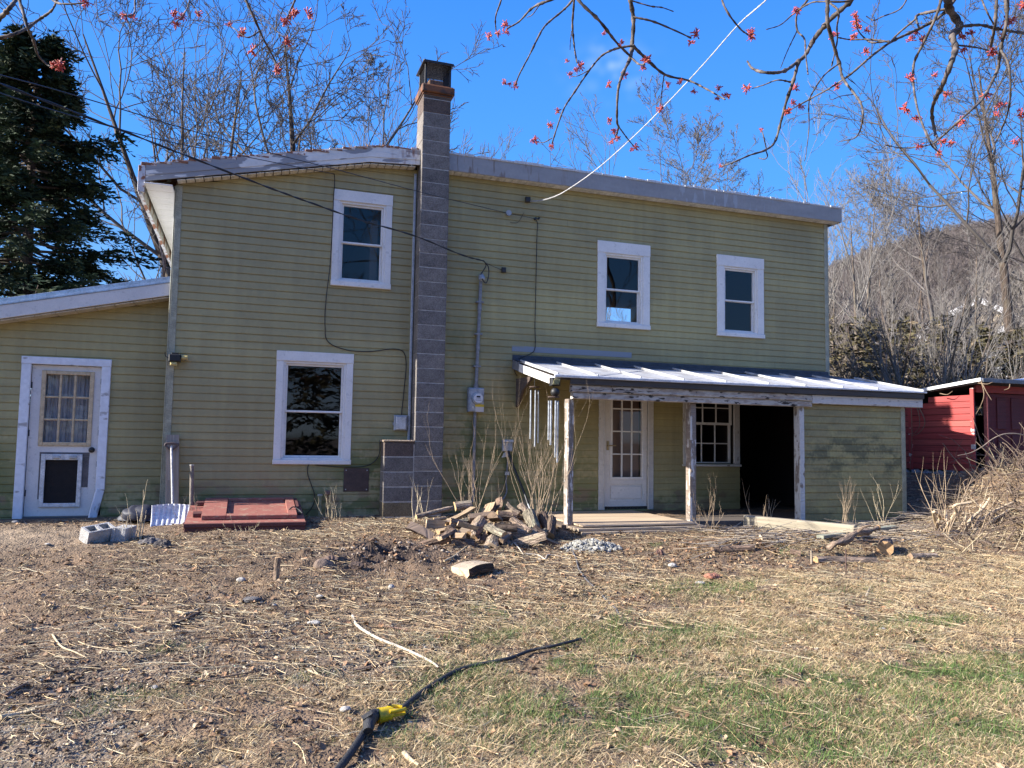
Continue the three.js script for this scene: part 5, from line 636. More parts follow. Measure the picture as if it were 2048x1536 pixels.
function makeLog(label, a, b, r, shape, roll, bi, si, seed, group = 'firewood heap in front of the house', name = 'firewood_log') {
  const R = rngOf(seed), mid = a.clone().add(b).multiplyScalar(.5), ax = b.clone().sub(a), L = ax.length(); ax.normalize();
  const t = thing(name, label, 'log', mid.toArray(), 0, group);
  const up0 = Math.abs(ax.y) > .95 ? V3(0, 0, 1) : yUp, sd = V3().crossVectors(ax, up0).normalize(), up = V3().crossVectors(sd, ax);
  const rot = new THREE.Matrix4().makeBasis(ax, up, sd).multiply(new THREE.Matrix4().makeRotationX(roll));
  const arcs = { round: [0, 6.283], half: [0, 3.14], quarter: [.5, 2.4], slab: [.75, 2.4] }[shape], N = shape === 'round' ? 14 : 9, S = 6;
  const bend = (R() - .5) * .18 * r * 2, rr = Array.from({ length: N + 1 }, (_, k) => .88 + .24 * R()); if (shape === 'round') rr[N] = rr[0];
  const P = (i, k) => { const tt = i / S, an = lerp(arcs[0], arcs[1], k / N), q = r * rr[k] * (1 - .10 * tt) * (.96 + .08 * hash(i, k, seed)); return [(tt - .5) * L + (i === 0 || i === S ? (hash(k, i, seed) - .5) * .05 * r * 2 : 0), q * Math.sin(an) + bend * Math.sin(tt * 3.14), q * Math.cos(an)]; };
  const apex = (i) => { const tt = i / S; return shape === 'half' ? [(tt - .5) * L, bend * Math.sin(tt * 3.14) + (hash(i, 99, seed) - .5) * .1 * r, 0] : shape === 'slab' ? [(tt - .5) * L, r * .55, 0] : [(tt - .5) * L, bend * Math.sin(tt * 3.14), 0]; };
  const build = (tris, uvf) => { const pos = [], uv = []; for (const p of tris) { pos.push(...p); uv.push(...uvf(p)); } const g = new THREE.BufferGeometry(); g.setAttribute('position', new THREE.Float32BufferAttribute(pos, 3)); g.setAttribute('uv', new THREE.Float32BufferAttribute(uv, 2)); g.applyMatrix4(rot); return g; };
  const quad = (o, A, B, C, D) => o.push(A, B, C, B, D, C);
  const bark = []; for (let i = 0; i < S; i++) for (let k = 0; k < N; k++) quad(bark, P(i, k), P(i, k + 1), P(i + 1, k), P(i + 1, k + 1));
  let bg = build(bark, (p) => [Math.atan2(p[1], p[2]) * r, p[0]]); bg = mergeVertices(bg.deleteAttribute('normal') || bg, 1e-4); bg.computeVertexNormals(); mesh('bark', bg, barkMs[bi], t);
  if (shape !== 'round') { const f = []; for (let i = 0; i < S; i++) { quad(f, P(i, 0), P(i + 1, 0), apex(i), apex(i + 1)); quad(f, apex(i), apex(i + 1), P(i, N), P(i + 1, N)); } const g = build(f, (p) => [p[0], p[1] + p[2]]); g.computeVertexNormals(); mesh('split_face', g, splitMs[si], t); }
  for (const i of [0, S]) { const f = [], c = shape === 'round' ? [(i / S - .5) * L, bend * 0, 0] : apex(i); for (let k = 0; k < N; k++) i ? f.push(c, P(i, k), P(i, k + 1)) : f.push(c, P(i, k + 1), P(i, k)); const g = build(f, (p) => [p[2] / r * .45 + .5, p[1] / r * .45 + .48]); g.computeVertexNormals(); mesh('cut_end', g, cutMs[si], t); }
  for (const m of t.children) m.material.side = THREE.DoubleSide;
  return t;
}
{
  // [x1, y1, x2, y2 in a 4.876x zoom at (780, 960)], radius px, shape, roll, bark, split, label
  const H = [
    [255, 360, 610, 272, 22, 'round', 0, 2, 0, 'long thin grey pole lying along the back left of the heap'],
    [628, 262, 790, 238, 34, 'half', 1.2, 2, 0, 'grey split log at the top left of the heap'],
    [530, 408, 812, 262, 32, 'half', .9, 2, 0, 'long pale split log slanting down the left side of the heap'],
    [425, 388, 545, 372, 15, 'round', 0, 0, 0, 'short thin stick of wood at the left end of the heap'],
    [355, 430, 535, 440, 34, 'half', -1.3, 0, 2, 'pale flat split log lying face up on the left'],
    [205, 400, 440, 525, 64, 'quarter', .9, 4, 3, 'big dark wedge of wood at the far left of the heap'],
    [465, 492, 700, 402, 30, 'half', 1.0, 2, 0, 'tan barked split log below the long slanting one'],
    [640, 418, 835, 368, 26, 'round', 0, 3, 0, 'mossy olive round stick under the top logs'],
    [450, 585, 600, 560, 50, 'quarter', 2.3, 1, 1, 'brown wedge with its cut end forward, lower left'],
    [590, 620, 715, 445, 58, 'quarter', .5, 0, 0, 'pale upright split log leaning at the lower left'],
    [785, 565, 890, 400, 62, 'round', 0, 0, 1, 'thick round log with rough bark facing out of the heap centre'],
    [895, 350, 975, 225, 56, 'half', .4, 1, 0, 'tan split log leaning back near the top of the heap'],
    [945, 235, 1010, 275, 44, 'quarter', 1.4, 1, 1, 'dark peaked wedge topmost on the heap'],
    [1085, 310, 1082, 205, 50, 'half', -1.5, 1, 0, 'orange tan block standing upright on top of the heap'],
    [1150, 240, 1270, 330, 52, 'half', .1, 2, 2, 'bleached white split log on the top right'],
    [1275, 245, 1345, 335, 42, 'round', 0, 2, 2, 'grey ridged weathered log at the top right end'],
    [1040, 345, 1225, 360, 44, 'round', 0, 1, 1, 'reddish brown round log lying across the middle top'],
    [1215, 350, 1335, 370, 26, 'half', .6, 1, 1, 'short dark split piece right of the reddish log'],
    [1050, 520, 1085, 405, 46, 'quarter', .8, 1, 0, 'brown squarish split log upright in the middle'],
    [1080, 485, 1280, 420, 32, 'half', 2.1, 4, 3, 'dark split log lying across the middle of the heap'],
    [905, 635, 1000, 465, 48, 'round', 0, 4, 3, 'dark barked round log leaning beside the hollow one'],
    [1285, 420, 1345, 495, 34, 'quarter', 1.1, 0, 0, 'small tan wedge behind the leaning mossy log'],
    [1352, 315, 1455, 605, 46, 'half', .5, 3, 0, 'tall leaning split log with moss and bark on the right'],
    [1405, 300, 1505, 435, 44, 'half', 1.0, 2, 0, 'grey split log behind the leaning mossy log'],
    [1480, 335, 1560, 520, 44, 'round', 0, 4, 3, 'dark round log at the upper right end of the heap'],
    [1555, 545, 1580, 375, 44, 'round', 0, 4, 1, 'dark stump of wood standing at the right end by the shrub'],
    [1500, 555, 1665, 630, 50, 'half', .9, 1, 1, 'brown split log lying at the lower right end'],
    [1175, 540, 1405, 585, 78, 'half', .15, 0, 3, 'large half round log with bark arched upward at the front'],
    [1100, 600, 1160, 645, 42, 'round', 0, 1, 1, 'short brown round log end beside the big arched half'],
    [625, 630, 805, 660, 66, 'half', 1.9, 1, 1, 'half log with dark split face down at the front left'],
    [1265, 672, 1660, 692, 24, 'half', .2, 1, 1, 'flat strip of bark lying along the ground at the front right'],
    [905, 775, 1115, 792, 30, 'half', .1, 3, 3, 'small mossy half log on the ground in front of the heap'],
    [165, 600, 345, 625, 40, 'half', .9, 2, 2, 'pale rotten chunk of wood at the left foot of the heap'],
    [130, 690, 260, 700, 30, 'quarter', 1.2, 0, 0, 'small brown chunk in front of the pale rotten one'],
    [700, 520, 760, 640, 34, 'quarter', 2.0, 1, 0, 'narrow wedge tucked behind the front left half log'],
    [1000, 560, 1100, 520, 34, 'round', 0, 4, 3, 'short dark log buried in the middle of the heap'],
    [820, 470, 900, 620, 40, 'quarter', 1.2, 4, 3, 'dark wedge buried left of the centre'],
    [1220, 450, 1300, 560, 40, 'round', 0, 4, 3, 'dark log buried behind the arched half log'],
    [1400, 470, 1520, 560, 44, 'round', 0, 4, 3, 'dark log buried at the lower right'],
    [560, 470, 660, 560, 36, 'round', 0, 4, 3, 'dark log buried at the lower left'],
  ];
  H.forEach(([x1, y1, x2, y2, r, shape, roll, bi, si, label], i) => {
    const zz = (y) => lerp(1.5, 2.52, clamp((y - 230) / 470)), ym = (y1 + y2) / 2, q = (x, y) => [780 + x / 4.876, 960 + y / 4.876];
    const dz = (y2 < y1 ? -1 : 1) * Math.abs(y2 - y1) / 4.876 / 145 * .8;
    const a = onZ(...q(x1, y1), zz(ym) - dz / 2), b = onZ(...q(x2, y2), zz(ym) + dz / 2), R = r / 4.876 / 172 * (shape === 'round' ? 1.2 : shape === 'half' ? 1.42 : 1.32);
    makeLog(label, a, b, R, shape, shape !== 'round' && i % 3 !== 1 && !/arched|dark split face/.test(label) ? 3.14 + (roll - .9) * .7 : roll, bi, si, 900 + i * 7);
  });
  { const Q = rngOf(980); for (let i = 0; i < 18; i++) { const u = Q() * 2 - 1, zz = 1.75 + .8 * Q(), c = onZ(972 + u * 115, 1062, zz), L = .22 + .2 * Q(), an = Q() * 3.14, d = V3(Math.cos(an), (Q() - .5) * .7, Math.sin(an)).normalize().multiplyScalar(L / 2); c.y = ground(c.x, zz) + .04 + .26 * (1 - u * u) * Q() * (1 - Math.abs(zz - 2) * .9); makeLog('small split piece wedged into the gaps of the firewood heap', c.clone().sub(d), c.clone().add(d), .045 + .03 * Q(), ['quarter', 'half', 'slab'][i % 3], Q() * 6.28, i % 5, i % 4, 985 + i * 3, 'small split pieces wedged in the firewood heap'); } }
  // hollow log
  { const zz = 2.42, q = (x, y) => onZ(780 + x / 4.876, 960 + y / 4.876, zz), a = q(950, 668), b = q(1035, 615); a.z += .12; b.z -= .12; const ax = b.clone().sub(a).normalize(), t = thing('hollow_log', 'pale hollow log with a dark round hole facing the viewer', 'log', [0, 0, 0], 0, 'firewood heap in front of the house');
    const r = .085, N = 18, sd = V3().crossVectors(ax, yUp).normalize(), up = V3().crossVectors(sd, ax), pt = (s, k, rr) => a.clone().lerp(b, s).addScaledVector(sd, Math.cos(k / N * 6.283) * rr * (.85 + .2 * hash(k % N, 3))).addScaledVector(up, Math.sin(k / N * 6.283) * rr * (.95 + .15 * hash(k % N, 5)));
    const mk = (rows, n, m) => { const pos = [], uv = []; for (let i = 0; i < rows.length - 1; i++) for (let k = 0; k < N; k++) for (const [ii, kk] of [[i, k], [i, k + 1], [i + 1, k], [i, k + 1], [i + 1, k + 1], [i + 1, k]]) { const p = pt(rows[ii][0], kk, rows[ii][1]); pos.push(p.x, p.y, p.z); uv.push(kk / N * .5, rows[ii][0] * .3); } let g = new THREE.BufferGeometry(); g.setAttribute('position', new THREE.Float32BufferAttribute(pos, 3)); g.setAttribute('uv', new THREE.Float32BufferAttribute(uv, 2)); g.computeVertexNormals(); mesh(n, g, m, t); m.side = THREE.DoubleSide; };
    mk([[0, r], [.3, r * 1.05], [.7, r * .98], [1, r * 1.02]], 'bark', barkMs[2]); mk([[0, r], [-.01, r * .8], [0, r * .55]], 'rim', cutMs[2]); mk([[0, r * .55], [.5, r * .5], [.9, r * .4], [.95, .001]], 'hole', std([.03, .02, .015])); mk([[1, r * 1.02], [1.01, .001]], 'cut_end', cutMs[3]); }
  // big half log lying face up in front
  { const a = onGround(917, 1150), b = onGround(974, 1148); makeLog('big half log with bright sawn top lying alone before the heap', a.clone().add(V3(0, .07, .02)), b.clone().add(V3(.02, .10, -.12)), .145, 'half', -1.57 - 1.6, 4, 2, 1501, 'loose logs on the yard'); }
  const ly = (label, x1, y1, x2, y2, r, shape, roll, bi, si, seed, lift = .5) => { const a = onGround(x1, y1), b = onGround(x2, y2); a.y += r * lift; b.y += r * lift; return makeLog(label, a, b, r, shape, roll, bi, si, seed, 'loose logs on the yard'); };
  ly('dark rotten log lying in the leaves right of the path', 1425, 1104, 1508, 1100, .05, 'round', 0, 1, 3, 1510, .3);
  ly('brown cut log end first in the straw, foot of the bank', 1632, 1126, 1752, 1128, .055, 'round', 0, 0, 1, 1511, .4);
  ly('small cut log with dark end in the straw far right', 1820, 1118, 1872, 1117, .045, 'round', 0, 2, 3, 1512, .5);
  ly('round stump standing in shade behind the straw', 1771, 1112, 1772, 1100, .09, 'round', 0, 1, 1, 1513, 1.0);
  ly('pale flat chunk of wood below the timber', 1520, 1080, 1572, 1086, .05, 'half', .1, 2, 2, 1514, .2);
  ly('short yellowish plank end under the timber', 1522, 1064, 1575, 1070, .03, 'half', -1.3, 2, 2, 1515, .4);
  ly('grey brown chunk of wood under the twisted branch', 1580, 1108, 1602, 1112, .05, 'quarter', 1, 1, 1, 1516, .4);
}
// ---------------------------------------------------------------- timbers, sticks, blocks, stakes
{
  const tim = thing('timber', 'long weathered square timber lying in front of the dark doorway', 'timber'); const a = onGround(1490, 1056), b = onGround(1712, 1080); a.y += .10; b.y += .11; mesh('beam', beam(a, b, .12, .15, .012), woody([.31, .265, .19], { roughness: .9 }, .5, 1), tim);
  const tim2 = thing('grey_board', 'short grey board lying under the end of the timber', 'board'); { const p = onGround(1640, 1082), q = onGround(1790, 1062); p.y += .05; q.y += .06; mesh('board', beam(p, q, .10, .04, .005), woody([.27, .27, .20], {}, .5, 1), tim2); }
  const tb = thing('twisted_branch', 'thick twisted brown branch resting across the timber end', 'branch'); { const z0 = onGround(1655, 1101).z, pts = [[1655, 1099, .1], [1668, 1088, .14], [1690, 1082, .12], [1712, 1066, .05], [1736, 1063, 0], [1756, 1055, -.05]].map(([x, y, dz]) => onZ(x, y, z0 + dz)); mesh('wood', tube(curve(pts, 24), (t) => .026 + .018 * Math.sin(t * 3.14) + .009 * Math.sin(t * 19) + .006 * Math.sin(t * 41), 9), barkMs[0], tb); mesh('stub', tube(curve([pts[3], pts[3].clone().add(V3(.05, .07, .06)), pts[3].clone().add(V3(.13, .10, .10))], 8), (t) => .020 - .008 * t, 7), barkMs[0], tb); mesh('cut_end', tube([pts[5].clone().add(V3(0, 0, 0)), pts[5].clone().add(V3(.012, .003, 0))], .034, 9), cutMs[1], tb); }
  // concrete blocks
  const block = (label, px, py, ang, tilt, holes, tx = 0) => { const p = onGround(px, py), t = thing('concrete_block', label, 'concrete block', [p.x, p.y - .02, p.z], ang, 'concrete blocks by the side door'); t.rotation.order = 'YXZ'; t.rotation.z = tilt; t.rotation.x = tx; t.position.y += Math.abs(tx) * .09; t.scale.setScalar(.78); const L = .39, W = .19, H = .19, m = grainy([.40, .385, .365], { bumpScale: .008 }, 2), gs = [];
    if (holes) { const s = new THREE.Shape(); s.moveTo(-L / 2, -W / 2); s.lineTo(L / 2, -W / 2); s.lineTo(L / 2, W / 2); s.lineTo(-L / 2, W / 2); s.closePath(); for (const c of [-.092, .092]) { const h = new THREE.Path(); h.moveTo(c - .065, -.065); h.lineTo(c - .065, .065); h.lineTo(c + .065, .065); h.lineTo(c + .065, -.065); h.closePath(); s.holes.push(h); } let g = new THREE.ExtrudeGeometry(s, { depth: H - .008, bevelEnabled: true, bevelSize: .004, bevelThickness: .004, bevelSegments: 1, bevelOffset: -.004 }).toNonIndexed(); g.computeVertexNormals(); g.rotateX(-Math.PI / 2); g.translate(0, .004, 0); gs.push(metreUV(g)); mesh('web', gs, m, t); mesh('cell_floor', bx(-L / 2 + .02, L / 2 - .02, .004, .03, -W / 2 + .02, W / 2 - .02), std([.05, .045, .04]), t); }
    else mesh('shell', [bx(-L / 2, L / 2, 0, H, -W / 2, W / 2, .006), bx(-L / 2 - .012, -L / 2 + .03, 0, H - .001, -W / 2 + .001, -W / 2 + .05, .006), bx(-L / 2 - .012, -L / 2 + .03, 0, H - .001, W / 2 - .05, W / 2 - .001, .006)], m, t); return t; };
  block('concrete block standing with its two holes up before the side door', 193, 1082, .75, .10, true, .36); block('solid faced concrete block right beside the holed one', 246, 1078, 1.35, .0, false, .08);
  const bag = thing('dark_tarp', 'crumpled dark blue tarp bundled behind the concrete blocks', 'tarp'); { const p = onGround(290, 1046), g = new THREE.SphereGeometry(.28, 40, 24), q = g.attributes.position; for (let i = 0; i < q.count; i++) { const x = q.getX(i), y = q.getY(i), z = q.getZ(i), n = 1 + .6 * (fbm(x * 9 + 5, y * 12 + z * 7, 4, 601) - .5); q.setXYZ(i, x * n * 1.1, Math.max(-.02, y * n * .55), z * n * .6); } g.computeVertexNormals(); g.translate(p.x, p.y + .05, p.z - .1); mesh('folds', g, std([.018, .02, .035], { roughness: .6 }), bag); }
  const stake = thing('stump_stake', 'short cut wooden stake standing upright in the yard', 'stake'); { const p = onGround(553, 1160); mesh('wood', tube([V3(p.x - .005, p.y - .05, p.z), V3(p.x, p.y + .1, p.z), V3(p.x + .004, p.y + .20, p.z)], .026, 10), barkMs[0], stake); mesh('cut_end', tube([V3(p.x + .004, p.y + .2, p.z), V3(p.x + .004, p.y + .204, p.z)], .025, 10), cutMs[0], stake); }
  const iron = thing('iron_rod', 'thin rusty rod standing upright in the litter on the right', 'rod'); { const p = onGround(1692, 1144); mesh('rod', tube([p, p.clone().add(V3(0, .24, 0))], .007, 6), std([.10, .06, .05]), iron); }
  const peg = thing('wooden_peg', 'small pale peg standing in the litter left of the rod', 'peg'); { const p = onGround(1623, 1128); mesh('peg', tube([p, p.clone().add(V3(0, .15, 0))], .011, 6), woody([.35, .28, .2]), peg); }
  // power cord with yellow plug
  const cord = thing('power_cord', 'thick black power cord with bright yellow handled plug lying on the lawn', 'cord');
  const G = (pts, lift) => curve(pts.map(([x, y]) => { const p = onGround(x, y); p.y += lift; return p; }), pts.length * 8);
  const rub = grainy([.024, .024, .026], { roughness: .55, bumpScale: .004 }, 6);
  mesh('cable', tube(G([[660, 1575], [690, 1536], [708, 1510], [722, 1488], [736, 1466]], .034), (t) => lerp(.020, .020, t), 10), rub, cord);
  mesh('cable', tube(G([[788, 1440], [800, 1432], [822, 1412], [850, 1390], [880, 1370], [912, 1352], [945, 1341], [985, 1333], [1018, 1326], [1030, 1322], [1060, 1310], [1100, 1302], [1140, 1292], [1162, 1286]], .030), (t) => lerp(.017, .010, t), 10), rub, cord);
  { const A = onGround(737, 1468), B = onGround(752, 1452), C = onGround(776, 1450), D = onGround(800, 1440); for (const p of [A, B, C, D]) p.y += .05; const mid = B.clone().lerp(C, .1);
    mesh('elbow', [tube(curve([A.clone().add(V3(-.01, -.02, .05)), A, B.clone().add(V3(-.012, .004, 0)), mid], 14), (t) => (.026 + .014 * t), 14)], rub, cord); mesh('elbow_clip', [beam(A.clone().add(V3(-.03, .02, -.03)), A.clone().add(V3(.02, .045, -.03)), .05, .012, .003)], rub, cord);
    const yel = grainy([.62, .43, .012], { roughness: .38, bumpScale: .0005 }, 3), ax = D.clone().sub(B).normalize(), sd = V3().crossVectors(ax, yUp).normalize(), P = (s, u, w) => B.clone().addScaledVector(ax, s).addScaledVector(yUp, u).addScaledVector(sd, w);
    mesh('plug_body', [tube([P(.005, 0, 0), P(.012, 0, 0), P(.085, -.002, 0), P(.095, -.004, 0)], [.036, .040, .036, .030], 22)], yel, cord);
    mesh('plug_handle', [...[1, -1].map((s) => tube(curve([P(.065, .008 * s + .010, .028 * s), P(.10, .018, .036 * s), P(.145, .014, .032 * s), P(.17, .01, .016 * s)], 16), (t) => .012 - .003 * t, 8)), beam(P(.075, -.01, .024), P(.165, -.01, .024), .02, .012, .003), beam(P(.075, -.01, -.024), P(.165, -.01, -.024), .02, .012, .003), tube([P(.07, -.004, 0), P(.165, -.012, 0)], .018, 10)], yel, cord);
    mesh('plug_slot', [beam(P(.09, .03, -.034), P(.11, .03, -.036), .012, .004, .001)], M.black, cord); }
  const cord2 = thing('loose_rope', 'thin grey twisted rope trailing over the path towards the ash heap', 'rope'); mesh('strand', tube(G([[1240, 1236], [1232, 1220], [1218, 1208], [1198, 1185], [1172, 1160], [1158, 1140], [1152, 1118], [1144, 1102]], .008), .009, 6), grainy([.10, .10, .11], {}, 8), cord2);
  // curved bleached branch and other single sticks
  const stick = (name, label, pts, r, c, lift = .012) => { const t = thing(name, label, 'stick'); mesh('wood', tube(G(pts, lift), (q) => r * (1 - .45 * q), 7), c, t); return t; };
  const pale = woody([.50, .43, .33]), brown = woody([.15, .10, .07]), tanS = woody([.46, .36, .22]);
  stick('bleached_stick', 'long curved bleached stick lying on the bare lawn', [[705, 1236], [712, 1252], [732, 1268], [762, 1284], [800, 1299], [832, 1313], [858, 1326], [870, 1334], [877, 1340]], .013, pale, .016);
  stick('dark_stick', 'thin dark stick on the ground left of the bleached one', [[705, 1345], [740, 1338], [775, 1328], [805, 1318]], .009, brown);
  stick('dark_stick', 'dark broken stick on the dirt at the left edge', [[8, 1398], [28, 1384], [55, 1370]], .013, brown);
  stick('dark_stick', 'long thin brown stick lying on the left lawn', [[72, 1392], [110, 1386], [150, 1378], [185, 1372]], .007, brown);
  stick('dark_stick', 'dark forked stick in the middle of the left litter', [[340, 1254], [365, 1243], [402, 1226]], .013, brown);
  stick('pale_stick', 'pale split stick above the dark forked one', [[350, 1226], [372, 1230], [398, 1220]], .014, tanS);
  stick('pale_stick', 'pale twig on the far left litter', [[105, 1273], [125, 1298], [150, 1308], [175, 1320]], .007, tanS);
  stick('pale_stick', 'straight pale twig near the left end of the cord', [[660, 1478], [680, 1477], [702, 1473]], .007, tanS);
  stick('pale_stick', 'pale twig on the lawn between gravel and cord', [[616, 1344], [636, 1353], [661, 1363]], .008, tanS);
  stick('pale_stick', 'flat split stick at the bottom left', [[0, 1440], [35, 1433], [70, 1424]], .016, tanS);
  stick('pale_stick', 'short pale stick near the bottom left corner', [[92, 1442], [110, 1448], [130, 1455]], .010, tanS);
  stick('pale_stick', 'broken pale wood splinter at the bottom centre', [[808, 1512], [820, 1524], [838, 1536]], .016, tanS);
  stick('pale_stick', 'bent pale twig leaning on the heap front left', [[888, 1126], [905, 1118], [925, 1103], [938, 1092]], .012, tanS, .02);
  stick('pale_stick', 'bent pale twig hanging over the heap front right', [[1022, 1077], [1028, 1088], [1038, 1100], [1047, 1113]], .010, pale, .02);
  stick('pale_stick', 'long bleached root curling in front of the heap right end', [[1048, 1110], [1075, 1112], [1090, 1120], [1096, 1112], [1110, 1113], [1140, 1120]], .009, pale);
  stick('pale_stick', 'long pale stick lying on the right slope', [[1310, 1170], [1345, 1178], [1395, 1176], [1470, 1176], [1545, 1160]], .008, tanS);
  stick('pale_stick', 'pale upright forked twig on the right straw', [[1732, 1196], [1736, 1186], [1742, 1176]], .012, pale);
  stick('brown_stick', 'brown thin root running left of the cord end', [[768, 1255], [810, 1262], [850, 1266], [890, 1270]], .008, woody([.25, .15, .10]));
  stick('dark_stick', 'thin dark root crossing the left lawn below the stake', [[400, 1367], [480, 1352], [560, 1340]], .006, brown);
  // stones, scraps and flat flakes
  const stone = (label, px, py, r, c, sq = .55, name = 'stone', cat = 'stone') => { const p = onGround(px, py), t = thing(name, label, cat, [p.x, p.y + r * .25, p.z]); const g = new THREE.IcosahedronGeometry(r *= .72, name === 'stone' ? 2 : 5), q = g.attributes.position; for (let i = 0; i < q.count; i++) { const x = q.getX(i), y = q.getY(i), z = q.getZ(i), soft = name === 'stone', n = soft ? .6 + .8 * fbm(x / r * 1.1 + px, y / r * 1.1 + z / r * 1.5 + py, 3, 611) : .35 + 1.3 * fbm(x / r * 2.2 + px, y / r * 2.2 + z / r * 2.6 + py, 4, 612); q.setXYZ(i, x * n, y * n * sq, z * n * .8); } g.computeVertexNormals(); mesh(name === 'stone' ? 'rock' : 'lump', metreUV(g), grainy(c, {}, 3), t); if (name === 'soil_clump') t.position.y -= r * .25; };
  const pale2 = [.40, .37, .32], st = [[480, 1163, .07, 'smooth pale stone in the litter below the cellar door'], [548, 1212, .035, 'small white stone beside the dark slate'], [310, 1377, .035, 'white pebble on the left lawn'], [627, 1250, .09, 'flat tan slab on the litter right of the slate', .3], [690, 1422, .05, 'small tan stone on the gravel'], [1633, 1300, .035, 'white flake on the right lawn'], [790, 1466, .022, 'small white pebble beside the yellow plug'], [1345, 1134, .09, 'pale lump near the path', .5], [1080, 1120, .05, 'white crumpled scrap before the heap', .3], [740, 1178, .04, 'pale pebble left of the big half log'], [782, 1178, .05, 'tan upright flake left of the big half log', 1.0], [1400, 1169, .09, 'flat white slab on the right slope', .25], [1765, 1262, .06, 'pale curled scrap on the right lawn', .4], [640, 1195, .05, 'white crumpled scrap below the dug soil', .4], [95, 1090, .05, 'pale chip on the trodden dirt', .3], [30, 1046, .07, 'white crumpled scrap at the left door edge', .4]];
  for (const [x, y, r, l, sq] of st) stone(l, x, y, r * .8, pale2, sq);
  stone('dark slate chip with pale top in the left litter', 505, 1205, .10, [.12, .11, .105], .35); stone('round brown ball of clay by the path', 1320, 1108, .055, [.16, .085, .06], .95, 'clay_lump', 'clay'); stone('broken red brick half sunk in the right slope', 1424, 1158, .11, [.33, .14, .085], .35, 'brick_fragment', 'brick'); stone('rounded grey brown rock by the dug soil', 645, 1138, .13, [.20, .14, .10], .7); stone('dark rough clump of soil by the concrete blocks', 300, 1088, .14, [.12, .105, .10], .55, 'soil_clump', 'soil'); stone('second dark clump of soil right of the first', 325, 1092, .10, [.08, .065, .055], .7, 'soil_clump', 'soil');
  stone('brown clod above the dug patch', 660, 1120, .10, [.15, .095, .07], .45, 'soil_clump', 'soil'); stone('dark crumbling clod in the dug patch', 712, 1133, .11, [.085, .055, .04], .4, 'soil_clump', 'soil');
  // pale ash and plaster heap
  { const R = rngOf(620), c = onGround(1178, 1098), items = []; for (let i = 0; i < 650; i++) { const a = R() * 6.283, d = Math.sqrt(R()), x = c.x + Math.cos(a) * d * .36 + .02, z = c.z + Math.sin(a) * d * .26, s = .006 + .036 * R() ** 3; items.push({ p: V3(x, ground(x, z) + .10 * (1 - d * d) * R(), z), ry: R() * 6, rx: R() * 6, s: V3(s, s * .7, s * .8), c: (() => { const q = .5 + .6 * R(); return lin(.33 * q, .315 * q, .275 * q); })() }); } scatter('ash_heap', 'pale grey heap of ash and plaster rubble at the right end of the firewood', 'rubble', new THREE.DodecahedronGeometry(1, 0), leafMat({ side: THREE.FrontSide }), items); }
}
// ---------------------------------------------------------------- bare shrubs, weeds and the cut bush
function stems(seed, base, n, h, spread, r, o = {}) {
  const R = rngOf(seed), a = arrays(), kink = o.kink ?? .06;
  const grow = (p, d, L, rad, lev) => { const pts = [p.clone()], n = 6, q = p.clone(), dd = d.clone(); for (let i = 0; i < n; i++) { dd.add(V3((R() - .5) * kink * 3, (R() - .5) * kink + (o.up ?? .03), (R() - .5) * kink * 3)).normalize(); q.addScaledVector(dd, L / n); pts.push(q.clone()); if (lev > 0 && i > 1 && R() < (o.fork ?? .5)) { const s = V3((R() - .5), .5 + R() * .4, (R() - .5)).normalize().lerp(dd, .45).normalize(); grow(q.clone(), s, L * (.25 + .3 * R()), rad * (1 - i / n * .5) * .6, lev - 1); } } tube(pts, (t) => rad * (1 - .65 * t), lev > 0 ? 5 : 4, false, a); };
  for (let i = 0; i < n; i++) { const an = R() * 6.283, s = spread * (.3 + R()), L = h * (.55 + .55 * R()); grow(base.clone().add(V3((R() - .5) * (o.foot ?? .2), -.05, (R() - .5) * (o.foot ?? .2) * .6)), V3(Math.cos(an) * s + (o.lean ?? 0), 1, Math.sin(an) * s * .7 + (o.leanz ?? 0)).normalize(), L, r * (.6 + .6 * R()), o.lev ?? 2); }
  return fromArrays(a);
}
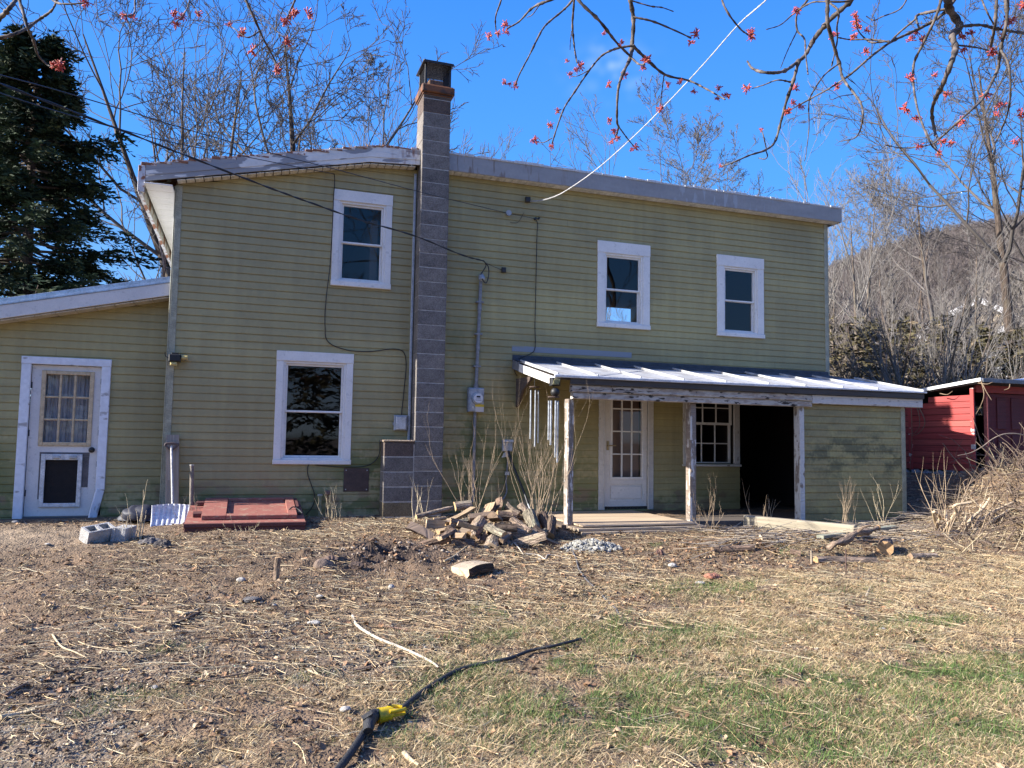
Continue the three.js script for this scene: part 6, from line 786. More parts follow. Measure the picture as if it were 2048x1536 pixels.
{
  const twig = woody([.33, .245, .16]), grey = woody([.25, .19, .14]), straw = woody([.50, .41, .27]);
  const shrub = (label, px, py, z, n, h, sp, r, seed, m, o) => { const p = onZ(px, py, z); p.y = ground(p.x, z); const t = thing('bare_shrub', label, 'shrub', [0, 0, 0], 0); mesh('stems', stems(seed, p, n, h, sp, r, o), m, t); };
  shrub('bare leafless shrub with pale tips against the wall below the meter', 945, 1010, .95, 13, 1.05, .42, .0058, 701, twig, { lev: 3, fork: .62, kink: .12 });
  shrub('tall bare shrub of many stems beside the left porch post', 1084, 1060, 1.75, 22, 1.3, .28, .0055, 702, twig, { lev: 3, fork: .6, foot: .35, kink: .12 });
  shrub('thin bent shoots in front of the chimney foot', 838, 1020, .75, 6, .5, .35, .006, 703, straw, { lev: 1 });
  shrub('scraggly bent shoots by the middle porch post', 1420, 1050, 2.0, 8, .6, .8, .0045, 704, twig, { lev: 3, fork: .6, kink: .16 });
  shrub('thin arching shoots before the dark doorway', 1530, 1045, 1.9, 6, .65, .7, .006, 705, twig, { lev: 1, kink: .08 });
  shrub('straw coloured weed stalks before the end wall', 1697, 1050, 2.2, 11, .62, .2, .0042, 706, twig, { lev: 3, fork: .6, kink: .11 });
  shrub('slender weed stalks at the right end of the end wall', 1770, 1048, 2.2, 6, .7, .4, .004, 707, straw, { lev: 2, kink: .1 });
  shrub('few thin weed stalks behind the concrete blocks', 262, 1078, 1.5, 7, .55, .25, .007, 708, straw, { lev: 1, fork: .25 });
  shrub('wiry dry weeds at the foot of the metal stake', 385, 1020, .55, 14, .35, .6, .004, 709, grey, { lev: 1, kink: .2 });
  shrub('dry weeds sprouting by the filler pipe', 665, 1040, .35, 12, .35, .5, .004, 710, straw, { lev: 1, kink: .12 });
  shrub('small dry weed in front of the cellar door', 480, 1068, 1.35, 8, .22, .9, .0035, 711, straw, { lev: 1, kink: .2 });
  // cut bush with stubs
  const cb = thing('cut_bush', 'bush cut back to thick pale stubs on the right bank', 'bush'); { const a = arrays(); for (const pts of [[[1895, 1072], [1900, 1045], [1912, 1024], [1908, 1012], [1942, 1005]], [[1902, 1066], [1893, 1042], [1891, 1022]], [[1880, 1062], [1870, 1042], [1866, 1024]], [[1868, 1052], [1880, 1036], [1868, 1023]], [[1918, 1068], [1945, 1035], [1965, 1018], [1980, 996]], [[1930, 1064], [1975, 1030], [2010, 1012], [2030, 1003]], [[1945, 1066], [1990, 1038], [2030, 1012]], [[1950, 1062], [1960, 1030], [1962, 1010]], [[1905, 1070], [1925, 1050], [1932, 1034]], [[1890, 1070], [1850, 1062], [1815, 1066]]]) { const n = pts.length; tube(curve(pts.map((p, i) => { const z = onGround(pts[0][0], pts[0][1]).z + .25 * (i / (n - 1)) * (pts[0][0] % 3 - 1); return onZ(p[0], p[1] + (i ? 0 : 6), z); }), 16), (t) => .024 - .006 * t, 8, true, a); } mesh('stubs', fromArrays(a), woody([.50, .38, .24], { roughness: .8 }), cb); const g2 = stems(720, (() => { return onGround(1915, 1068); })(), 14, .9, .6, .008, { lev: 1, foot: .8 }); mesh('shoots', g2, twig, cb); }
  const ar = thing('arching_cane', 'long bare cane arching over from the brush at the right edge', 'cane'); mesh('cane', tube(curve([[2075, 890], [2048, 871], [2010, 868], [1985, 878], [1965, 893], [1940, 906], [1916, 911]].map((p) => onZ(p[0], p[1], 2.9)), 30), (t) => .011 - .007 * t, 6), grey, ar);
  // brush heap at the right edge
  { const R = rngOf(730), a = arrays(); for (let i = 0; i < 330; i++) { const px = 1885 + 320 * R() ** .8, z = 1.6 + 2.2 * R(), x0 = onZ(px, 1000, z).x, hgt = .09 * ss(1890, 2060, px) * Math.exp(-(((z - 2.5) / .9) ** 2)), y = ground(x0, z) + hgt * R(), L = .12 + .5 * R() ** 2, an = R() * 6.283, el = R() < .25 ? .6 + .7 * R() : (R() - .45) * .8, d = V3(Math.cos(an) * Math.cos(el), Math.sin(el), Math.sin(an) * Math.cos(el)); const p = V3(x0, y, z), pts = []; for (let k = 0; k < 4; k++) { pts.push(p.clone()); p.addScaledVector(d, L / 3); d.add(V3((R() - .5) * .35, (R() - .5) * .3, (R() - .5) * .35)).normalize(); } tube(pts, (t) => (.003 + .004 * R()) * (1 - .4 * t), 4, false, a); } tag(mesh('brush_heap', fromArrays(a), straw), 'tangled pale dry brush and bramble canes at the right edge', 'brush', null, 'stuff');
    const d = arrays(); for (let i = 0; i < 950; i++) { const px = 1865 + 330 * R() ** .8, z = 1.5 + 2.2 * R(), x0 = onZ(px, 1000, z).x, p = V3(x0, ground(x0, z) + .17 * ss(1890, 2060, px) * R(), z), an = R() * 6.283, el = (R() - .25) * 1.7, L = .15 + .75 * R() ** 2, dd = V3(Math.cos(an) * Math.cos(el), Math.sin(el), Math.sin(an) * Math.cos(el)), pts = []; for (let k = 0; k < 5; k++) { pts.push(p.clone()); p.addScaledVector(dd, L / 4); dd.add(V3((R() - .5) * .6, (R() - .5) * .5 - .1, (R() - .5) * .6)).normalize(); } const r = .003 + .010 * R() ** 3; tube(pts, (t) => r * (1 - .5 * t), 5, false, d); } tag(mesh('brush_heap', fromArrays(d), woody([.15, .105, .075])), 'dark brown brambles and broken sticks among the pale brush', 'brush', null, 'stuff'); }
  { const R = rngOf(733), a = arrays(); for (let i = 0; i < 420; i++) { const px = 1430 + 520 * R(), z = 1.95 + 1.2 * R(), x0 = onZ(px, 1060, z).x, L = .2 + .7 * R() ** 1.5, an = (R() - .5) * 1.2 + (R() < .5 ? 3.14 : 0), d = V3(Math.cos(an), (R() - .4) * .25, Math.sin(an)).normalize(), p = V3(x0, ground(x0, z) + .02 + .05 * R(), z), pts = []; for (let k = 0; k < 4; k++) { pts.push(p.clone()); p.addScaledVector(d, L / 3); p.y = Math.max(p.y, ground(p.x, p.z) + .008); d.add(V3((R() - .5) * .3, (R() - .5) * .15, (R() - .5) * .3)).normalize(); } tube(pts, (t) => (.0035 + .006 * R() ** 2) * (1 - .4 * t), 4, false, a); } tag(mesh('cut_stems', fromArrays(a), woody([.46, .37, .26])), 'cut stems and twigs strewn along the foot of the end wall', 'twigs', null, 'stuff'); }
}
// ---------------------------------------------------------------- bare trees
// grows a trunk and a crown of limbs and twigs; o: h height, r trunk radius, fork height share, spread, levels
function growTree(seed, o) {
  const R = rngOf(seed), T = arrays(), C = arrays(), nk = (a) => (R() - .5) * a;
  const seg = (lev) => (lev === 0 ? 8 : lev === 1 ? 6 : lev === 2 ? 4 : 3);
  const maxLev = o.lev ?? 4, twigR = o.twig ?? .007;
  function limb(p, d, L, rad, lev) {
    const n = lev < 2 ? 8 : lev === 2 ? 5 : lev < maxLev ? 4 : 3, pts = [p.clone()], q = p.clone(), dd = d.clone(), kids = [];
    for (let i = 1; i <= n; i++) {
      const w = o.wob * (lev === 0 ? .25 : 1); dd.add(V3(nk(w), nk(w) + o.up * (lev ? 1 : .3), nk(w))).normalize(); q.addScaledVector(dd, L / n); pts.push(q.clone());
      if (lev < maxLev && i / n > (lev === 0 ? o.fork : .22)) kids.push([q.clone(), dd.clone(), i / n]);
    }
    const end = lev === maxLev ? twigR * .5 : lev === 0 ? Math.max(twigR, rad * .10) : Math.max(twigR, rad * .3);
    tube(pts, (t) => lerp(rad, end, t), seg(lev), false, lev === 0 ? T : C);
    for (const [kp, kd, t] of kids) {
      const m = (lev === 0 ? o.k0 : lev === 1 ? o.k1 : o.k2) ; const cnt = Math.floor(m + R());
      for (let k = 0; k < cnt; k++) {
        let s = V3(nk(2), nk(1.2), nk(2)); s.addScaledVector(kd, -s.dot(kd)).normalize();
        const a = o.ang * (.7 + .6 * R()) * (lev === 0 ? 1 : 1), nd = kd.clone().multiplyScalar(Math.cos(a)).addScaledVector(s, Math.sin(a)).normalize();
        const rem = lev === 0 ? lerp(1, .55, (t - o.fork) / (1 - o.fork)) : 1 - .45 * t;
        limb(kp, nd, L * (lev === 0 ? o.len : .62) * rem * (.65 + .6 * R()), Math.max(twigR, lerp(rad, end, t) * (lev === 0 ? .55 : .58)), lev + 1);
      }
    }
  }
  const base = V3(0, -.3, 0);
  for (let k = 0; k < (o.stems ?? 1); k++) { const a = k / (o.stems ?? 1) * 6.283 + seed, sp = (o.stems ?? 1) > 1 ? o.splay ?? .2 : 0; limb(base.clone().add(V3(Math.cos(a), 0, Math.sin(a)).multiplyScalar(sp * o.r * 4)), V3(Math.cos(a) * sp + (o.leanx ?? 0), 1, Math.sin(a) * sp + (o.leanz ?? 0)).normalize(), o.h * (k ? .7 + .3 * R() : 1), o.r * (k ? .8 : 1), 0); }
  return [fromArrays(T), fromArrays(C)];
}
const woodTex = again(barkTex, 2, .6), barkA = [[.26, .215, .175], [.36, .31, .26], [.17, .135, .11], [.30, .24, .20]].map((c) => new THREE.MeshStandardMaterial({ map: woodTex, color: lin(...c.map((x) => x * 1.15)), bumpMap: again(barkBump, 2, .6), bumpScale: .03, roughness: .95 })), twigA = [[.128, .114, .104], [.185, .168, .150], [.082, .070, .062], [.14, .118, .106]].map((c) => std(c, { roughness: .9 }));
const kinds = {
  oak: { r: .27, fork: .32, k0: 1.5, k1: 1.25, k2: .95, ang: .75, len: .50, wob: .42, up: .06, lev: 5, twig: .007 },
  upright: { r: .16, fork: .28, k0: 1.3, k1: .95, k2: .65, ang: .62, len: .44, wob: .30, up: .07, lev: 4, twig: .007 },
  slim: { r: .075, fork: .38, k0: 1.5, k1: 1.1, k2: .8, ang: .55, len: .32, wob: .2, up: .08, lev: 3, twig: .007 },
  sucker: { r: .06, fork: .22, k0: 1.1, k1: 1.0, k2: .7, ang: .45, len: .45, wob: .2, up: .05, lev: 3, twig: .007, stems: 6, splay: .4 },
};
const geoCache = new Map();
function tree(label, px, dist, top, kind, seed, mi, o = {}, name = 'bare_tree') {
  const foot = atD(px, 860, dist), x = foot.x, z = foot.z, y = ground(x, z), yTop = atD(px, top, dist).y, h = (yTop - y) / 1.04;
  const K = { ...kinds[kind], h: 10, ...o }, key = kind + seed + JSON.stringify(o); if (!geoCache.has(key)) geoCache.set(key, growTree(seed, { ...K, r: K.r * 10 / h * (o.rs ?? 1) }));
  const [tg, cg] = geoCache.get(key), t = thing(name, label, 'tree', [x, y, z], o.turn ?? 0); t.scale.setScalar(h / 10); mesh('trunk', tg, barkA[mi], t); mesh('crown', cg, twigA[mi], t); return t;
}
// left, behind the house
tree('big bare tree with a double trunk above the roof peak left of the chimney', 588, 24, -40, 'oak', 11, 2, { stems: 2, splay: .10, fork: .42, k0: 1.3, len: .5, rs: .95 });
tree('tall bare tree leaning left behind the left roof slope', 470, 27, -20, 'oak', 23, 2, { leanx: -.28, fork: .36, rs: .85, len: .46 });
tree('bare many stemmed tree behind the left end of the main roof', 372, 24, 40, 'upright', 31, 0, { stems: 3, splay: .14, len: .34, rs: 1.1 });
tree('thin bare tree seen low between evergreen and eave', 305, 15, 330, 'slim', 47, 3, { rs: 1.2 });
tree('fine twigged distant tree just left of the chimney', 800, 36, 205, 'upright', 59, 3, { rs: .6, stems: 3, splay: .2 });
tree('fine twigged distant tree half hidden by the roof peak', 690, 40, 190, 'upright', 61, 0, { rs: .6 });
tree('lowest distant treetop peeking over the roof right of the chimney', 965, 44, 295, 'upright', 67, 0, { rs: .6 });
// above the long roof
tree('distant bare tree over the roof near the triplex cable', 1195, 40, 265, 'upright', 71, 0, { rs: .6, stems: 2, splay: .18 });
tree('distant spreading bare tree above the middle of the long roof', 1330, 38, 245, 'oak', 73, 0, { rs: .4, len: .4 });
tree('distant bare tree right of the spreading one above the roof', 1430, 41, 285, 'oak', 79, 0, { rs: .4, len: .4 });
tree('pale upright bare tree above the right end of the roof', 1612, 34, 275, 'upright', 83, 1, { rs: .55 });
// right of the house
tree('slim pale forked tree close to the right house corner', 1695, 21, 370, 'slim', 89, 1, { stems: 2, splay: .09, rs: 1.1 });
tree('slim pale straight tree hugging the right house corner', 1668, 22, 480, 'slim', 97, 1, { rs: .9 });
tree('slim pale crooked tree second from the house corner', 1718, 20, 400, 'slim', 101, 1, { rs: 1.2 });
tree('bare tree with a dark fork in the middle of the right woods', 1886, 26, 330, 'oak', 103, 0, { fork: .4, rs: .55, len: .42 });
tree('large rugged bare tree with thick limbs at the right edge', 2030, 23, 40, 'oak', 107, 2, { fork: .38, rs: .75, leanx: -.06, len: .5 });
tree('second trunk of bare wood behind the large right tree', 2075, 27, 150, 'oak', 109, 2, { rs: .6 });
tree('bare reddish tree left of the dark forked one', 1800, 30, 400, 'upright', 113, 3, { rs: .6, stems: 2 });
tree('thin grey tree between the forked and the large right tree', 1950, 30, 440, 'upright', 127, 1, { rs: .6 });
tree('bare grey tree veiling the left part of the hill', 1755, 32, 385, 'oak', 173, 0, { rs: .45, len: .42 });
tree('bare brown tree veiling the middle of the hill', 1845, 36, 400, 'oak', 179, 3, { rs: .45, len: .42 });
tree('pale thin tree in front of the far houses', 1912, 21, 560, 'slim', 131, 1, {});
tree('bush of straight pale sucker stems behind the porch roof end', 1850, 16, 520, 'sucker', 137, 1, {}, 'sucker_bush');
tree('smaller bush of sucker stems nearer the house', 1770, 18, 590, 'sucker', 139, 3, {}, 'sucker_bush');
tree('bush of thin stems behind the red shed roof', 1960, 17, 590, 'sucker', 149, 1, {}, 'sucker_bush');
{ const f = onZ(1245, 632, -13), t = tree('small bare tree seen through the house in the window over the porch', 1245, 22, 640, 'slim', 161, 1, {}); t.position.set(f.x, -.1, -13); t.scale.setScalar(.52); }
// ---- evergreens: boughs carry many drooping sprays
function evergreen(label, px, dist, top, o, seed, name = 'evergreen_tree') {
  const foot = atD(px, 880, dist), y = ground(foot.x, foot.z), H = atD(px, top, dist).y - y, R = rngOf(seed), t = thing(name, label, 'tree', [foot.x, y, foot.z]);
  const W = arrays(), F = { ...arrays(), col: [] };
  tube([V3(0, -.3, 0), V3(.05, H * .5, 0), V3(0, H * .98, 0)], (q) => o.r * (1 - .9 * q), 8, true, W);
  const spray = (p, d, L) => { const side = V3().crossVectors(d, yUp).normalize(), nb = o.nb ?? 9, k = .55 + .9 * R(), br = R() < .10; const c = br ? o.c2 : o.c1; for (let i = 0; i < nb; i++) { const u = i / nb, s = i % 2 ? 1 : -1, b = p.clone().addScaledVector(d, L * u * .8); b.y -= L * u * u * o.droop; const td = d.clone().multiplyScalar(.75).addScaledVector(side, s * (.35 + .7 * R())).add(V3((R() - .5) * .5, (R() - .5) * .8 - o.droop * .3, (R() - .5) * .5)).normalize(), l = L * (.30 + .25 * R()) * (1 - .35 * u), wv = V3().crossVectors(td, V3(R() - .5, R() - .5, R() - .5)).normalize().multiplyScalar(l * .15), e = b.clone().addScaledVector(td, l), m = b.clone().addScaledVector(td, l * .5); const i0 = F.pos.length / 3; for (const v of [b, m.clone().add(wv), e, m.clone().sub(wv)]) { F.pos.push(v.x, v.y, v.z); F.nor.push(0, 1, 0); F.uv.push(0, 0); F.col.push(c[0] * k, c[1] * k, c[2] * k); } F.idx.push(i0, i0 + 1, i0 + 2, i0, i0 + 2, i0 + 3); } };
  for (let i = 0; i < o.n; i++) {
    const v = (i + R()) / o.n, yy = H * lerp(o.low, .985, v), an = i * 2.4 + R() * .8, prof = o.shape(v), L = o.w * prof * (.55 + .65 * R()), el = o.el + (R() - .5) * .35, d = V3(Math.cos(an) * Math.cos(el), Math.sin(el), Math.sin(an) * Math.cos(el)), p = V3(0, yy, 0), pts = [];
    const n = 7; for (let k = 0; k <= n; k++) { pts.push(p.clone()); const q = k / n; if (q > .18) for (let s = 0; s < o.dens; s++) spray(p.clone().add(V3((R() - .5) * .3 * L * .5, (R() - .5) * .25, (R() - .5) * .3 * L * .5)), V3(d.x + (R() - .5) * 1.1, d.y * .4 + (R() - .5) * .5, d.z + (R() - .5) * 1.1).normalize(), o.sp * (.6 + .7 * R())); p.addScaledVector(d, L / n); d.y += o.curve * (.5 + R() * .6) / n; d.normalize(); }
    tube(pts, (q) => .035 * (1 - .8 * q) * o.r * 5, 4, false, W);
  }
  mesh('trunk', fromArrays(W), barkA[2], t); const g = fromArrays(F); g.computeVertexNormals(); mesh('crown', g, new THREE.MeshPhysicalMaterial({ vertexColors: true, roughness: .75, side: THREE.DoubleSide, specularIntensity: .3, transmission: .06, thickness: 0 }), t); return t;
}
evergreen('tall dark green cedar filling the left edge behind the side wing', 25, 15.5, 35, { r: .2, n: 200, low: .12, w: 3.5, shape: (v) => (1 - v) ** .85 * (.8 + .2 * Math.sin(v * 29)) * ss(-.2, .1, v) + .06, el: -.12, curve: .35, droop: .45, dens: 9, sp: .40, nb: 8, c1: [.020, .034, .015], c2: [.045, .052, .02] }, 801);
const bushy = { r: .1, n: 38, low: .05, w: 1.9, shape: (v) => (1 - v) ** .5 * .9 + .12, el: .15, curve: .25, droop: .2, dens: 2, sp: .5, nb: 8, c1: [.085, .072, .036], c2: [.17, .13, .08] };
[[1700, 21, 640, 'olive evergreen bush nearest the house corner'], [1770, 18.5, 650, 'dark evergreen bush below the left far roof'], [1850, 20, 640, 'dark evergreen bush between the two far roofs'], [1930, 19, 660, 'brownish evergreen bush above the red shed'], [2010, 20, 665, 'dark evergreen bush at the right edge above the shed'], [2090, 20, 650, 'evergreen bush just beyond the right edge']].forEach(([px, d, top, l], i) => evergreen(l, px, d, top, bushy, 820 + i * 3, 'evergreen_bush'));
// trees behind the viewer, mirrored in the window panes
{
  const src = scene.children.filter((o) => o.name.startsWith('evergreen_bush'))[0], names = ['evergreen behind the viewer at the far left of the lane', 'evergreen behind the viewer left of centre', 'evergreen behind the viewer mirrored in the large ground floor window', 'evergreen behind the viewer right of centre', 'evergreen behind the viewer towards the right', 'evergreen behind the viewer beside the bare one'];
  names.forEach((l, i) => { const c = src.clone(); c.name = numbered('evergreen_bush'); c.position.set(-13 + i * 4.6, -1.2, 27 + (i % 3) * 3); c.rotation.y = i * 1.3; c.scale.set(2.1, 2.5 + .4 * (i % 2), 2.1); tag(c, l, 'tree'); scene.add(c); });
  const bare = (label, key, x, z, s, r) => { const o = scene.children.find((q) => q.userData.label === key), c = o.clone(); c.name = numbered('bare_tree'); c.position.set(x, -1.2, z); c.scale.setScalar(s); c.rotation.y = r; tag(c, label, 'tree'); scene.add(c); };
  bare('bare tree behind the viewer mirrored in the upper left window', 'distant spreading bare tree above the middle of the long roof', 5.5, 22, 1.75, 1); bare('bare tree behind the viewer mirrored in the window over the porch', 'large rugged bare tree with thick limbs at the right edge', 15.5, 20, 1.5, 2.2); bare('bare tree behind the viewer left of the mirrored evergreens', 'tall bare tree leaning left behind the left roof slope', 1.5, 24, 1.3, .6);
}
// ---- the wooded hill and distant houses
{
  const ridge = [[-900, 150], [-200, 120], [60, 55], [140, 26], [220, 16], [300, 30], [420, 60], [700, 110]];
  const prof = [[1300, 640], [1500, 585], [1640, 548], [1700, 521], [1760, 500], [1830, 480], [1900, 462], [1980, 447], [2060, 434], [2300, 412], [2600, 420]];
  const hillY = (u, d) => { let k = 0; while (k < prof.length - 2 && u > prof[k + 1][0]) k++; const py = lerp(prof[k][1], prof[k + 1][1], clamp((u - prof[k][0]) / (prof[k + 1][0] - prof[k][0]))); const top = atD(u, py, 300).y - 11; return top; };
  const nu = 60, nv = 24, pos = [], uv = [], idx = [], at = (i, j) => { const u = lerp(1250, 2650, i / nu), v = j / nv, d = lerp(70, 300, v), p = atD(u, 860, d), yT = hillY(u), e = v * v * (3 - 2 * v) * .75 + v * .25; p.y = lerp(ground(p.x, p.z) - 2, yT, e) + (fbm(p.x * .03, p.z * .03, 3, 901) - .5) * 6 * v * (1 - v) * 2; return p; };
  for (let j = 0; j <= nv + 1; j++) for (let i = 0; i <= nu; i++) { const p = j > nv ? at(i, nv).add(V3(60, -40, -120)) : at(i, j); pos.push(p.x, p.y, p.z); uv.push(p.x / 6, p.z / 6); }
  for (let j = 0; j <= nv; j++) for (let i = 0; i < nu; i++) { const a = j * (nu + 1) + i, b = a + nu + 1; idx.push(a, a + 1, b, b, a + 1, b + 1); }
  const g = new THREE.BufferGeometry(); g.setAttribute('position', new THREE.Float32BufferAttribute(pos, 3)); g.setAttribute('uv', new THREE.Float32BufferAttribute(uv, 2)); g.setIndex(idx); g.computeVertexNormals(); tag(mesh('hill', g, grainy([.085, .062, .05], { side: THREE.DoubleSide, roughness: 1 }, 1)), 'long hillside rising to the right behind the woods', 'hill', null, 'structure');
  const R = rngOf(905), mk = (seed) => { const a = arrays(); tube([V3(0, -.5, 0), V3(.1, 5, 0), V3(0, 10, 0)], [.16, .11, .03], 4, false, a); const Q = rngOf(seed); for (let k = 0; k < 46; k++) { const t = .3 + .68 * Q(), p = V3(0, t * 10, 0), an = Q() * 6.28, L = (2.6 - 1.9 * t) * (.6 + .6 * Q()) + .4, d = V3(Math.cos(an), .9 + .5 * Q(), Math.sin(an)).normalize(), m = p.clone().addScaledVector(d, L * .5), e = m.clone().addScaledVector(d.clone().add(V3((Q() - .5) * .6, .3, (Q() - .5) * .6)).normalize(), L * .6); tube([p, m, e], [.055, .04, .016], 3, false, a); for (let q = 0; q < 2; q++) tube([m, m.clone().add(V3((Q() - .5) * 1.6, .8 * Q() + .2, (Q() - .5) * 1.6))], [.035, .014], 3, false, a); } return fromArrays(a); };
  const wood = (name, label, seed, items, m) => { const im = new THREE.InstancedMesh(mk(seed), m, items.length); im.name = numbered(name); items.forEach((it, i) => { tmpM.compose(it.p, tmpQ.setFromEuler(tmpE.set(0, it.ry, 0)), V3(it.s, it.s * it.t, it.s)); im.setMatrixAt(i, tmpM); im.setColorAt(i, it.c); }); im.castShadow = im.receiveShadow = true; scene.add(im); tag(im, label, 'woods', null, 'stuff'); };
  for (let q = 0; q < 3; q++) { const items = []; for (let i = 0; i < 2600; i++) { const p = at(lerp(8, nu, R()), lerp(1, nv, R() ** .8)); const k = .55 + .7 * R(); items.push({ p, ry: R() * 6.28, s: .6 + .4 * R(), t: 1, c: lin(.130 * k, .106 * k, .098 * k) }); } wood('hillside_woods', ['bare grey brown woods covering the hillside', 'reddish bare woods spread over the hillside', 'dark bare woods between the others on the hillside'][q], 910 + q, items, leafMat({ side: THREE.FrontSide, roughness: 1 })); }
  // band of thin woods between the garden and the hill, also behind the house
  const items = []; for (let i = 0; i < 200; i++) { const px = R() < .75 ? lerp(1560, 2500, R()) : lerp(-500, 560, R()), d = 34 + 40 * R(), p = atD(px, 860, d); p.y = ground(p.x, p.z); const k = .6 + .7 * R(); items.push({ p, ry: R() * 6.28, s: .42 + .3 * R() + (px < 560 ? .1 : 0), t: 1.15, c: lin(.155 * k, .135 * k, .118 * k) }); } wood('thin_woods', 'thin bare undergrowth wood between the garden and the hill', 930, items, leafMat({ side: THREE.FrontSide, roughness: 1 }));
  // undergrowth of thin canes on the right slope
  const un = []; for (let i = 0; i < 36; i++) { const px = lerp(1650, 2150, R()), d = 17 + 14 * R(), p = atD(px, 860, d); p.y = ground(p.x, p.z); const k = .6 + .8 * R(); un.push({ p, ry: R() * 6.28, s: .14 + .16 * R(), t: 1.3, c: lin(.20 * k, .16 * k, .115 * k) }); } wood('bramble_thicket', 'thicket of thin dry canes on the slope behind the shed', 931, un, leafMat({ side: THREE.FrontSide, roughness: 1 }));
  // houses on the slope
  const hse = (label, px, py, d, w, wall, seed, turn) => { const p = atD(px, py, d), t = thing('distant_house', label, 'house', [p.x, p.y - 5.4, p.z], turn), W = w / 2, m = grainy(wall, {}, .5); mesh('wall', [prism([[-W, -6], [W, -6], [W, 3.2], [0, 5.2], [-W, 3.2]], -3, 3)], m, t); const ro = grainy([.16, .15, .15]); for (const s of [-1, 1]) mesh('roof', beam(V3(0, 5.36, 0), V3(s * (W + .4), 3.0 - .06, 0), 6.8, .14, .02), ro, t); for (const s of [-1, 1]) mesh('rake_trim', beam(V3(0, 5.30, 3.45), V3(s * (W + .4), 2.9, 3.45), .1, .42, .02), M.white, t); for (const s of [-1, 1]) { const f = mesh('window', bx(s * W * .45 - .5, s * W * .45 + .5, .6, 2.2, 3.0, 3.06), M.white, t); mesh('pane', bx(s * W * .45 - .4, s * W * .45 + .4, .7, 2.1, 3.061, 3.08), std([.06, .07, .09], { roughness: .1 }), f); } return t; };
  hse('tan far house with white gable trim, the larger one above the shed', 1925, 612, 62, 8, [.42, .34, .24], 1, -.55); hse('small far gable with white trim left of the larger one', 1782, 655, 58, 5, [.40, .33, .25], 2, -.6); hse('pale far house partly hidden at the right edge', 2020, 638, 60, 7, [.50, .50, .48], 3, -.5);
}
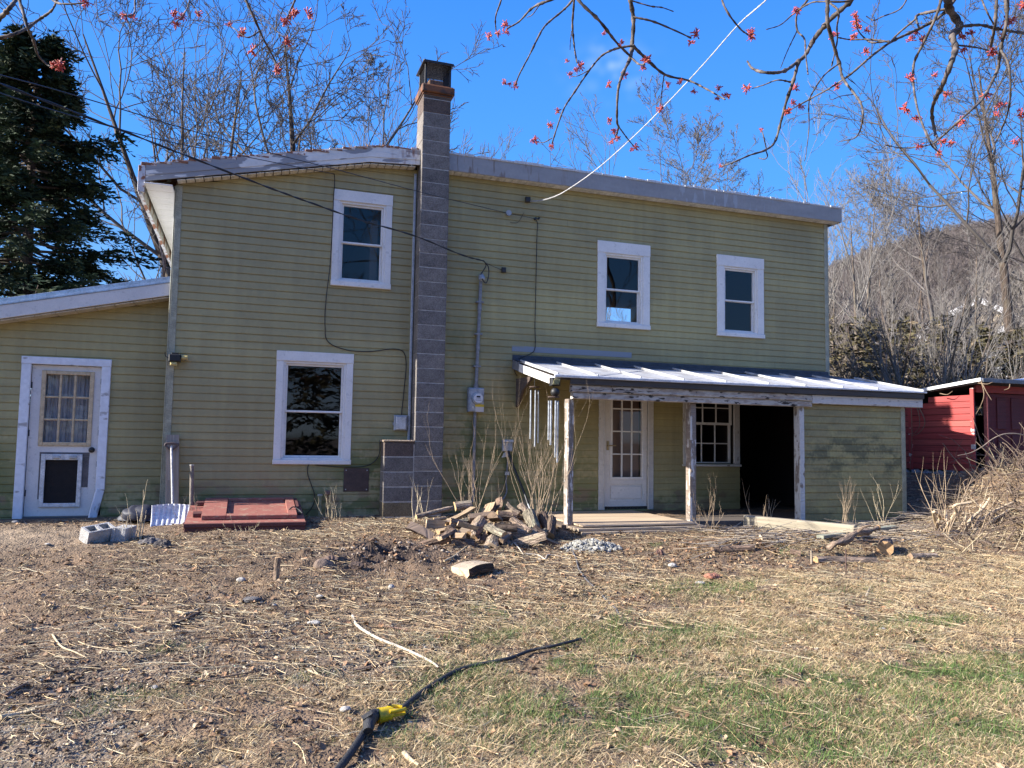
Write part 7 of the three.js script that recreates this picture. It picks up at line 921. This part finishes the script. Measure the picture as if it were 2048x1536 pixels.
// ---------------------------------------------------------------- the red maple whose twigs hang into the view; its trunk stands right of the camera
{
  const t = thing('red_maple', 'overhanging maple twigs with red flower clusters across the top of the view', 'tree');
  const mBark = new THREE.MeshStandardMaterial({ map: again(barkTex, 1, 3), color: lin(.22, .195, .185), bumpMap: again(barkBump, 1, 3), bumpScale: .004, roughness: .8 });
  const pet = [0, 1, 2].map((q) => { const R = rngOf(950 + q), a = { ...arrays(), col: [] }; for (let k = 0; k < 26; k++) { const an = R() * 6.283, el = (R() - .35) * 2.4, d = V3(Math.cos(an) * Math.cos(el), Math.sin(el), Math.sin(an) * Math.cos(el)), L = .010 + .013 * R(), o = V3((R() - .5), (R() - .5), (R() - .5)).multiplyScalar(.012), n0 = a.pos.length / 3; tube([o, o.clone().addScaledVector(d, L * .6), o.clone().addScaledVector(d, L)], [.0010, .0020, .0024 * (R() < .5 ? 1.2 : .7)], 4, true, a); const c = R() < .65 ? [.50, .055, .045] : R() < .5 ? [.62, .16, .07] : [.24, .03, .03]; for (let i = n0; i < a.pos.length / 3; i++) a.col.push(...c); } const g = fromArrays(a); return g; });
  const pm = new THREE.MeshPhysicalMaterial({ vertexColors: true, roughness: .7, transmission: .25, thickness: 0 });
  let nC = 0; const B = (dist, w0, w1, pts, cl = [], lift = true) => {
    const P = pts.map(([x, y], i) => atD(x, y, dist + .25 * Math.sin(i * .9 + dist * 7) * (i / pts.length)));
    const c = curve(P, pts.length * 7), r0 = w0 / 2 / 1540 * dist, r1 = w1 / 2 / 1540 * dist, R = rngOf(Math.round(pts[0][0] * 3 + pts[0][1]));
    const kn = c.map((_, i) => 1 + .16 * Math.sin(i * 1.7 + R() * 2) + (R() < .12 ? .35 : 0)), b = mesh('branch', tube(c, (q) => lerp(r0, r1, q) * kn[Math.round(q * (c.length - 1))], 7), mBark, t);
    for (const [x, y, s = 1] of cl) { const p = atD(x, y, dist + .05), m = new THREE.Mesh(pet[nC++ % 3], pm); m.name = 'flower_cluster'; m.position.copy(p); m.rotation.set(R() * 6, R() * 6, R() * 6); m.scale.setScalar(.95 * s * dist / 3.4); m.castShadow = m.receiveShadow = true; b.add(m); }
  };
  B(3.3, 5, 2, [[1008, -60], [1002, 0], [992, 30], [992, 62]], [[977, 72], [995, 66, .8]]);
  B(3.4, 6, 3, [[1160, -20], [1098, 1], [1066, 15], [1037, 44], [1013, 58]], [[1011, 50, 1.1], [1012, 64, .9]]); B(3.4, 2.5, 1.5, [[1078, 11], [1066, 28], [1054, 35]]);
  B(3.6, 5, 2.5, [[1160, -30], [1145, 0], [1127, 20], [1098, 44], [1083, 62], [1057, 114], [1040, 146], [1031, 170]], [[1008, 165, .8], [1019, 168, .6], [1030, 172]]);
  B(3.5, 6, 3, [[1146, -50], [1148, 0], [1145, 50], [1148, 88], [1154, 126]], [[1161, 131, 1.2], [1154, 140, .9], [1134, 122, .6]]); B(3.5, 2, 1.4, [[1143, 62], [1141, 80], [1140, 100]]);
  B(3.3, 7, 3.5, [[1140, -40], [1157, 0], [1198, 41], [1233, 85], [1259, 111], [1274, 126], [1289, 129]], [[1292, 118, 1.1], [1286, 136, .9], [1208, 65, .7], [1244, 85, .8]]);
  B(3.5, 10, 3, [[1255, -60], [1261, 0], [1267, 38], [1264, 91], [1261, 114], [1245, 149], [1236, 182], [1234, 240], [1237, 255], [1230, 278]], [[1249, 150, .9], [1218, 169, .9], [1220, 241, .9], [1229, 262, .9], [1224, 282, .8], [1235, 276, .8]]);
  B(3.5, 3, 2, [[1237, 253], [1251, 272], [1268, 293]], [[1271, 294, .9], [1264, 299, .6]]);
  B(3.5, 5, 2.5, [[1265, 91], [1233, 97], [1204, 111], [1183, 135], [1145, 190], [1128, 217], [1116, 249], [1104, 287]], [[1115, 222, .8], [1101, 250, .9], [1070, 282, 1.1], [1104, 293, .9], [1140, 149, .8]]); B(3.5, 2.2, 1.5, [[1104, 276], [1090, 284], [1074, 284]]); B(3.5, 2.2, 1.5, [[1178, 140], [1160, 150], [1145, 153]]);
  B(3.55, 7, 2.5, [[1265, 91], [1292, 117], [1330, 149], [1377, 161], [1409, 176], [1450, 199]], [[1453, 192, 1.1], [1437, 176, .8], [1434, 197, .7], [1336, 168, .8], [1361, 164, .8], [1388, 182, .8], [1296, 118, 1]]);
  B(3.55, 2.5, 1.6, [[1328, 149], [1324, 182], [1321, 211]], [[1321, 217, 1]]);
  B(3.45, 4.5, 3, [[1266, 34], [1300, 41], [1350, 61], [1382, 76]], [[1392, 66, 1.2], [1382, 85, .9]]); B(3.45, 3, 2, [[1262, 1], [1300, 12], [1324, 15], [1347, 23]]);
  B(3.2, 4.5, 3, [[1440, -50], [1444, 0], [1456, 26], [1479, 56], [1497, 70]], [[1504, 64, 1.1], [1502, 76, 1]]);
  // right half
  B(3.4, 11, 4, [[1740, -50], [1697, 6], [1665, 35], [1630, 76], [1612, 108], [1592, 126], [1562, 144], [1530, 145], [1507, 138], [1495, 123]]);
  B(3.4, 7, 2.5, [[1597, 124], [1586, 164], [1574, 199], [1562, 243], [1551, 281], [1533, 299], [1498, 311], [1466, 325], [1444, 332]], [[1441, 332, .6], [1575, 222, 1], [1590, 176, 1]]);
  B(3.4, 2.5, 2, [[1533, 299], [1527, 272], [1523, 261]], [[1523, 259, .6]]); B(3.4, 2.5, 2, [[1532, 302], [1535, 311], [1530, 318], [1517, 316]]);
  B(3.4, 3.5, 2, [[1581, 164], [1556, 160], [1527, 170], [1504, 177]], [[1494, 176, 1.1]]);
  B(3.3, 4.5, 2, [[1740, -20], [1697, 2], [1650, 3], [1621, 6], [1589, 26], [1565, 47], [1533, 59]], [[1590, 22, .9]]);
  B(3.5, 5, 2.5, [[1640, -50], [1615, 0], [1594, 29], [1594, 59], [1608, 76], [1611, 108], [1616, 149]], [[1597, 22, .9]]); B(3.5, 2.5, 1.6, [[1594, 62], [1577, 97], [1561, 136]]);
  B(3.3, 9, 2, [[1650, -60], [1655, 0], [1655, 41], [1665, 82], [1679, 129], [1685, 155], [1709, 188], [1723, 211], [1726, 231], [1715, 271], [1682, 283]]);
  B(3.35, 4.5, 2.5, [[1660, 6], [1677, 23], [1674, 53], [1674, 85], [1663, 133]]); B(3.3, 3.5, 1.6, [[1679, 126], [1647, 152], [1627, 182], [1618, 205], [1618, 255], [1612, 308], [1609, 322]]); B(3.3, 2, 1.3, [[1706, 189], [1679, 193], [1665, 199], [1659, 190]]);
  B(3.6, 7, 2.5, [[1935, -40], [1888, 26], [1858, 47], [1817, 67], [1782, 84], [1741, 114], [1703, 147], [1665, 173], [1624, 196], [1580, 220]], [[1573, 222, 1], [1586, 206, .9], [1602, 212, 1], [1674, 173, 1], [1732, 103, 1]]);
  B(3.6, 4, 2.5, [[1779, 84], [1741, 79], [1700, 79], [1676, 75]], [[1668, 69, 1.3]]); B(3.6, 4, 2, [[1779, 82], [1744, 85], [1729, 76], [1717, 62], [1712, 36]], [[1711, 30, .9], [1712, 42, 1.1], [1715, 55, 1.1], [1707, 72, 1], [1733, 61, .9]]);
  B(3.6, 4.5, 3, [[1834, 36], [1800, 64], [1780, 84]]); B(3.6, 6, 4, [[1892, 18], [1860, 24], [1838, 29], [1832, 34], [1838, 56]], [[1822, 79, 1.1], [1846, 78, 1], [1834, 64, .9]]);
  B(3.5, 18, 4, [[1893, -70], [1896, 0], [1899, 18], [1920, 53], [1905, 70], [1911, 97], [1902, 126], [1885, 170], [1870, 199], [1864, 229], [1870, 264], [1882, 284]], [[1884, 284, 1.1], [1901, 286, 1], [1893, 190, 1]]);
  B(3.3, 7, 2.5, [[1890, -50], [1882, 0], [1870, 38], [1849, 82], [1829, 123], [1826, 152], [1832, 205], [1846, 252], [1861, 287], [1879, 305]], [[1820, 156, 1.1], [1877, 306, .9], [1870, 149, .8], [1810, 217, 1.3], [1834, 236, 1.1]]);
  B(3.5, 6, 5, [[1918, 53], [1958, 50], [1987, 56], [2019, 62], [2048, 66], [2090, 74]], [[2014, 45, 1.3], [2026, 40, .9], [2007, 72, 1]]);
  B(3.2, 4, 3, [[1955, -40], [1964, 0], [1975, 26], [1987, 48]]); B(3.3, 7, 5, [[1996, -50], [1993, 0], [1990, 50], [1981, 94]]);
  B(3.3, 8, 2, [[2012, -50], [2013, 0], [2013, 44], [2002, 94], [1996, 135], [1981, 170], [1964, 199], [1946, 217], [1917, 243], [1887, 270], [1858, 290], [1808, 296], [1770, 290]], [[1838, 292, 1], [1922, 242, 1.2], [1972, 190, 1.2], [1983, 105, 1.3]]);
  B(3.3, 5, 2, [[2002, 101], [2016, 126], [2021, 176], [2016, 223], [2002, 261], [1984, 299], [1961, 322]], [[2003, 210, 1.2], [1994, 229, .9], [2030, 283, 1]]);
  B(3.5, 4, 2.5, [[1912, 90], [1946, 94], [1978, 101]], [[1922, 72, 1.2], [1941, 66, 1], [1927, 99, 1]]); B(3.4, 3, 2, [[1820, -15], [1800, 18], [1765, 33], [1745, 40], [1732, 32]]); B(3.4, 4, 3, [[2070, 200], [2052, 222], [2046, 228]], [[2044, 226, 1.3], [2046, 12, 1.2]]);
  // left top
  B(4.2, 8, 3, [[-60, 92], [0, 76], [23, 70], [51, 58], [78, 39], [101, 23], [113, 0], [118, -40]]); B(4.0, 7, 3, [[34, -40], [39, 0], [47, 27], [55, 55], [66, 78], [78, 113], [94, 129], [113, 131]], [[122, 128, 1.3], [120, 137, 1], [104, 129, .9]]); B(4.1, 9, 7, [[-40, 80], [0, 37], [16, 20], [31, 0], [44, -40]]);
  B(4.0, 5, 3, [[88, -30], [105, 0], [133, 8], [168, 6]], [[172, 5, 1.4]]); B(3.9, 4, 2.5, [[274, -40], [270, 0], [268, 27], [250, 33]], [[267, 35, 1], [248, 31, 1]]); B(3.9, 3, 2, [[384, -40], [379, 0], [369, 27], [352, 45]], [[366, 35, 1.2], [348, 28, 1.2], [352, 48, 1]]); B(3.9, 3, 2, [[379, 2], [388, 14], [396, 26]], [[396, 27, 1]]);
  B(4.2, 7, 3, [[480, -40], [492, 0], [508, 35], [527, 78], [548, 118], [556, 150]], [[457, 50, .9], [486, 65, 1.2], [480, 70, .9], [505, 101, 1.3], [553, 140, 1.3], [573, 84, 1.3]]); B(4.2, 4, 2.5, [[600, -40], [590, 0], [580, 22], [572, 44]], [[571, 41, 1.3], [586, 26, 1.3], [590, 22, 1], [617, 28, 1.3]]); B(4.2, 3, 2, [[520, 62], [495, 75], [472, 60], [458, 50]]); B(4.2, 2.5, 2, [[527, 78], [515, 92], [505, 100]]);
  // limbs above the view and the trunk at the right, out of frame
  const limb = (pts, d, w0, w1) => mesh('limb', tube(curve(pts.map(([x, y], i) => atD(x, y, d[0] + (d[1] - d[0]) * i / (pts.length - 1))), 40), (q) => lerp(w0, w1, q), 9), barkMs[0], t);
  limb([[2660, 250], [2500, 20], [2250, -70], [1950, -70], [1650, -62], [1300, -66], [1000, -64]], [3.5, 3.4], .075, .018); limb([[2500, 20], [2200, -180], [1600, -220], [1000, -180], [500, -70], [250, -50], [-60, -46]], [3.5, 4.1], .05, .015);
  const f = atD(2680, 300, 3.5), gy = ground(f.x, f.z); mesh('trunk', tube([V3(f.x + .1, gy - .2, f.z), V3(f.x + .05, gy + 1, f.z), V3(f.x, f.y, f.z), V3(f.x - .05, f.y + 2.5, f.z)], [.17, .14, .12, .06], 12), barkMs[0], t);
}
renderer.render(scene, camera);
